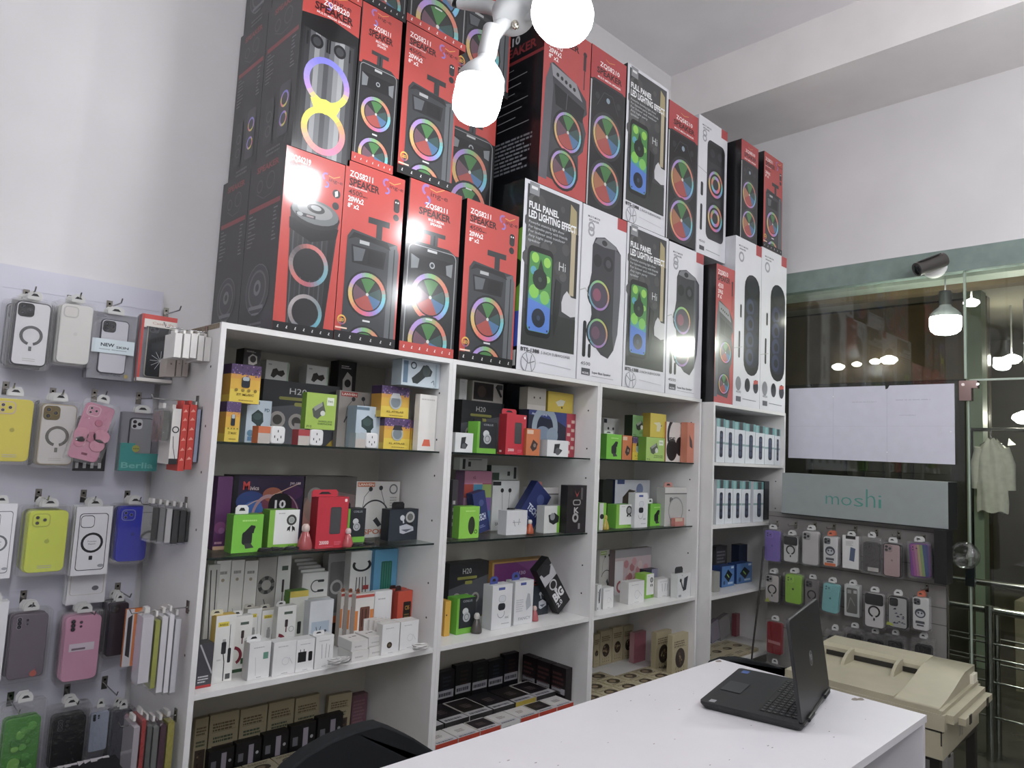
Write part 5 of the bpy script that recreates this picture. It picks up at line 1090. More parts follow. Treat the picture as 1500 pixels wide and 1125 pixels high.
def g_cable(f, tagc='#d8c41c', cab='#2a2c30', kind=0):
    f.rect(0, 0, 1, 1, '#d8d8d4')
    if tagc: f.rect(.12, .83, .66, .9, tagc); f.text('BASEUS', .2, .845, .03, '#5a5010', w=.4)
    if kind == 0: f.rr(.36, .42, .6, .6, .06, cab); f.rect(.4, .6, .56, .64, '#9a9a9a'); f.line([(.48, .42), (.55, .3), (.56, .02)], .05, cab); f.line([(.74, .85), (.76, .5)], .03, cab); f.rr(.7, .28, .86, .5, .06, cab); f.rect(.66, .04, .9, .12, '#4a4c4c'); f.text('BASEUS', .18, .33, .02, '#9a9a98', w=.2)
    else: f.ring(.05, .3, .34, .5, cab, n=20, a0=-60, a1=80); f.rr(.42, .6, .58, .74, .04, '#3a2c30'); f.line([(.5, .6), (.5, .5)], .06, '#5a1c28'); f.rect(.35, .84, .8, .89, '#4c5c50'); f.ring(.78, .55, .12, .14, '#6a746c', n=14); f.rect(.5, .14, 1, .24, '#3c6444'); f.rect(.0, .0, 1, .06, '#2c4c30')
def g_chg(f, k=0):
    f.rect(0, 0, 1, 1, '#dcdcdc')
    if k == 1: f.rect(.1, .3, .56, .62, '#1c1c1e'); f.rr(.68, .3, .9, .6, .06, '#1c1c1e'); f.rect(.2, .62, .24, .7, '#3a3a3c'); f.rect(.4, .62, .44, .7, '#3a3a3c')
    elif k == 2: f.line([(.35, .75), (.38, .3)], .03, '#8c8c90'); f.line([(.6, .75), (.58, .3)], .03, '#8c8c90'); f.line([(.78, .7), (.76, .3)], .03, '#8c8c90')
    elif k == 3: f.rect(.66, .52, .9, .7, '#5a8c78'); f.line([(.3, .6), (.36, .1)], .02, '#b0b0b4')
    elif k == 4: f.ell(.45, .3, .15, '#2a2420'); f.ell(.45, .3, .08, '#6a5a40')
    else: f.ring(.55, .4, .14, .16, '#c0c0c4', n=16); f.line([(.7, .5), (.86, .3)], .02, '#b4b4b8')
    f.lines(.2, .8, .84, .9, 1, '#a8a8ac', k+2, .4); f.lines(.4, .7, .04, .08, 1, '#88888c', k+3, .4)
def g_white_d(f, c='#2a2c30'): f.rect(0, 0, 1, 1, '#d6d8d8'); f.poly([(.3, .2), (.34, .76), (.6, .8), (.56, .5), (.72, .4), (.6, .18)], c); f.ell(.5, .32, .12, '#5a5c60')
def g_orange(f, c='#c8703c'): f.rect(0, 0, 1, 1, c); f.rect(.05, .8, .5, .95, '#d8b8a0'); f.poly([(.3, .3), (.5, .6), (.85, .45), (.75, .25), (.5, .15)], '#3c2c2c'); f.ell(.62, .38, .1, '#8c7a70')
def g_or2(f): f.rect(0, 0, 1, 1, '#d2cfca'); f.rect(.0, .35, .16, .7, '#d07a28'); f.rect(.8, .35, 1, .7, '#d07a28'); f.rr(.25, .32, .78, .76, .06, '#6a4030'); f.rect(.36, .4, .42, .72, '#3a2018'); f.rect(.55, .4, .62, .72, '#3a2018'); f.rect(0, .93, 1, .98, '#b8483c'); f.text('Cable', .3, .1, .1, '#5a5854', w=.4)
def g_headblue(f): f.rect(0, 0, 1, 1, '#1c2236'); f.poly([(0, 1), (1, 1), (1, .55), (.6, .8), (0, .9)], '#2c3c78'); f.rect(.8, 0, 1, 1, '#a83040'); f.text('Accompanying Headset', .06, .9, .05, '#c0c8d8', w=.5); f.ring(.34, .62, .17, .27, '#8c9ca8', n=24, a0=-10, a1=200, k=1.2); f.ell(.3, .35, .2, '#76869a', ry=.2); f.ell(.5, .46, .12, '#8494a4'); [f.rect(.82+.09*(i % 2), .08+i*.1, .89+.09*(i % 2), .15+i*.1, '#d0b0a4') for i in range(8)]
def g_multi(f):
    c = ('#b87a9a', '#c8a0a8', '#a8506a', '#b84838', '#3c8cb0', '#94ac58', '#c090b0', '#d0a070', '#7a5a9a', '#5a6ab0', '#b8687a', '#4a78a8')
    f.rect(0, 0, 1, 1, '#9a7a90')
    for i in range(12): x, y = (i % 3)*.33, .78-(i//3)*.22; f.rect(x, y, x+.34, y+.22, c[i])
    f.rect(0, .8, 1, 1, '#b0708a'); f.text('tG', .3, .87, .05, '#5a3a4a', w=.1)
def g_navy(f): f.rect(0, 0, 1, 1, '#28356c'); f.ell(.6, .72, .2, '#46548c'); f.text('TECH', .2, .3, .16, '#d0d8e8', w=.6, bold=.03); f.lines(.2, .7, .12, .2, 2, '#8090b8', 2)
def g_black(f): f.rect(0, 0, 1, 1, '#1e1a1d'); f.poly([(.36, .9), (.5, .8), (.64, .9), (.5, .75)], '#a83434'); f.rr(.3, .58, .7, .7, .08, '#9a9896'); f.rr(.34, .6, .66, .68, .06, '#1e1a1d'); f.text('K', .36, .42, .12, '#b8b6b4', w=.26, bold=.03); f.ell(.45, .32, .16, '#a8a6a4'); f.ell(.45, .32, .08, '#1e1a1d'); f.rect(.7, .7, .8, .95, '#5a5658'); f.rect(.6, .08, .7, .2, '#8c8888')
def g_v(f, c='#2a3440'): f.rect(0, 0, 1, 1, '#d4d6d6'); f.poly([(.5, .8), (.8, .88), (.66, .3), (.42, .26)], c); f.line([(.24, .72), (.4, .4), (.55, .3)], .08, '#1c2024'); f.ell(.24, .72, .08, '#1c2024'); f.text('V', .3, .9, .06, '#6a7074', w=.1); f.rect(.1, .03, .3, .12, '#8c9094')
def g_tall(f, dev='#22262e'): f.rect(0, 0, 1, 1, '#d4d5d7'); f.rect(.3, .88, .62, .94, '#46569a'); f.rr(.32, .6, .68, .76, .12, '#9aa0a8'); f.rr(.34, .61, .66, .75, .1, '#c8ccd2'); f.rr(.3, .42, .66, .58, .1, dev); f.ring(.46, .36, .16, .18, '#6a6e76', n=20, a0=180, a1=380); f.text('ANC', .66, .22, .05, '#7a7c82', w=.2); f.lines(.5, .9, .1, .14, 1, '#9a9ca0', 1)
def g_fancy(f): f.rect(0, 0, 1, 1, '#d2d3d5'); f.rect(.3, .9, .6, .96, '#46569a'); f.poly([(.7, .7), (.82, .68), (.9, .4), (.66, .3), (.6, .5)], '#a4a8ae'); f.lines(.1, .5, .3, .6, 6, '#b0b2b6', 4); f.text('FANCY', .24, .1, .07, '#9a9ca2', w=.66)
def g_big(f): f.rect(0, 0, 1, 1, '#1f1f22'); f.rect(0, .62, 1, .86, '#b4b4b8'); f.poly([(.1, .9), (.5, .98), (.9, .84), (.6, .74), (.2, .78)], '#2a2a2e'); f.ring(.5, .52, .2, .27, '#b8b8ba', n=16); f.text('BIG', .14, .22, .16, '#d8d8da', w=.76, bold=.05); f.text('2.0', .14, .1, .09, '#d8d8da', w=.4, bold=.02); f.ell(.5, .4, .1, '#c8c8ca')
def g_phones(f): f.rect(0, 0, 1, 1, '#d4cec8'); f.ring(.48, .66, .34, .44, '#1a1a1c', n=28, a0=-20, a1=200, k=1.25); f.ell(.28, .3, .26, '#161618', ry=.3); f.ell(.66, .4, .2, '#1c1c1e', ry=.26); f.text('SS', .14, .52, .1, '#4a4a4c', w=.3, bold=.04)
def g_watch(f): f.rect(0, 0, 1, 1, '#cfd2da'); f.rect(.06, .9, .26, 1, '#3c5088'); f.poly([(.2, .2), (.22, .6), (.4, .78), (.6, .74), (.42, .66), (.38, .25)], '#4a4038'); f.ell(.7, .78, .1, '#7a88b0')
def g_pink(f): f.rect(0, 0, 1, 1, '#b8a4a8'); f.rect(0, .82, 1, 1, '#8a868a'); [f.ell(.3+.6*((i*37) % 11)/11, .2+.55*((i*53) % 13)/13, .07, ('#c08c90', '#a8686c', '#c8b0b0', '#b4787c')[i % 4], n=7) for i in range(18)]; f.rect(0, 0, .22, .75, '#c8c4c8'); f.ring(.15, .18, .06, .1, '#a05058', n=10)
def g_kraft(f, seed=1, ov=True):
    f.rect(0, 0, 1, 1, '#b3a784'); r = random.Random(seed)
    f.lines(.12, .9, .7, .86, 3, '#6a5c44', seed, .6, .2); f.line([(.1, .68), (.9, .69)], .01, '#6a5c44')
    if ov:
        f.ell(.5, .42, .3, '#33261c', ry=.34)
        for i in range(12): a = r.uniform(0, 6.28); q = r.uniform(0, .2); f.ell(.5+q*math.cos(a), .42+q*.7*math.sin(a), r.uniform(.03, .07), r.choice(('#8c7458', '#a8926c', '#5a4430')), n=6)
        for i in range(4): f.ell(.26+i*.16, .1, .03, '#4a3a28', n=6); f.line([(.2+i*.18, .16), (.26+i*.16, .22)], .02, '#6a5a40')
    else:
        f.rect(.12, .06, .88, .44, '#51423a'); [f.ell(r.uniform(.2, .8), r.uniform(.12, .42), r.uniform(.03, .09), r.choice(('#2a1f1c', '#6a4438', '#8a7a58', '#3a2a26')), n=7) for i in range(12)]; f.lines(.15, .85, .5, .62, 2, '#4c5c48', seed, .6, .2)
def g_teal(f):
    f.rect(0, 0, 1, 1, '#d3d8de'); f.rect(0, .81, 1, 1, '#5f9a9c'); f.rect(.04, .81, .3, 1, '#88b4b4'); f.rect(.42, .81, .8, 1, '#46484c'); f.rect(.0, .42, 1, .47, '#8aa8ac'); f.rr(.38, .12, .76, .72, .12, '#2c3240')
    for y in (.62, .5, .38, .24): f.ell(.57, y, .12, '#46506a')
def g_bbox(f): f.rect(0, 0, 1, 1, '#4878b4'); f.poly([(.5, .82), (.86, .55), (.55, .2), (.2, .5)], '#141c28'); f.line([(.42, .6), (.6, .42)], .05, '#8cc04c'); f.ell(.2, .2, .08, '#26426c'); f.rect(.5, .1, .9, .2, '#a8c0d8'); f.rect(.75, .85, .95, .95, '#c8d8e8')
def g_fast(f): f.rect(0, 0, 1, 1, '#58a4cc'); f.rr(.3, .42, .76, .86, .05, '#1c6e5e'); [f.rect(.36+i*.1, .44, .4+i*.1, .84, '#2c8c74') for i in range(4)]; f.text('FAST', .2, .22, .1, '#1a4a7c', w=.4, rot=3); f.text('CABLE', .34, .08, .1, '#1a4a7c', w=.56, rot=3)
def g_redor(f): f.rect(0, 0, 1, 1, '#cf4a2c'); f.rr(.4, .2, .92, .78, .04, '#1c1616'); f.text('C35', .52, .62, .08, '#d8a030', w=.3); f.lines(.48, .84, .3, .56, 5, '#8a7030', 3)
G = lambda s: 'goods on the %s' % s
# ===== left unit, upper glass shelf
z = 1.488; g = G('upper glass shelf of the left unit')
pb(328, 646, 349, 588, 2.10, .06, z, '#c08c18', g_mini, 'yellow and purple speaker box under another, at the far left of the top shelf', 'mini_speaker_box', group=g, side=g_mside)
pb(335, 591, 379, 534, 2.10, .06, atY(335, 589, 2.10).z, '#c08c18', g_mini, 'yellow and purple speaker box raised on another, left end of the top shelf', 'mini_speaker_box', group=g, side=g_mside)
pb(379, 652, 492, 560, 2.24, .08, z, '#1e1f23', g_h20, 'wide dark headphone carton lettered in grey, left unit top shelf', 'headphone_box', group=g)
zz = atY(400, 560, 2.24).z
pb(388, 558, 422, 529, 2.26, .055, zz, '#aeb4ae', g_white, 'small white earbud box on the left of the wide dark headphone carton', 'earphone_box', group=g)
pb(448, 564, 480, 536, 2.26, .055, zz, '#aeb4ae', g_white, 'small white earbud box on the right of the wide dark headphone carton', 'earphone_box', group=g)
pb(358, 646, 394, 586, 2.16, .07, z, '#9ab0bc', g_blue, 'pale blue car charger box beside the yellow boxes at the left', 'charger_box', group=g)
def adapter(u0, u1, vt, vb, Y, zs, label, redc):
    x0 = atY(u0, vb, Y).x; x1 = atY(u1, vb, Y).x; h = atY((u0+u1)/2, vt, Y).z-zs; w = x1-x0
    e = empty('travel_adapter', (x0, Y, zs+.0007)); tag(e, label, 'travel adapter', g)
    k = MB(); k.slab(rrect(w*.45, 0, w, h, h*.2), 0, .05, '#d8d8d8', lip=.003)
    for dx, dz in ((.72, .72), (.6, .4), (.84, .4), (.72, .25)): k.slab([(w*(dx-.015), h*(dz-.07)), (w*(dx+.015), h*(dz-.07)), (w*(dx+.015), h*(dz+.07)), (w*(dx-.015), h*(dz+.07))], -.0006, .001, '#26262a')
    k.build('body', SHINY, e)
    k = MB(); k.box((0, .004, 0), (w*.45, .046, h*.95), redc); f_ = Face(k, (0, .004, 0), (w*.45, 0, 0), (0, 0, h*.95)); f_.rect(.0, .0, 1, .6, '#b8b0a8'); k.build('card_wrap', CARD, e)
adapter(378, 417, 624, 648, 2.05, z, 'white travel adapter with an orange card, left of three on the top shelf', '#c86a3c')
adapter(437, 473, 629, 652, 2.05, z, 'white travel adapter under the lime green earphone box', '#a83a3c')
adapter(521, 553, 634, 656, 2.05, z, 'white travel adapter in front of the right pale blue box', '#a8b4b8')
za = atY(455, 629, 2.06).z
pb(446, 629, 490, 576, 2.055, .03, za+.001, '#6c9a1c', A(g_lime, '#98b83c', '#4c504a'), 'lime green earphone box propped on a travel adapter', 'earphone_box', group=g)
pb(494, 572, 520, 529, 2.28, .06, 1.66, '#151316', g_card, 'black mouse box standing high in the middle of the top shelf', 'mouse_box', group=g)
pb(492, 653, 554, 574, 2.20, .025, z, '#8f8a84', A(g_neck, '#9c968f', 'SPORTS', '#a83a34'), 'grey neckband earphone carton with red lettering, left unit top shelf', 'earphone_box', group=g)
pb(519, 655, 556, 595, 2.13, .06, z, '#9ab0bc', g_blue, 'pale blue car charger box before the grey neckband carton', 'charger_box', group=g)
pb(561, 658, 599, 613, 2.10, .065, z, '#c08c18', A(g_mini, None), 'yellow and purple box at the foot of the right hand stack', 'mini_speaker_box', group=g, side=g_mside)
pb(600, 659, 611, 616, 2.11, .06, z, '#c08c18', A(g_mini, None), 'narrow yellow and purple box between the stack and the tall white box', 'mini_speaker_box', group=g)
zb = atY(575, 612, 2.10).z
pb(557, 611, 598, 566, 2.10, .065, zb, '#c08c18', A(g_mini, False), 'yellow and purple box on top of the right hand stack', 'mini_speaker_box', group=g, side=g_mside)
pb(611, 659, 636, 578, 2.07, .03, z, '#d8d6d0', lambda f: (f.rect(0, 0, 1, 1, '#dad8d2'), f.poly([(.25, .08), (.75, .08), (.68, .2), (.36, .2)], '#d86040'), f.lines(.1, .9, .9, .95, 1, '#b8b4b0', 1)), 'tall plain white box with a red mark near its foot', 'charger_box', group=g)
zc = atY(590, 567, 2.12).z
pb(587, 567, 643, 529, 2.10, .06, zc+.001, '#a4b4bc', g_bulbbox, 'pale blue spotlight box lying across the top of the stack, right end', 'bulb_box', group=g)
pb(356, 536, 381, 511, 2.17, .06, atY(360, 536, 2.17).z, '#121214', g_card, 'black boxed pack with a white edge behind the raised yellow box', 'mouse_box', group=g)
# ===== left unit, lower glass shelf
z = 1.163; g = G('lower glass shelf of the left unit')
pb(311, 803, 333, 698, 2.16, .05, z, '#4a2450', g_purple, 'purple headphone carton pressed against the left side, middle shelf', 'headphone_box', group=g)
pb(334, 803, 438, 697, 2.24, .08, z, '#0f0c18', g_cosmic, 'large cosmic purple and blue headphone carton, middle shelf', 'headphone_box', group=g)
pb(440, 803, 516, 698, 2.24, .08, z, '#4c4440', g_dusk, 'dusky red and grey carton right of the cosmic carton', 'headphone_box', group=g)
pb(338, 811, 382, 754, 2.08, .05, z, '#4f8c18', g_buds, 'bright green earbud box with a white tab at the left, middle shelf', 'earphone_box', group=g, tab=('#d8d8d8', 350, 369, 741))
pb(391, 806, 435, 747, 2.09, .05, z, '#5c9420', g_ribbon, 'white and green box with a black ribbon badge before the cosmic carton', 'power_bank_box', group=g)
pb(461, 807, 506, 728, 2.06, .045, z, '#a81a2c', g_pb, 'bright red power bank box standing in the middle of the middle shelf', 'power_bank_box', group=g, tab=('#c02438', 462, 500, 718), side=g_pbs)
pb(507, 797, 533, 745, 2.15, .05, z, '#1c2020', g_bluds, 'black and green earbud box just right of the red power bank box', 'earphone_box', group=g, tab=('#1c1c1e', 508, 519, 737))
pb(516, 790, 581, 705, 2.24, .035, z, '#8a4a40', A(g_neck, '#c8c6c2', 'SPORTS', '#b8643c'), 'pale neckband earphone carton with an orange name, middle shelf', 'earphone_box', group=g)
pb(568, 797, 610, 746, 2.13, .05, z, '#1c2228', g_dark, 'dark blue grey earbud box with a black tab at the right end', 'earphone_box', group=g, tab=('#1a1a1c', 580, 598, 736))
def coil(u, v, zs, label, col='#1b1b1d', r=.016, n=3, cat='cable', name='coiled_cable', grp=None):
    p = atZ(u, v, zs); e = MB(); rr_ = random.Random(int(u*7+v))
    P = []
    for i in range(n*10): a = i*.63; q = r*(1+.2*math.sin(i*1.7)); P.append((q*math.cos(a)*1.3, q*math.sin(a)*.8, .0032+.0029*(i/10)+.001*rr_.random()))
    e.tube(P, .0022, col, n=6); o = e.build(name, PLASTIC, None, (p.x, p.y+r, zs)); tag(o, label, cat, grp); return o
for i, (u, d) in enumerate(((392, 'beside the green box'), (409, 'before the ribbon badge box'), (430, 'near the red power bank box'), (528, 'right of the red power bank box'), (545, 'before the pale neckband carton'))): 
    coil(u, (810, 809, 808, 803, 801)[i], z, 'small black coiled cable on the glass '+d, grp='small black cables on the middle glass shelf')
def bottle(u, vb, vt, zs, label, col, cap, grp=None, Y=None):
    p = atZ(u, vb, zs) if Y is None else atY(u, vb, Y); h = atY(u, vt, p.y).z-zs; r = h*.3
    e = empty('toy_bottle', (p.x, p.y+r, zs+.0007)); tag(e, label, 'bottle', grp)
    k = MB(); k.lathe([(.0001, 0), (r*.95, .001), (r, h*.08), (r*.9, h*.3), (r*.55, h*.6), (r*.4, h*.72)], col, n=18); k.build('bottle_body', BLISTER if col is None else SHINY, e)
    k = MB(); k.lathe([(r*.4, h*.7), (r*.52, h*.76), (r*.5, h*.9), (r*.3, h*.99), (.0001, h)], cap, n=16); k.build('cap', PLASTIC, e)
bottle(451, 807, 769, z, 'small red bottle with a pale cap, left of the red power bank box', '#a84a4c', '#d0b8b0', 'toy bottles')
bottle(513, 803, 775, z, 'small red bottle right of the red power bank box', '#b04c50', '#c8b0b0', 'toy bottles')
# ===== left unit, solid shelf
z = .805; g = G('solid shelf of the left unit')
pb(286, 1010, 308, 944, None, .05, z, '#3a3a40', lambda f: (f.rect(0, 0, 1, 1, '#46464c'), f.line([(.1, 1), (1, .3)], .1, '#b0b0b4'), f.rect(0, 0, 1, .06, '#b83030'), f.lines(.1, .8, .12, .3, 3, '#c8c8cc', 1)), 'dark grey box with a red foot at the left corner of the solid shelf', 'cable_box', group=g)
pb(309, 1003, 338, 902, None, .035, z, '#c8a83c', g_cable, 'tall cable box with a yellow tag at the front left of the solid shelf', 'cable_box', group=g, tab=('#c8c4a8', 312, 330, 895))
pb(338, 974, 365, 903, 2.12, .03, z, '#cacac6', A(g_cable, None, '#7a1c30', 1), 'cable box with a dark red cable beside the yellow tagged one, front row', 'cable_box', group=g, tab=('#d0d0cc', 343, 358, 896))
for i, (u0, u1) in enumerate(((358, 379), (380, 402))): pb(u0, 955, u1, 892+i*2, 2.2+.005*i, .03, z, '#c8c4b8', A(g_cable, '#d8c41c', '#9a9a98', 0), ('left' if not i else 'right')+' one of two pale cable boxes with yellow tags behind the white charger boxes', 'cable_box', group=g, tab=('#b8b4a8', u0+3, u1-4, 887))
pb(403, 950, 430, 888, 2.17, .03, z, '#cacac6', A(g_cable, None, '#7a1c30', 1), 'cable box with a dark red cable behind the plug charger box', 'cable_box', group=g, tab=('#c0c0bc', 408, 421, 882))
pb(362, 998, 393, 941, None, .04, z, '#c8c8c8', A(g_chg, 3), 'white charger box with a small green square, front row', 'charger_box', group=g, side=lambda f: (f.rect(0, 0, 1, 1, '#b8b8ba')), tab=('#d4d4d4', 366, 386, 932))
pb(398, 992, 431, 940, None, .045, z, '#c8c8c8', A(g_chg, 0), 'white earphone box with a faint coil, front row', 'earphone_box', group=g)
pb(432, 986, 458, 937, None, .045, z, '#c8c8c8', A(g_chg, 1), 'white charger box printed with a black plug, front row', 'charger_box', group=g)
pb(460, 981, 486, 932, None, .045, z, '#c8c8c8', A(g_chg, 2), 'white earphone box with three hanging lines, front row', 'earphone_box', group=g, tab=('#d0d0d0', 464, 480, 926))
# bagged packs at the back left
for i, (u0, u1, vt, d) in enumerate(((309, 330, 822, 'leftmost'), (331, 350, 821, 'second'), (351, 370, 822, 'third'))): pb(u0, 930, u1, vt, 2.27+.01*i, .02, z, '#d4d0c8', lambda f: (f.rect(0, 0, 1, 1, '#e2e0da'), f.ell(.5, .8, .12, '#a89a80'), f.line([(.3, .5), (.7, .3)], .04, '#a8a8a4'), f.lines(.2, .8, .86, .92, 1, '#8a8a84', 3)), 'pale bagged cable pack, %s at the back of the solid shelf' % d, 'cable_pack', group=g, m=GLOSS)
pb(298, 925, 315, 828, 2.2, .012, z, '#c4c2bc', lambda f: (f.rect(0, 0, 1, 1, '#c6c4be'), f.line([(.2, .95), (.5, .1)], .1, '#26262a'), f.line([(.7, .95), (.8, .4)], .08, '#26262a')), 'cable card with two black cables in the left corner, behind the yellow tagged box', 'cable_pack', group=g)
pb(371, 925, 398, 817, 2.29, .02, z, '#8a8680', lambda f: (f.rect(0, 0, 1, 1, '#a8a49e'), f.ring(.5, .7, .26, .46, ['#26282a', '#8c8c84']*6, n=24), f.line([(.4, .55), (.75, .32)], .06, '#6a6a66'), f.text('DY CABLE', .2, .22, .07, '#a84c50', w=.7)), 'pack with a thick coiled black and white cable, back of the solid shelf', 'cable_pack', group=g)
pb(399, 925, 419, 815, 2.3, .03, z, '#cacac6', A(g_cable, None, '#7a1c30', 1), 'tall cable box with a dark red cable in the back row', 'cable_box', group=g)
pb(421, 925, 448, 866, 2.21, .04, z, '#5a8c2c', lambda f: (f.rect(0, 0, 1, 1, '#c8cac0'), f.rect(0, .9, 1, 1, '#c8b43c'), f.rr(.5, .3, .7, .5, .05, '#2a2c2a')), 'green sided white box in the middle of the solid shelf', 'cable_box', group=g)
lc = pb(428, 925, 480, 878, 2.255, .14, z, '#c0beb8', A(g_chg, 0), 'long white carton carrying the receding row of adapter boxes', 'charger_box', group=g)
cz = lc.location.z+max(v.co.z for v in lc.data.vertices)+.0003
for i in range(5): pb(428+i*3.4, 870, 455+i*6, 819+i*5, 2.385-i*.028, .024, cz, '#bcbab6', (lambda f: (f.rect(0, 0, 1, 1, '#d0d0cc'), f.ring(.55, .45, .18, .22, '#4a4c50', n=16, a0=60, a1=300), f.rr(.6, .6, .85, .7, .03, '#2a2c30'), f.rr(.6, .2, .85, .3, .03, '#2a2c30'))) , 'white adapter cable box, number %s from the back of a receding row' % ('one', 'two', 'three', 'four', 'five')[i], 'cable_box', group='white adapter boxes in a receding row')
pb(452, 925, 486, 880, 2.17, .04, z, '#c8ccd0', lambda f: (f.rect(0, 0, 1, 1, '#ccd0d4'), f.rect(.1, .1, .85, .6, '#a8b8c8'), f.line([(.3, .5), (.4, .3), (.5, .5)], .03, '#4a5058'), f.ell(.7, .4, .06, '#4a5058')), 'white earphone box with a blue window, middle of the solid shelf', 'earphone_box', group=g)
pb(474, 925, 505, 811, 2.3, .04, z, '#8a8884', lambda f: (f.rect(0, 0, 1, 1, '#8c8a88'), f.rr(.1, .3, .9, .9, .1, '#6c6a6a'), f.ring(.45, .6, .2, .3, '#b0aeac', n=16), f.rect(0, 0, 1, .18, '#2a1c18'), f.rect(0, .18, 1, .26, '#c8642c')), 'grey blister box with an orange band at the back of the solid shelf', 'cable_box', group=g, m=GLOSS)
pb(507, 925, 540, 808, 2.26, .04, z, '#c8c8c4', lambda f: (f.rect(0, 0, 1, 1, '#d0d0cc'), f.ring(.5, .84, .3, .42, '#1c1c1e', n=20, a0=150, a1=400, k=.6), [f.line([(.3+i*.13, .7), (.28+i*.16, .35)], .04, '#2a2a2c') for i in range(4)], f.rect(.6, .55, .85, .6, '#a83c3c')), 'white box with a four headed black cable, back of the solid shelf', 'cable_box', group=g)
pb(542, 925, 576, 805, 2.24, .05, z, '#3c84ac', g_fast, 'sky blue cable box with handwriting style letters at the back right', 'cable_box', group=g, tab=('#2c5c7c', 551, 562, 801))
for i in range(3): pb(496+i*11, 933-i*2, 513+i*11 if i < 2 else 545, 868+i*1, 2.19-.03*i, .026, z, '#b8b0a8', g_or2, 'orange and white cable box, %s of three standing close together' % ('back left', 'middle', 'front right')[i], 'cable_box', group=g, tab=('#8a4a2c', 503+i*11, 508+i*11, 863))
pb(546, 925, 571, 866, 2.15, .03, z, '#ccccca', A(g_chg, 0), 'white cable box with a side slot between the orange boxes', 'cable_box', group=g)
for i in range(2): pb(572+i*8, 925, 592+i*9, 863+i*3, 2.21-i*.045, .03, z, '#b8402c', g_redor, ('rear' if not i else 'front')+' one of two red orange cable boxes at the right', 'cable_box', group=g, tab=('#3a2420', 575+i*8, 583+i*8, 859))
def flat(u0, vb, w, d, h, zs, label, col='#d0cecb', rz=0, n=1, name='charger_box', topart=None, frontart=None, grp=None):
    p = atZ(u0, vb, zs); k = MB(); k.box((0, 0, 0), (w, d, h), col)
    if topart: topart(fTop(k, w, d, h))
    if frontart: frontart(fFront(k, w, h))
    o = k.build(name, CARD, None, (p.x, p.y, zs), (0, 0, math.radians(rz))); return tag(o, label, 'box', grp)
tp = lambda f: (f.rect(.3, .55, .45, .62, '#26262a'), f.rect(.55, .6, .8, .7, '#3a3a3c'))
for i, (u, v, lv, d) in enumerate(((515, 970, 0, 'lower left'), (540, 963, 0, 'lower right'), (514, 970, 1, 'upper left'), (539, 963, 1, 'upper right'))):
    p = atZ(u, v, z); k = MB(); w_ = .062; k.box((0, 0, 0), (w_, .085, .03), '#cdcbc8'); tp(fTop(k, w_, .085, .03)); fFront(k, w_, .03).lines(.2, .8, .3, .6, 1, '#a8a6a4', i)
    o = k.build('charger_box', CARD, None, (p.x+lv*.002, p.y+lv*.006, z+.0007+lv*.0312)); tag(o, 'flat white charger box, %s of a stack of four' % d, 'box', 'flat white charger boxes')
for i in range(4): pb(531+i*8, 945, 549+i*10, 906+i*1, 2.125-i*.012, .008, z, '#c8c4c0', None, 'thin white sleeve, number %s of four leaning behind the round button box' % ('one', 'two', 'three', 'four')[i], 'cable_box', group='thin white sleeves')
pb(558, 961, 583, 914, None, .035, z, '#c8c6c2', A(g_chg, 4), 'white box with a round black button picture, right part of the solid shelf', 'charger_box', group=g)
pb(585, 953, 611, 910, None, .05, z, '#d0cecb', A(g_chg, 0), 'plain white box at the right end, beside the coiled white cables', 'charger_box', group=g)
for i in range(5): coil(621, 953, z+.0005+i*.0145, 'white coiled cable, number %s from the bottom in the pile at the right end' % ('one', 'two', 'three', 'four', 'five')[i], '#c9c7c4', .019, 4, grp='pile of coiled white cables')
for i in range(6): coil(494+(i % 2)*12, 975-(i % 2)*3, z+.0005+(i//2)*.0145, 'white coiled cable, %s small pile, %s one' % (('left', 'right')[i % 2], ('bottom', 'middle', 'top')[i//2]), '#b9b7b6', .015, 4, grp='small piles of coiled white cables')
# ===== left unit, bottom bay
z = .42; g = 'kraft cartons in the bottom bay of the left unit'
for i, (u0, u1, vt) in enumerate(((283, 302, 1053), (304, 346, 1045), (348, 387, 1037), (389, 426, 1028), (428, 463, 1021))):
    pb(u0, 1100, u1, vt, 2.375, .02, z, '#9c9070', (lambda s: lambda f: g_kraft(f, s, False))(i+3), 'kraft picture carton standing at the back of the lowest bay, %s from left' % ('first', 'second', 'third', 'fourth', 'fifth')[i], 'picture_box', group=g)
pb(476, 1080, 510, 1019, 2.36, .02, z, '#9c9070', lambda f: g_kraft(f, 9, False), 'kraft carton leaning a little beside the dull pink box, lowest bay', 'picture_box', group=g, tilt=2)
pb(513, 1075, 535, 1018, 2.36, .03, z, '#6a4450', lambda f: (f.rect(0, 0, 1, 1, '#75505a'), f.lines(.1, .9, .2, .9, 8, '#8c6470', 3)), 'dull pink carton in the back corner of the lowest bay', 'picture_box', group=g)
for i in range(5): pb(306+i*40, 1112-i*13, 342+i*40, 1098-i*12.5, 2.33, .03, z, '#141216', lambda f: (f.rect(.5, .15, .7, .85, '#9c94a4'), f.ell(.85, .5, .06, '#a8a8b0'), f.rect(.1, .3, .3, .6, '#6a6a74')), 'flat black accessory carton in front of the %s kraft carton' % ('first', 'second', 'third', 'fourth', 'fifth')[i], 'accessory_box', group='black flat cartons in the lowest bay')
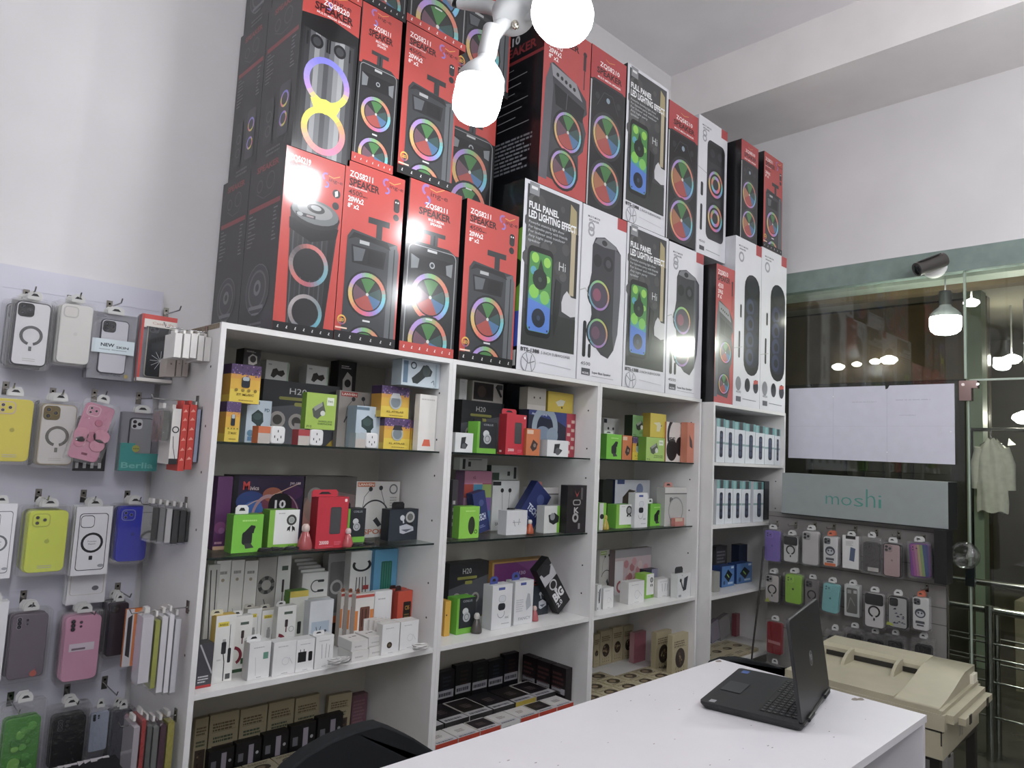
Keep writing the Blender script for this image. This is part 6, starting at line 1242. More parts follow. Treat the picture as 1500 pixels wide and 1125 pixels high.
def kflat(x, y, w, d, zs, label, seed, grp, h=.018):
    k = MB(); k.box((0, 0, 0), (w, d, h), '#aca080'); f = fTop(k, w, d, h); f.rect(.02, .02, .98, .98, '#b3a98a'); r = random.Random(seed)
    f.ell(.5, .5, .3, '#3c3024', ry=.22, n=16); f.ell(.45, .52, .16, '#8c7c60', ry=.12); f.lines(.12, .88, .78, .92, 2, '#6a5c44', seed, .6, .2); f.lines(.12, .88, .06, .2, 2, '#5a4c38', seed+1, .6, .3); fFront(k, w, h).lines(.05, .95, .3, .7, 1, '#6a5c44', seed)
    return tag(k.build('picture_box', CARD, None, (x, y, zs)), label, 'box', grp)
for r_i in range(3):
    for c_i in range(8):
        kflat(.79+c_i*.098, 2.015+r_i*.102, .094, .098, .4205, 'kraft picture carton lying flat in the lowest left bay, %s row, column %s' % (('front', 'middle', 'back')[r_i], ('one', 'two', 'three', 'four', 'five', 'six', 'seven', 'eight')[c_i]), r_i*9+c_i, 'flat kraft cartons in the lowest left bay')
# ===== second unit, upper glass shelf
z = 1.488; g = G('upper glass shelf of the second unit')
pb(673, 664, 735, 588, 2.24, .06, z, '#1e1f23', g_h20, 'dark lettered headphone carton in the second unit, top shelf', 'headphone_box', group=g)
zz = atY(700, 588, 2.24).z+.001
pb(672, 588, 683, 555, 2.25, .05, zz, '#a8aca4', A(g_chg, 0), 'narrow white box above the dark headphone carton, second unit', 'earphone_box', group=g)
pb(691, 591, 736, 560, 2.25, .05, zz, '#b0ada4', lambda f: (f.rect(0, 0, 1, 1, '#b8b4ac'), f.rect(.04, .08, .68, .94, '#26201e'), f.ell(.3, .5, .14, '#4a3a36'), f.poly([(.74, .8), (.92, .3), (.98, .35), (.8, .95)], '#26262a'), f.rect(.8, .7, .98, .95, '#3a3a3a')), 'box with a dark camera picture above the lettered carton, second unit', 'camera_box', group=g)
pb(738, 664, 769, 563, 2.30, .06, z, '#12161e', lambda f: (f.rect(0, 0, 1, 1, '#141a24'), f.ell(.5, .8, .3, '#1c2a3a')), 'tall black blue carton behind the red power bank box, second unit', 'headphone_box', group=g)
hs = pb(772, 667, 841, 603, 2.22, .06, z, '#1c2236', g_headblue, 'blue headset carton with a red checked edge, second unit', 'headphone_box', group=g)
hy = hs.location.y; hz = hs.location.z+max(v.co.z for v in hs.data.vertices)
pb(772, 600, 799, 568, hy+.004, .05, hz, '#8c877c', lambda f: (f.rect(0, 0, 1, 1, '#a8a398'), f.ell(.36, .55, .04, '#3a3834'), f.ell(.68, .56, .04, '#3a3834'), f.rect(0, 0, 1, .22, '#bcb8b0')), 'beige earbud box with two black dots, top shelf of the second unit', 'earphone_box', group=g)
pb(802, 604, 839, 575, hy+.004, .05, hz, '#a08a1c', lambda f: (f.rect(0, 0, 1, 1, '#c4ac24'), f.poly([(.3, .5), (.5, .65), (.68, .6), (.6, .35), (.4, .3)], '#c8c8b0'), f.ell(.55, .25, .03, '#3a3010')), 'mustard yellow box lying high at the right, second unit', 'earphone_box', group=g)
pb(666, 661, 692, 634, 2.10, .05, z, '#bdbdbd', g_white_d, 'small white earbud box with a black picture, left of the second unit top shelf', 'earphone_box', group=g)
pb(698, 664, 726, 618, 2.10, .06, z, '#5ca81c', g_bluds, 'green edged dark earbud box beside the small white one, second unit', 'earphone_box', group=g, side=lambda f: f.rect(0, 0, 1, 1, '#6ec028'), tab=('#1c1c1e', 702, 714, 612))
pb(740, 665, 769, 607, 2.07, .045, z, '#a81a2c', g_pb, 'red power bank box on the top shelf of the second unit', 'power_bank_box', group=g, side=g_pbs, tab=('#c02438', 741, 762, 599))
pb(770, 666, 790, 628, 2.055, .045, z, '#a85428', g_orange, 'small orange box between the red power bank and the blue headset carton', 'earphone_box', group=g)
pb(801, 668, 832, 645, 2.055, .045, z, '#bdbdbd', g_white_d, 'small white earbud box in front of the blue headset carton', 'earphone_box', group=g)
# ===== second unit, lower glass shelf
z = 1.163; g = G('lower glass shelf of the second unit')
pb(659, 789, 667, 703, 2.12, .04, z, '#2c2a2e', lambda f: (f.rect(0, 0, 1, 1, '#3a363c'), f.lines(.2, .8, .2, .7, 4, '#a8a4a8', 2)), 'thin dark box against the left side, middle shelf of the second unit', 'cable_box', group=g)
pb(676, 787, 716, 690, 2.24, .06, z, '#7a5a7c', g_multi, 'carton of coloured squares at the back, second unit', 'headphone_box', group=g)
zz = atY(700, 690, 2.24).z+.001
pb(673, 690, 713, 671, 2.25, .04, zz, '#a8aaa4', lambda f: (f.rect(0, 0, 1, 1, '#a8aaa4'), f.rect(.1, .1, .2, .9, '#1c1c1e'), f.rect(.3, .3, .4, .7, '#2a2a2c'), f.rect(.3, .85, .8, .9, '#1c1c1e')), 'small grey carton lying on top of the coloured squares carton', 'cable_box', group=g)
pb(719, 774, 758, 704, 2.24, .05, z, '#b8bab8', lambda f: (f.rect(0, 0, 1, 1, '#cdd0ce'), f.ell(.35, .8, .06, '#26262a'), f.ell(.64, .8, .06, '#26262a'), f.line([(.35, .76), (.38, .4)], .012, '#5a5c5c'), f.line([(.64, .76), (.6, .4)], .012, '#5a5c5c'), f.text('EARPHONE', .15, .1, .06, '#6a6c6c', w=.5), f.rect(0, .9, .3, .98, '#26262a')), 'tall white earphone box with two black buds, second unit', 'earphone_box', group=g)
zz = atY(740, 704, 2.24).z+.001
pb(719, 704, 758, 682, 2.25, .04, zz, '#3a4c40', lambda f: (f.rect(0, 0, 1, 1, '#a4a8a2'), f.rect(0, 0, .3, .5, '#2c4034'), f.rect(.84, .1, .94, .9, '#1c1c1e'), f.rect(.6, .3, .7, .6, '#2a2a2c')), 'small grey and dark green carton lying on the tall white earphone box', 'cable_box', group=g)
pb(672, 780, 701, 742, 2.08, .05, z, '#5c9a1c', lambda f: (f.rect(0, 0, 1, 1, '#84c82c'), f.ell(.62, .4, .17, '#2a3420', ry=.34), f.ring(.85, .2, .05, .08, '#2a4a10', n=12), f.lines(.3, .8, .84, .9, 1, '#b8e07c', 1)), 'bright green mouse box at the left, middle shelf of the second unit', 'mouse_box', group=g)
pb(700, 779, 718, 722, 2.17, .04, z, '#1e2a5c', g_navy, 'navy blue accessory box leaning behind the green mouse box', 'charger_box', group=g, tilt=-14)
pb(741, 785, 771, 748, 2.09, .05, z, '#bfc0c2', lambda f: (f.rect(0, 0, 1, 1, '#cfd0d2'), f.line([(.35, .6), (.42, .35)], .03, '#8a8c90'), f.line([(.62, .66), (.58, .4)], .03, '#8a8c90'), f.lines(.3, .7, .5, .56, 1, '#8a8c90', 1)), 'plain white cube box with a faint earbud drawing, second unit', 'earphone_box', group=g)
coil(752, 748, z+.095, 'thin black cable lying on the plain white cube box', '#1b1b1d', .014, 2, grp=None)
pb(758, 765, 786, 716, 2.16, .04, z, '#1e2a5c', g_navy, 'navy blue accessory box tipped steeply to the right', 'charger_box', group=g, tilt=38)
pb(776, 778, 816, 714, 2.25, .05, z, '#bcbab6', lambda f: (f.rect(0, 0, 1, 1, '#b4b4b2'), f.rect(0, .85, 1, 1, '#d0ccc8'), f.rect(0, .82, 1, .85, '#5a5a58'), f.ring(.76, .4, .06, .1, '#1c1c1e', n=12), f.ell(.3, .5, .2, '#8c9090')), 'clear windowed headset box behind the tipped navy box', 'headphone_box', group=g, tab=('#c07a6c', 788, 800, 706))
bottle(780, 783, 762, z, 'squat orange jar behind the plain white cube box', '#b0502c', '#c8c0b8', 'toy bottles')
pb(796, 785, 826, 741, 2.08, .045, z, '#b0b2b0', lambda f: (f.rect(0, 0, .62, 1, '#ccceca'), f.rect(.62, 0, 1, 1, '#78bc20'), f.poly([(.2, .66), (.5, .74), (.72, .6), (.7, .4), (.45, .3), (.25, .4)], '#26282c'), f.ell(.4, .6, .12, '#8a8e90')), 'white and green earbud box right of the tipped navy box', 'earphone_box', group=g)
pb(829, 782, 857, 711, 2.12, .04, z, '#1a171a', g_black, 'tall black box with grey signs at the right end, middle shelf', 'gamepad_box', group=g)
# ===== second unit, solid shelf
z = .805; g = G('solid shelf of the second unit')
pb(655, 905, 712, 824, 2.27, .06, z, '#1e1f23', A(g_h20, 'H20', '#2a2b2e'), 'dark lettered headphone carton on the solid shelf of the second unit', 'headphone_box', group=g)
pb(718, 900, 800, 821, 2.28, .06, z, '#a87a34', lambda f: (f.rect(.0, 0, 1, 1, '#a8843c'), f.rect(.03, 0, .99, .97, '#6c2c6c'), f.poly([(0.4, .97), (.99, .97), (.99, .5)], '#7a3a7c'), f.text('H30', .42, .72, .07, '#b8a4c0', w=.16, bold=.02), f.text('ULTRA LIVE', .33, .56, .06, '#9a78a0', w=.36)), 'purple headphone carton with a gold edge on the solid shelf', 'headphone_box', group=g)
pb(650, 933, 658, 881, None, .06, z, '#c8961c', lambda f: (f.rect(0, 0, 1, 1, '#d4a424'), f.ell(.3, .6, .12, '#2a2010')), 'yellow box at the left corner of the second solid shelf', 'mini_speaker_box', group=g)
pb(668, 925, 695, 876, 2.09, .06, z, '#4f9818', lambda f: g_bluds(f), 'green and dark earbud box on the solid shelf of the second unit', 'earphone_box', group=g, side=lambda f: f.rect(0, 0, 1, 1, '#62b41c'))
bottle(703, 929, 900, z, 'smoky grey bottle toy with a white cap, second solid shelf', '#4c4845', '#b8b4b0', 'toy bottles')
pb(719, 924, 748, 857, None, .055, z, '#c0c1c3', g_tall, 'tall white earbud box with a blue tab, left of a pair', 'earphone_box', group=g, tab=('#3c4890', 725, 736, 846))
pb(752, 917, 779, 851, None, .055, z, '#c0c1c3', g_fancy, 'tall white earbud box with a blue tab, right of a pair', 'earphone_box', group=g, tab=('#3c4890', 757, 768, 840))
pb(780, 908, 802, 858, 2.15, .04, z, '#23282e', g_dark, 'dark earbud box with a red flap behind the pink bottle', 'earphone_box', group=g, tab=('#a84c44', 781, 799, 852))
bottle(787, 911, 889, z, 'small pink bottle toy beside the pair of tall white boxes', '#a85458', '#c4a49c', 'toy bottles')
o = pb(806, 880, 826, 806, 2.108, .04, z+.03, '#1a1a1c', g_big, 'long black and silver box leaning diagonally in the corner, second unit', 'speaker_box', group=g)
o.rotation_euler = (0, math.radians(-38), 0); o.location = (atY(818, 900, 2.11).x, 2.108, z+.004)
# ===== second unit, bottom bay
g = 'upright black cartons in the bottom bay of the second unit'
z = .4207
cols = ['#14161a', '#1a1414', '#101418', '#181218', '#131613', '#171417', '#111318', '#15121a']
for i in range(8):
    x = 1.635+i*.0945; k = MB(); w_ = .09; h_ = .155+.012*((i*5) % 3)/2
    k.box((0, 0, 0), (w_, .03, h_), cols[i]); f = fFront(k, w_, h_); f.lines(.3, .8, .5, .9, 4, ('#2c3440', '#3c2420', '#243424')[i % 3], i); f.rect(.04, .30, .96, .5, '#a8a6ac'); f.lines(.1, .9, .35, .47, 1, '#4c4c54', i+2, .7, .1)
    tag(k.build('screen_protector_box', CARD, None, (x, 2.36, z)), 'upright black carton with a white written strip, number %s from the left at the back' % ('one', 'two', 'three', 'four', 'five', 'six', 'seven', 'eight')[i], 'box', g)
for i in range(3):
    k = MB(); k.box((0, 0, 0), (.04, .085, .16), '#1b1214'); fLeft(k, .085, .16).lines(.1, .9, .3, .9, 5, '#5a3434', i); fLeft(k, .085, .16).rect(.05, .3, .95, .45, '#a8a6ac')
    tag(k.build('screen_protector_box', CARD, None, (2.392, 2.075+i*.09, z)), 'upright maroon edged carton along the right panel, %s' % ('nearest the front', 'in the middle', 'farthest back')[i], 'box', g)
rr2 = random.Random(11)
def lay(x, y, w, d, h, zz_, col, tcol, label, front, seed, strip=True):
    k = MB(); k.box((0, 0, 0), (w, d, h), {'front': front, '*': col}); f = fTop(k, w, d, h)
    f.rect(.04, .04, .96, .96, tcol)
    if strip: f.rect(.02, .0, .98, .24, '#bab8bc'); f.lines(.1, .9, .06, .18, 1, '#5c5c64', seed, .7, .2)
    f.lines(.3, .7, .45, .7, 3, '#6a5a5a', seed, .5)
    fFront(k, w, h).lines(.1, .6, .3, .6, 1, '#8a2a1c' if front == '#b83c24' else '#8a8a8c', seed)
    tag(k.build('screen_protector_box', CARD, None, (x, y, zz_)), label, 'box', 'flat cartons in the bottom bay of the second unit')
ordw = ('one', 'two', 'three', 'four', 'five', 'six', 'seven')
for lvl in range(2):
    for i in range(7):
        lay(1.636+i*.105+lvl*.006, 2.008+lvl*.003, .10, .10, .022, z+.0005+lvl*.0226, '#c4c0bc', '#c8c4c2' if (i+lvl) % 3 else '#2a2426', 'flat carton at the bay front, %s layer, number %s from the left' % (('lower', 'upper')[lvl], ordw[i]), '#b83c24' if (i*3+lvl) % 5 else '#c8c8c6' if i % 2 else '#1c1a1c', i+lvl*7, True)
for lvl in range(2):
    for i in range(6):
        w_ = .118
        lay(1.638+i*.123+lvl*.004, 2.115, w_, .17, .03, z+.0005+lvl*.0306, '#1c1a1c' if (i+lvl) % 3 else '#c4c0bc', ('#1a1a1e', '#26201e', '#c0bcb8', '#201c20')[(i*2+lvl) % 4], 'larger flat carton behind the front ones, %s layer, number %s from the left' % (('lower', 'upper')[lvl], ordw[i]), ('#a8941c' if (i, lvl) == (4, 1) else '#1c1a1c'), i+lvl*5)
# ===== third unit
z = 1.488; g = G('upper glass shelf of the third unit')
pb(884, 640, 906, 613, 2.24, .05, z, '#a8aaa6', lambda f: (f.rect(0, 0, 1, 1, '#b8bab6'), f.ell(.3, .75, .06, '#1c1c1e'), f.ell(.62, .75, .06, '#1c1c1e'), f.rect(0, .88, .2, .98, '#1c2230')), 'white earphone box with two black buds, third unit top shelf', 'earphone_box', group=g)
pb(888, 668, 910, 636, 2.10, .05, z, '#4f9a18', g_buds, 'bright green earbud box at the left, third unit top shelf', 'earphone_box', group=g, tab=('#c8d0c8', 891, 904, 631))
pb(911, 670, 925, 638, 2.13, .05, z, '#9c4c30', g_orange, 'coral orange box beside the bright green one, third unit', 'earphone_box', group=g)
pb(926, 672, 942, 641, 2.13, .05, z, '#6a4c14', A(g_mini, None), 'dim yellow and purple box at the foot of the third unit stack', 'mini_speaker_box', group=g)
pb(946, 674, 973, 641, 2.08, .055, z, '#5c9020', A(g_lime, '#9cc058', '#4c5448'), 'pale lime earbud box under the yellow box, third unit', 'earphone_box', group=g)
zz = atY(935, 640, 2.13).z+.001
pb(926, 641, 950, 609, 2.13, .05, zz, '#16240f', A(g_lime, '#6c9a5c', '#26302c'), 'sage green earbud box on top of the dim yellow one', 'earphone_box', group=g)
zz = atY(960, 641, 2.08).z+.001
pb(952, 642, 975, 606, 2.085, .05, zz, '#a08814', lambda f: (f.rect(0, 0, 1, 1, '#c4b020'), f.poly([(.2, .6), (.6, .65), (.7, .5), (.6, .25), (.4, .25), (.42, .5)], '#c8c4a0'), f.ell(.7, .5, .03, '#3a3010')), 'golden yellow earbud box on top of the pale lime one', 'earphone_box', group=g)
pb(975, 676, 1005, 619, 2.16, .05, z, '#b8784c', g_phones, 'white carton with large black headphones, third unit', 'headphone_box', group=g)
pb(1006, 677, 1016, 619, 2.12, .04, z, '#c8795c', lambda f: (f.rect(0, 0, 1, 1, '#cc7c60'), f.poly([(.3, .7), (.7, .55), (.8, .35), (.4, .4)], '#4c3c3c')), 'narrow salmon coloured carton at the right end, third unit', 'headphone_box', group=g)
z = 1.163; g = G('lower glass shelf of the third unit')
pb(877, 777, 887, 737, 2.07, .05, z, '#6ab41c', lambda f: (f.rect(0, 0, .6, 1, '#ccceca'), f.rect(.6, 0, 1, 1, '#78bc20'), f.ell(.4, .5, .3, '#26282c', ry=.24)), 'white and green earbud box cut by the left panel, third unit', 'earphone_box', group=g)
pb(881, 775, 896, 703, 2.25, .05, z, '#1c201e', lambda f: f.rect(0, 0, 1, 1, '#20241f'), 'dark upright carton at the back left, third unit', 'headphone_box', group=g)
pb(899, 772, 950, 703, 2.25, .06, z, '#28345c', g_watch, 'large white smartwatch carton at the back, third unit', 'watch_box', group=g)
bottle(891, 777, 755, z, 'small yellow pointed toy between the green boxes', '#a89428', '#b8a030', 'toy bottles')
pb(902, 776, 927, 739, 2.09, .055, z, '#58a018', g_ribbon, 'green and white box with a black ribbon badge, third unit', 'power_bank_box', group=g)
pb(929, 774, 948, 722, 2.07, .04, z, '#c0c1c3', g_tall, 'slim tall white earbud box before the smartwatch carton', 'earphone_box', group=g)
pb(952, 772, 970, 738, 2.09, .05, z, '#4f9a18', g_buds, 'bright green earbud box with a white tab, third unit middle shelf', 'earphone_box', group=g, tab=('#d8dcd8', 955, 962, 731))
pb(972, 772, 988, 737, 2.11, .05, z, '#5a9c28', lambda f: (f.rect(0, 0, 1, 1, '#6ab428'), f.rect(.04, .26, 1, 1, '#4a4458'), f.poly([(.3, .4), (.6, .8), (.8, .7), (.6, .4)], '#8c84a8')), 'violet and green earbud box right of the tabbed green one', 'earphone_box', group=g)
pb(973, 768, 1005, 714, 2.26, .05, z, '#a8a8a4', lambda f: (f.rect(0, 0, 1, 1, '#b4b4b0'), f.rect(0, .85, 1, 1, '#c8c6c2'), f.rect(0, .82, 1, .85, '#5a5a56'), f.ring(.5, .4, .3, .34, '#8a8c8a', n=24), f.text('P', .22, .62, .12, '#1c1c1e', w=.12)), 'clear windowed headset box at the back right, third unit', 'headphone_box', group=g, tab=('#c88a80', 979, 991, 707))
pb(989, 771, 1002, 759, 2.035, .025, z, '#b87068', lambda f: (f.rect(0, 0, 1, 1, '#c07a70'), f.rect(0, .6, .8, 1, '#c8b49c')), 'small pink block box at the right end, third unit middle shelf', 'earphone_box', group=g)
z = .805; g = G('solid shelf of the third unit')
pb(876, 885, 900, 806, 2.28, .05, z, '#b0aeaa', A(g_neck, '#b8b6b0', 'CABLE', '#7a9c34'), 'pale neckband carton at the back left, solid shelf of the third unit', 'earphone_box', group=g)
pb(899, 880, 952, 804, 2.24, .036, z, '#6c5a5c', g_pink, 'shiny pink and silver carton at the back, third unit', 'headphone_box', group=g, m=GLOSS)
pb(874, 895, 880, 857, None, .03, z, '#c8cac8', g_v, 'narrow white box against the left panel, third solid shelf', 'cable_box', group=g)
pb(883, 893, 898, 861, None, .045, z, '#c8c8c8', A(g_chg, 0), 'small tall white box at the front left, third solid shelf', 'charger_box', group=g)
pb(920, 886, 943, 852, None, .05, z, '#c6c4c2', A(g_chg, 0), 'white box with a faint print before the pink carton', 'charger_box', group=g)
pb(944, 880, 957, 841, 2.11, .06, z, '#84b828', g_ribbon, 'green cornered white box with a badge beside the faint print box', 'power_bank_box', group=g)
pb(945, 878, 962, 834, 2.2, .04, z, '#2a2c3c', lambda f: (f.rect(0, 0, 1, 1, '#30324a'), f.rect(.5, .6, 1, 1, '#8c8ca8')), 'dark violet box half hidden behind the badge box', 'earphone_box', group=g)
pb(963, 876, 981, 848, None, .05, z, '#cac8c4', A(g_chg, 2), 'rounded looking white earphone box near the right, third solid shelf', 'earphone_box', group=g)
pb(992, 874, 1012, 840, None, .04, z, '#c8cac8', g_v, 'white phone holder box with a black handle at the right end', 'phone_holder_box', group=g, tab=('#2a2c2e', 994, 1005, 831))
z = .42; g = 'bear picture cartons in the bottom bay of the third unit'
for i, (u0, u1, vt) in enumerate(((869, 877, 930), (878, 895, 924), (896, 911, 919), (912, 926, 917))):
    pb(u0, 985-i*3, u1, vt, 2.37, .025, z, '#b3a784', (lambda s: lambda f: g_kraft(f, s))(i+1), 'cream carton with a brown oval picture standing at the back, %s from the left' % ordw[i], 'picture_box', group=g)
pb(928, 976, 945, 926, 2.3, .03, z, '#b08088', lambda f: f.rect(0, 0, 1, 1, '#a4606c'), 'plain dull pink carton standing among the cream picture cartons', 'picture_box', group=g)
pb(960, 986, 982, 925, 2.2, .03, z, '#b3a784', lambda f: g_kraft(f, 21), 'cream carton with an oval picture, left of the front standing pair', 'picture_box', group=g)
pb(984, 987, 1007, 929, 2.15, .03, z, '#b3a784', lambda f: g_kraft(f, 22), 'cream carton with an oval picture, right of the front standing pair', 'picture_box', group=g)
for r_i in range(3):
    for c_i in range(6):
        x = 2.482+c_i*.133; y = 2.008+r_i*.09
        if y > 2.1 and x > 3.0: continue
        if r_i == 2 and c_i == 3: continue
        kflat(x, y, .128, .086, .4205, 'cream picture carton lying flat in the third unit, %s row, number %s' % (('front', 'middle', 'back')[r_i], ordw[c_i]), r_i*7+c_i, 'flat cream picture cartons in the third unit')
# ===== rightmost unit
def tealrow(z, us, vt, vb, row):
    for i, (u0, u1) in enumerate(us):
        pb(u0, vb+i*1.0, u1-.3, vt[0]+(vt[1]-vt[0])*i/(len(us)-1), 1.96, .12, z, '#c8ccd2', g_teal, 'teal topped white speaker box, number %s from the left on the %s shelf' % (ordw[i], row), 'speaker_box', group='teal topped boxes in the rightmost unit')
tealrow(1.4975, ((1049, 1061.5), (1061.8, 1075), (1075.3, 1091), (1091.3, 1106), (1106.3, 1119.5), (1119.8, 1134), (1134.3, 1148)), (613, 629), 675, 'upper')
tealrow(1.1705, ((1049, 1061), (1061.3, 1073), (1073.3, 1085.5), (1085.8, 1099), (1103, 1118)), (703, 706), 765, 'second')
pb(1119, 770, 1126, 705, 2.02, .1, 1.1705, '#1c1e24', lambda f: (f.rect(0, 0, 1, 1, '#20242c'), f.rect(0, .8, 1, 1, '#3a4046')), 'dark sided box turned sideways at the end of the second shelf', 'speaker_box')
z = .8105; g = G('lower shelves of the rightmost unit')
pb(1057, 861, 1075, 829, None, .06, z, '#1c3c74', g_bbox, 'bright blue smartwatch box, left of the blue pair', 'watch_box', group=g)
pb(1079, 856, 1101, 825, None, .06, z, '#1c3c74', g_bbox, 'bright blue smartwatch box, right of the blue pair', 'watch_box', group=g)
pb(1046, 868, 1054, 838, None, .05, z, '#a8a8a0', lambda f: f.rect(0, 0, 1, 1, '#9a9c94'), 'pale narrow box in the left corner beside the blue pair', 'cable_box', group=g)
pb(1048, 850, 1064, 800, 2.2, .05, z, '#3c3c40', lambda f: (f.rect(0, 0, 1, 1, '#4a4a50'), f.rect(0, .0, 1, .4, '#5c7428'), f.lines(.1, .9, .5, .9, 4, '#8a8a90', 3)), 'dim grey and olive box behind the left blue box', 'cable_box', group=g)
pb(1082, 845, 1094, 798, 2.12, .05, z, '#101c34', lambda f: f.rect(0, 0, 1, 1, '#14233e'), 'dark navy box behind the right blue box', 'watch_box', group=g)
z = .4505
for i, (u0, u1, vt, c, d, tl) in enumerate(((1043, 1055, 912, '#8c8494', 'lilac grey pack leaning in the left corner of the bottom shelf', -14), (1056, 1070, 905, '#8c8888', 'silver bagged pack leaning beside the lilac grey one', -14), (1078, 1094, 898, '#8c4450', 'dull red bagged pack standing near the middle of the bottom shelf', 0))):
    pb(u0, 948, u1, vt, 2.2, .03, z, c, None, d, 'accessory_pack', group=g, m=GLOSS, tilt=tl, cat='pack')
for i in range(5): kflat(3.342+i*.112, 1.96, .108, .2, .4505, 'cream flat carton on the bottom shelf of the rightmost unit, number %s' % ordw[i], 60+i, 'flat cartons in the rightmost unit')
# ---------------------------------------------------------------- laptop
lt = empty('laptop', (1.789, .779, CT+.0008), (0, 0, math.radians(12.8))); tag(lt, 'open black laptop standing on the white counter, lid back toward the viewer', 'laptop')
LW, LD = .384, .262
lap = mat('laptop_shell', '#1d1d20', rough=.42, noise=.06, nscale=200)
k = MB(); top = rrect(0, 0, LW, LD, .014); bot = [(x+(LW/2-x)*.04, y+(LD/2-y)*.07) for x, y in top]
k.grid([[(x, y, 0) for x, y in bot], [(x, y, .012) for x, y in top], [(x, y, .019) for x, y in top]], '#1a1a1c', smooth=False)
k.poly([(x, y, .019) for x, y in top], '#1a1a1c'); k.poly([(x, y, 0) for x, y in bot][::-1], '#1a1a1c')
k.build('base', lap, lt)
k = MB(); k.box((.03, .02, .0188), (LW-.03, .118, .0192), '#0e0e10')
for r_i in range(6):
    n_ = 15
    for c_i in range(n_):
        if r_i == 5 and 4 <= c_i <= 8:
            if c_i > 4: continue
            x0 = .034+c_i*.0212; x1 = x0+.0212*4+.017
        else: x0 = .034+c_i*.0212; x1 = x0+.017
        y0 = .024+r_i*.0155
        k.box((x0, y0, .0192), (x1, y0+.0125, .0208), '#242427')
        k.poly([(x0+.005, y0+.005, .02085), (x0+.008, y0+.005, .02085), (x0+.008, y0+.009, .02085), (x0+.005, y0+.009, .02085)], '#8c8c90')
k.build('keyboard', mat('keycap', rough=.5, attr=True), lt)
k = MB(); k.slab([(0, 0), (.1, 0), (.1, .055), (0, .055)], 0, .0006, '#27272a'); tp_ = k.build('touchpad', mat('pad', rough=.3, attr=True), lt); tp_.rotation_euler = (math.radians(90), 0, 0); tp_.location = (.13, .245, .0198)
tp_.scale = (1, 1, 1)
k = MB(); k.box((.012, .225, .019), (.034, .24, .0193), '#9c9ca0'); k.build('sticker', CARD, lt)
k = MB(); k.box((LW-.05, .225, .019), (LW-.02, .245, .0193), '#3a5a9c'); k.build('sticker', CARD, lt)
ld = empty('lid_pivot', (0, 0, 0)); bpy.data.objects.remove(ld)
k = MB(); k.slab(rrect(0, 0, LW, .25, .016), 0, .008, '#202023', lip=.003)
f = Face(k, (0, 0, 0), (LW, 0, 0), (0, 0, .25), eps=.0001)
f.ell(.5, .48, .05, '#8f9094'); f.ell(.5, .48, .045, '#2a2a2d'); f.text('hp', .47, .46, .09, '#a8a8ac', w=.062, bold=.0)
lid = k.build('lid', lap, lt); lid.location = (0, .004, .016); lid.rotation_euler = (math.radians(-8), 0, 0)
# the maker's disc and letters need their own colours
lid.data.materials.append(mat('lid_print', rough=.35, attr=True))
for i, p in enumerate(lid.data.polygons):
    if i >= 3*20+2 and p.area < .01 and len(p.vertices) != 4 or (p.center.y < -.00005): p.material_index = 1
k = MB(); k.box((.012, .0082, .014), (LW-.012, .0086, .24), '#08080a'); sc = k.build('screen', SHINY, lid)
for x in (.05, LW-.11):
    k = MB(); k.tube([(x, 0, .018), (x+.06, 0, .018)], .006, '#1a1a1c'); k.build('hinge', lap, lt)
# ---------------------------------------------------------------- copier
cp = empty('photocopier', (2.755, .738, 0), (0, 0, math.radians(2))); tag(cp, 'yellowed white desktop photocopier behind the counter beside the display stand', 'photocopier')
beige = mat('aged_plastic', '#aaa48e', rough=.45, noise=.1, nscale=7, bump=.05)
dkp = mat('dark_plastic', '#23211d', rough=.5)
def cb(name, a, c, m=beige, par=cp):
    k = MB(); k.box(a, c, '#ffffff'); return k.build(name, m, par)
WX, WY = .53, .53
cb('lower_body', (0, 0, .555), (WX, WY, .640)); cb('shadow_gap', (.008, .006, .640), (WX-.008, WY-.006, .648), dkp); cb('upper_body', (-.004, -.006, .648), (WX+.004, WY, .700))
cb('cover_rim', (0, .0, .700), (WX, WY, .712))
cb('document_tray', (0.0, .15, .712), (.37, WY, .722))
k = MB(); pr_ = [(0, .712), (.03, .716), (.12, .724), (.22, .740), (.32, .760), (.38, .768), (.53, .768), (.53, .712)]
k.grid([[(x, .012, z) for x, z in pr_], [(x, .15, z) for x, z in pr_]], '#ffffff', smooth=True); k.poly([(x, .012, z) for x, z in pr_], '#ffffff'); k.poly([(x, .15, z) for x, z in pr_][::-1], '#ffffff'); k.build('curved_cover', beige, cp)
k = MB(); pr_ = [(.37, .712), (.375, .755), (.39, .768), (.52, .772), (.53, .76), (.53, .712)]
k.grid([[(x, .15, z) for x, z in pr_], [(x, WY, z) for x, z in pr_]], '#ffffff', smooth=False); k.poly([(x, WY, z) for x, z in pr_][::-1], '#ffffff'); k.poly([(x, .15, z) for x, z in pr_], '#ffffff'); k.build('feeder_bar', beige, cp)
cb('feed_slot', (.366, .17, .724), (.372, WY-.02, .742), dkp)
for y in (.22, .40):
    k = MB(); o_ = [(.25, .722), (.372, .722), (.372, .768), (.345, .768), (.30, .758), (.262, .738)]
    k.slab(o_, y, y+.012, '#ffffff'); k.build('paper_guide', beige, cp)
for i in range(4): cb('vent_rib', (.45+i*.018, -.0, .7121), (.46+i*.018, .012, .745), mat('pale_rib', '#e0dccb', rough=.5))
cb('side_ledge', (.02, -.028, .672), (.50, -.006, .700)); cb('side_ledge', (.08, -.05, .66), (.50, -.028, .682))
cb('latch', (.13, -.052, .655), (.16, -.0495, .685), dkp); cb('latch', (.40, -.052, .655), (.43, -.0495, .685), dkp)
cb('rating_plate', (.22, -.0008, .58), (.25, 0, .625), mat('grey_label', '#8f8b80')); cb('rating_plate', (.26, -.0008, .575), (.275, 0, .63), mat('grey_label'))
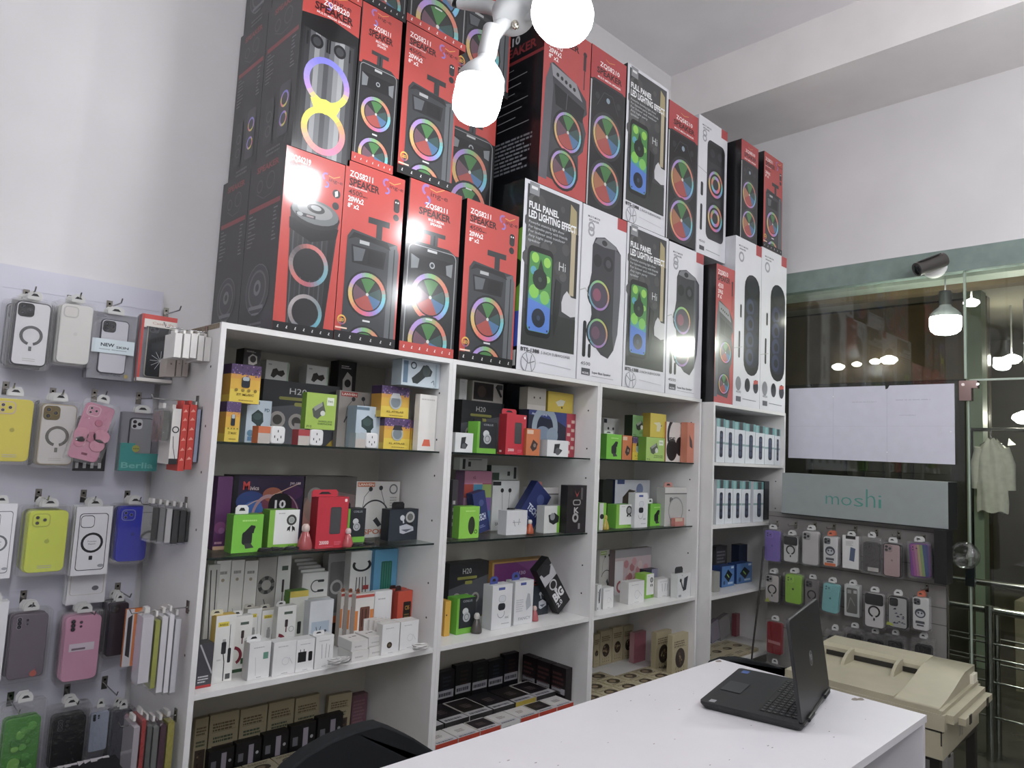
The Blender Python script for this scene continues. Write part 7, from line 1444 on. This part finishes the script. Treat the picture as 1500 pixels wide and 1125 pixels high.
cb('panel_seam', (-.0012, .002, .60), (-.0, .006, .70), dkp)
tb = empty('stand_table', (2.80, .76, 0)); tag(tb, 'dark metal stand carrying the photocopier', 'stand')
cb('shelf_top', (0, 0, .53), (.47, .47, .5535), dkp, tb)
for x in (0, .44):
    for y in (0, .44): cb('leg', (x, y, 0), (x+.03, y+.03, .53), dkp, tb)
cb('lower_shelf', (.03, .03, .15), (.44, .44, .17), dkp, tb)
# ---------------------------------------------------------------- chairs
blk = mat('black_fabric', '#101318', rough=.85, noise=.15, nscale=90, bump=.2)
def chair(Y, pts, label, seat_z, y_dir=-1, off=.2, rot=0):
    P = [atY(u, v, Y) for u, v in pts]; cx = sum(p.x for p in P)/len(P)
    e = empty('office_chair', (cx, Y, 0)); tag(e, label, 'chair')
    o_ = [(p.x-cx, p.z) for p in P]; lo_ = min(q[1] for q in o_)
    x0, x1 = o_[0][0], o_[-1][0]; zb = seat_z+.06
    o_ = o_ + [(x1-.01, zb+.05), (x1-.06, zb), (x0+.06, zb), (x0+.01, zb+.05)]
    k = MB(); k.slab(o_[::-1], -.025, .025, '#ffffff', lip=.006); k.build('backrest', blk, e)
    k = MB(); cy = off*y_dir
    top = [(q[0], q[1]+cy) for q in rrect(-.21, -.17, .21, .17, .06)]
    k.grid([[(x, y, seat_z-.07) for x, y in top], [(x, y, seat_z-.02) for x, y in top], [(x*.93, (y-cy)*.93+cy, seat_z) for x, y in top]], '#ffffff'); k.poly([(x*.93, (y-cy)*.93+cy, seat_z) for x, y in top], '#ffffff'); k.poly([(x, y, seat_z-.07) for x, y in top][::-1], '#ffffff'); k.build('seat', blk, e)
    k = MB(); k.tube([(0, cy, .08), (0, cy, seat_z-.07)], .025, '#2a2a2c'); k.build('gas_column', METAL, e)
    k = MB(); k.tube([(0, 0, zb+.08), (0, .0, seat_z-.08), (0, cy*.6, seat_z-.09)], .018, '#1a1a1c'); k.build('back_bracket', PLASTIC, e)
    for i in range(5):
        a = i*math.tau/5+.3; k = MB(); k.tube([(0, cy, .09), (.19*math.cos(a), cy+.19*math.sin(a), .055)], [.02, .012], '#1a1a1c'); l_ = k.build('leg', PLASTIC, e)
        k = MB(); k.lathe([(.0001, -.012), (.024, -.012), (.025, .012), (.0001, .012)], '#1a1a1c', M=Matrix.Translation((.19*math.cos(a), cy+.19*math.sin(a), .0255)) @ Matrix.Rotation(math.pi/2, 4, 'X')); k.build('castor', PLASTIC, l_)
chair(1.74, [(392, 1165), (400, 1145), (418, 1123), (445, 1101), (480, 1081), (515, 1067), (536, 1061), (553, 1058), (575, 1066), (600, 1078), (640, 1104), (662, 1128), (672, 1150)], 'black office chair with a rounded back, between the counter and the left unit', .40)
chair(1.62, [(1036, 985), (1046, 970), (1062, 964), (1085, 963), (1110, 968), (1135, 976), (1155, 986), (1162, 1000)], 'black chair behind the far corner of the counter by the display stand', .38, -1, .16)
k = MB(); a_ = atY(1119, 800, 1.88); b_ = atY(1097, 1010, 1.88)
k.tube([a_, a_.lerp(b_, .35)+Vector((.004, 0, 0)), a_.lerp(b_, .7)+Vector((-.006, 0, 0)), b_, (b_.x-.01, 1.88, .004)], .005, '#2a2522'); tag(k.build('cable', PLASTIC), 'dark cable hanging down beside the rightmost unit and the display stand', 'cable')
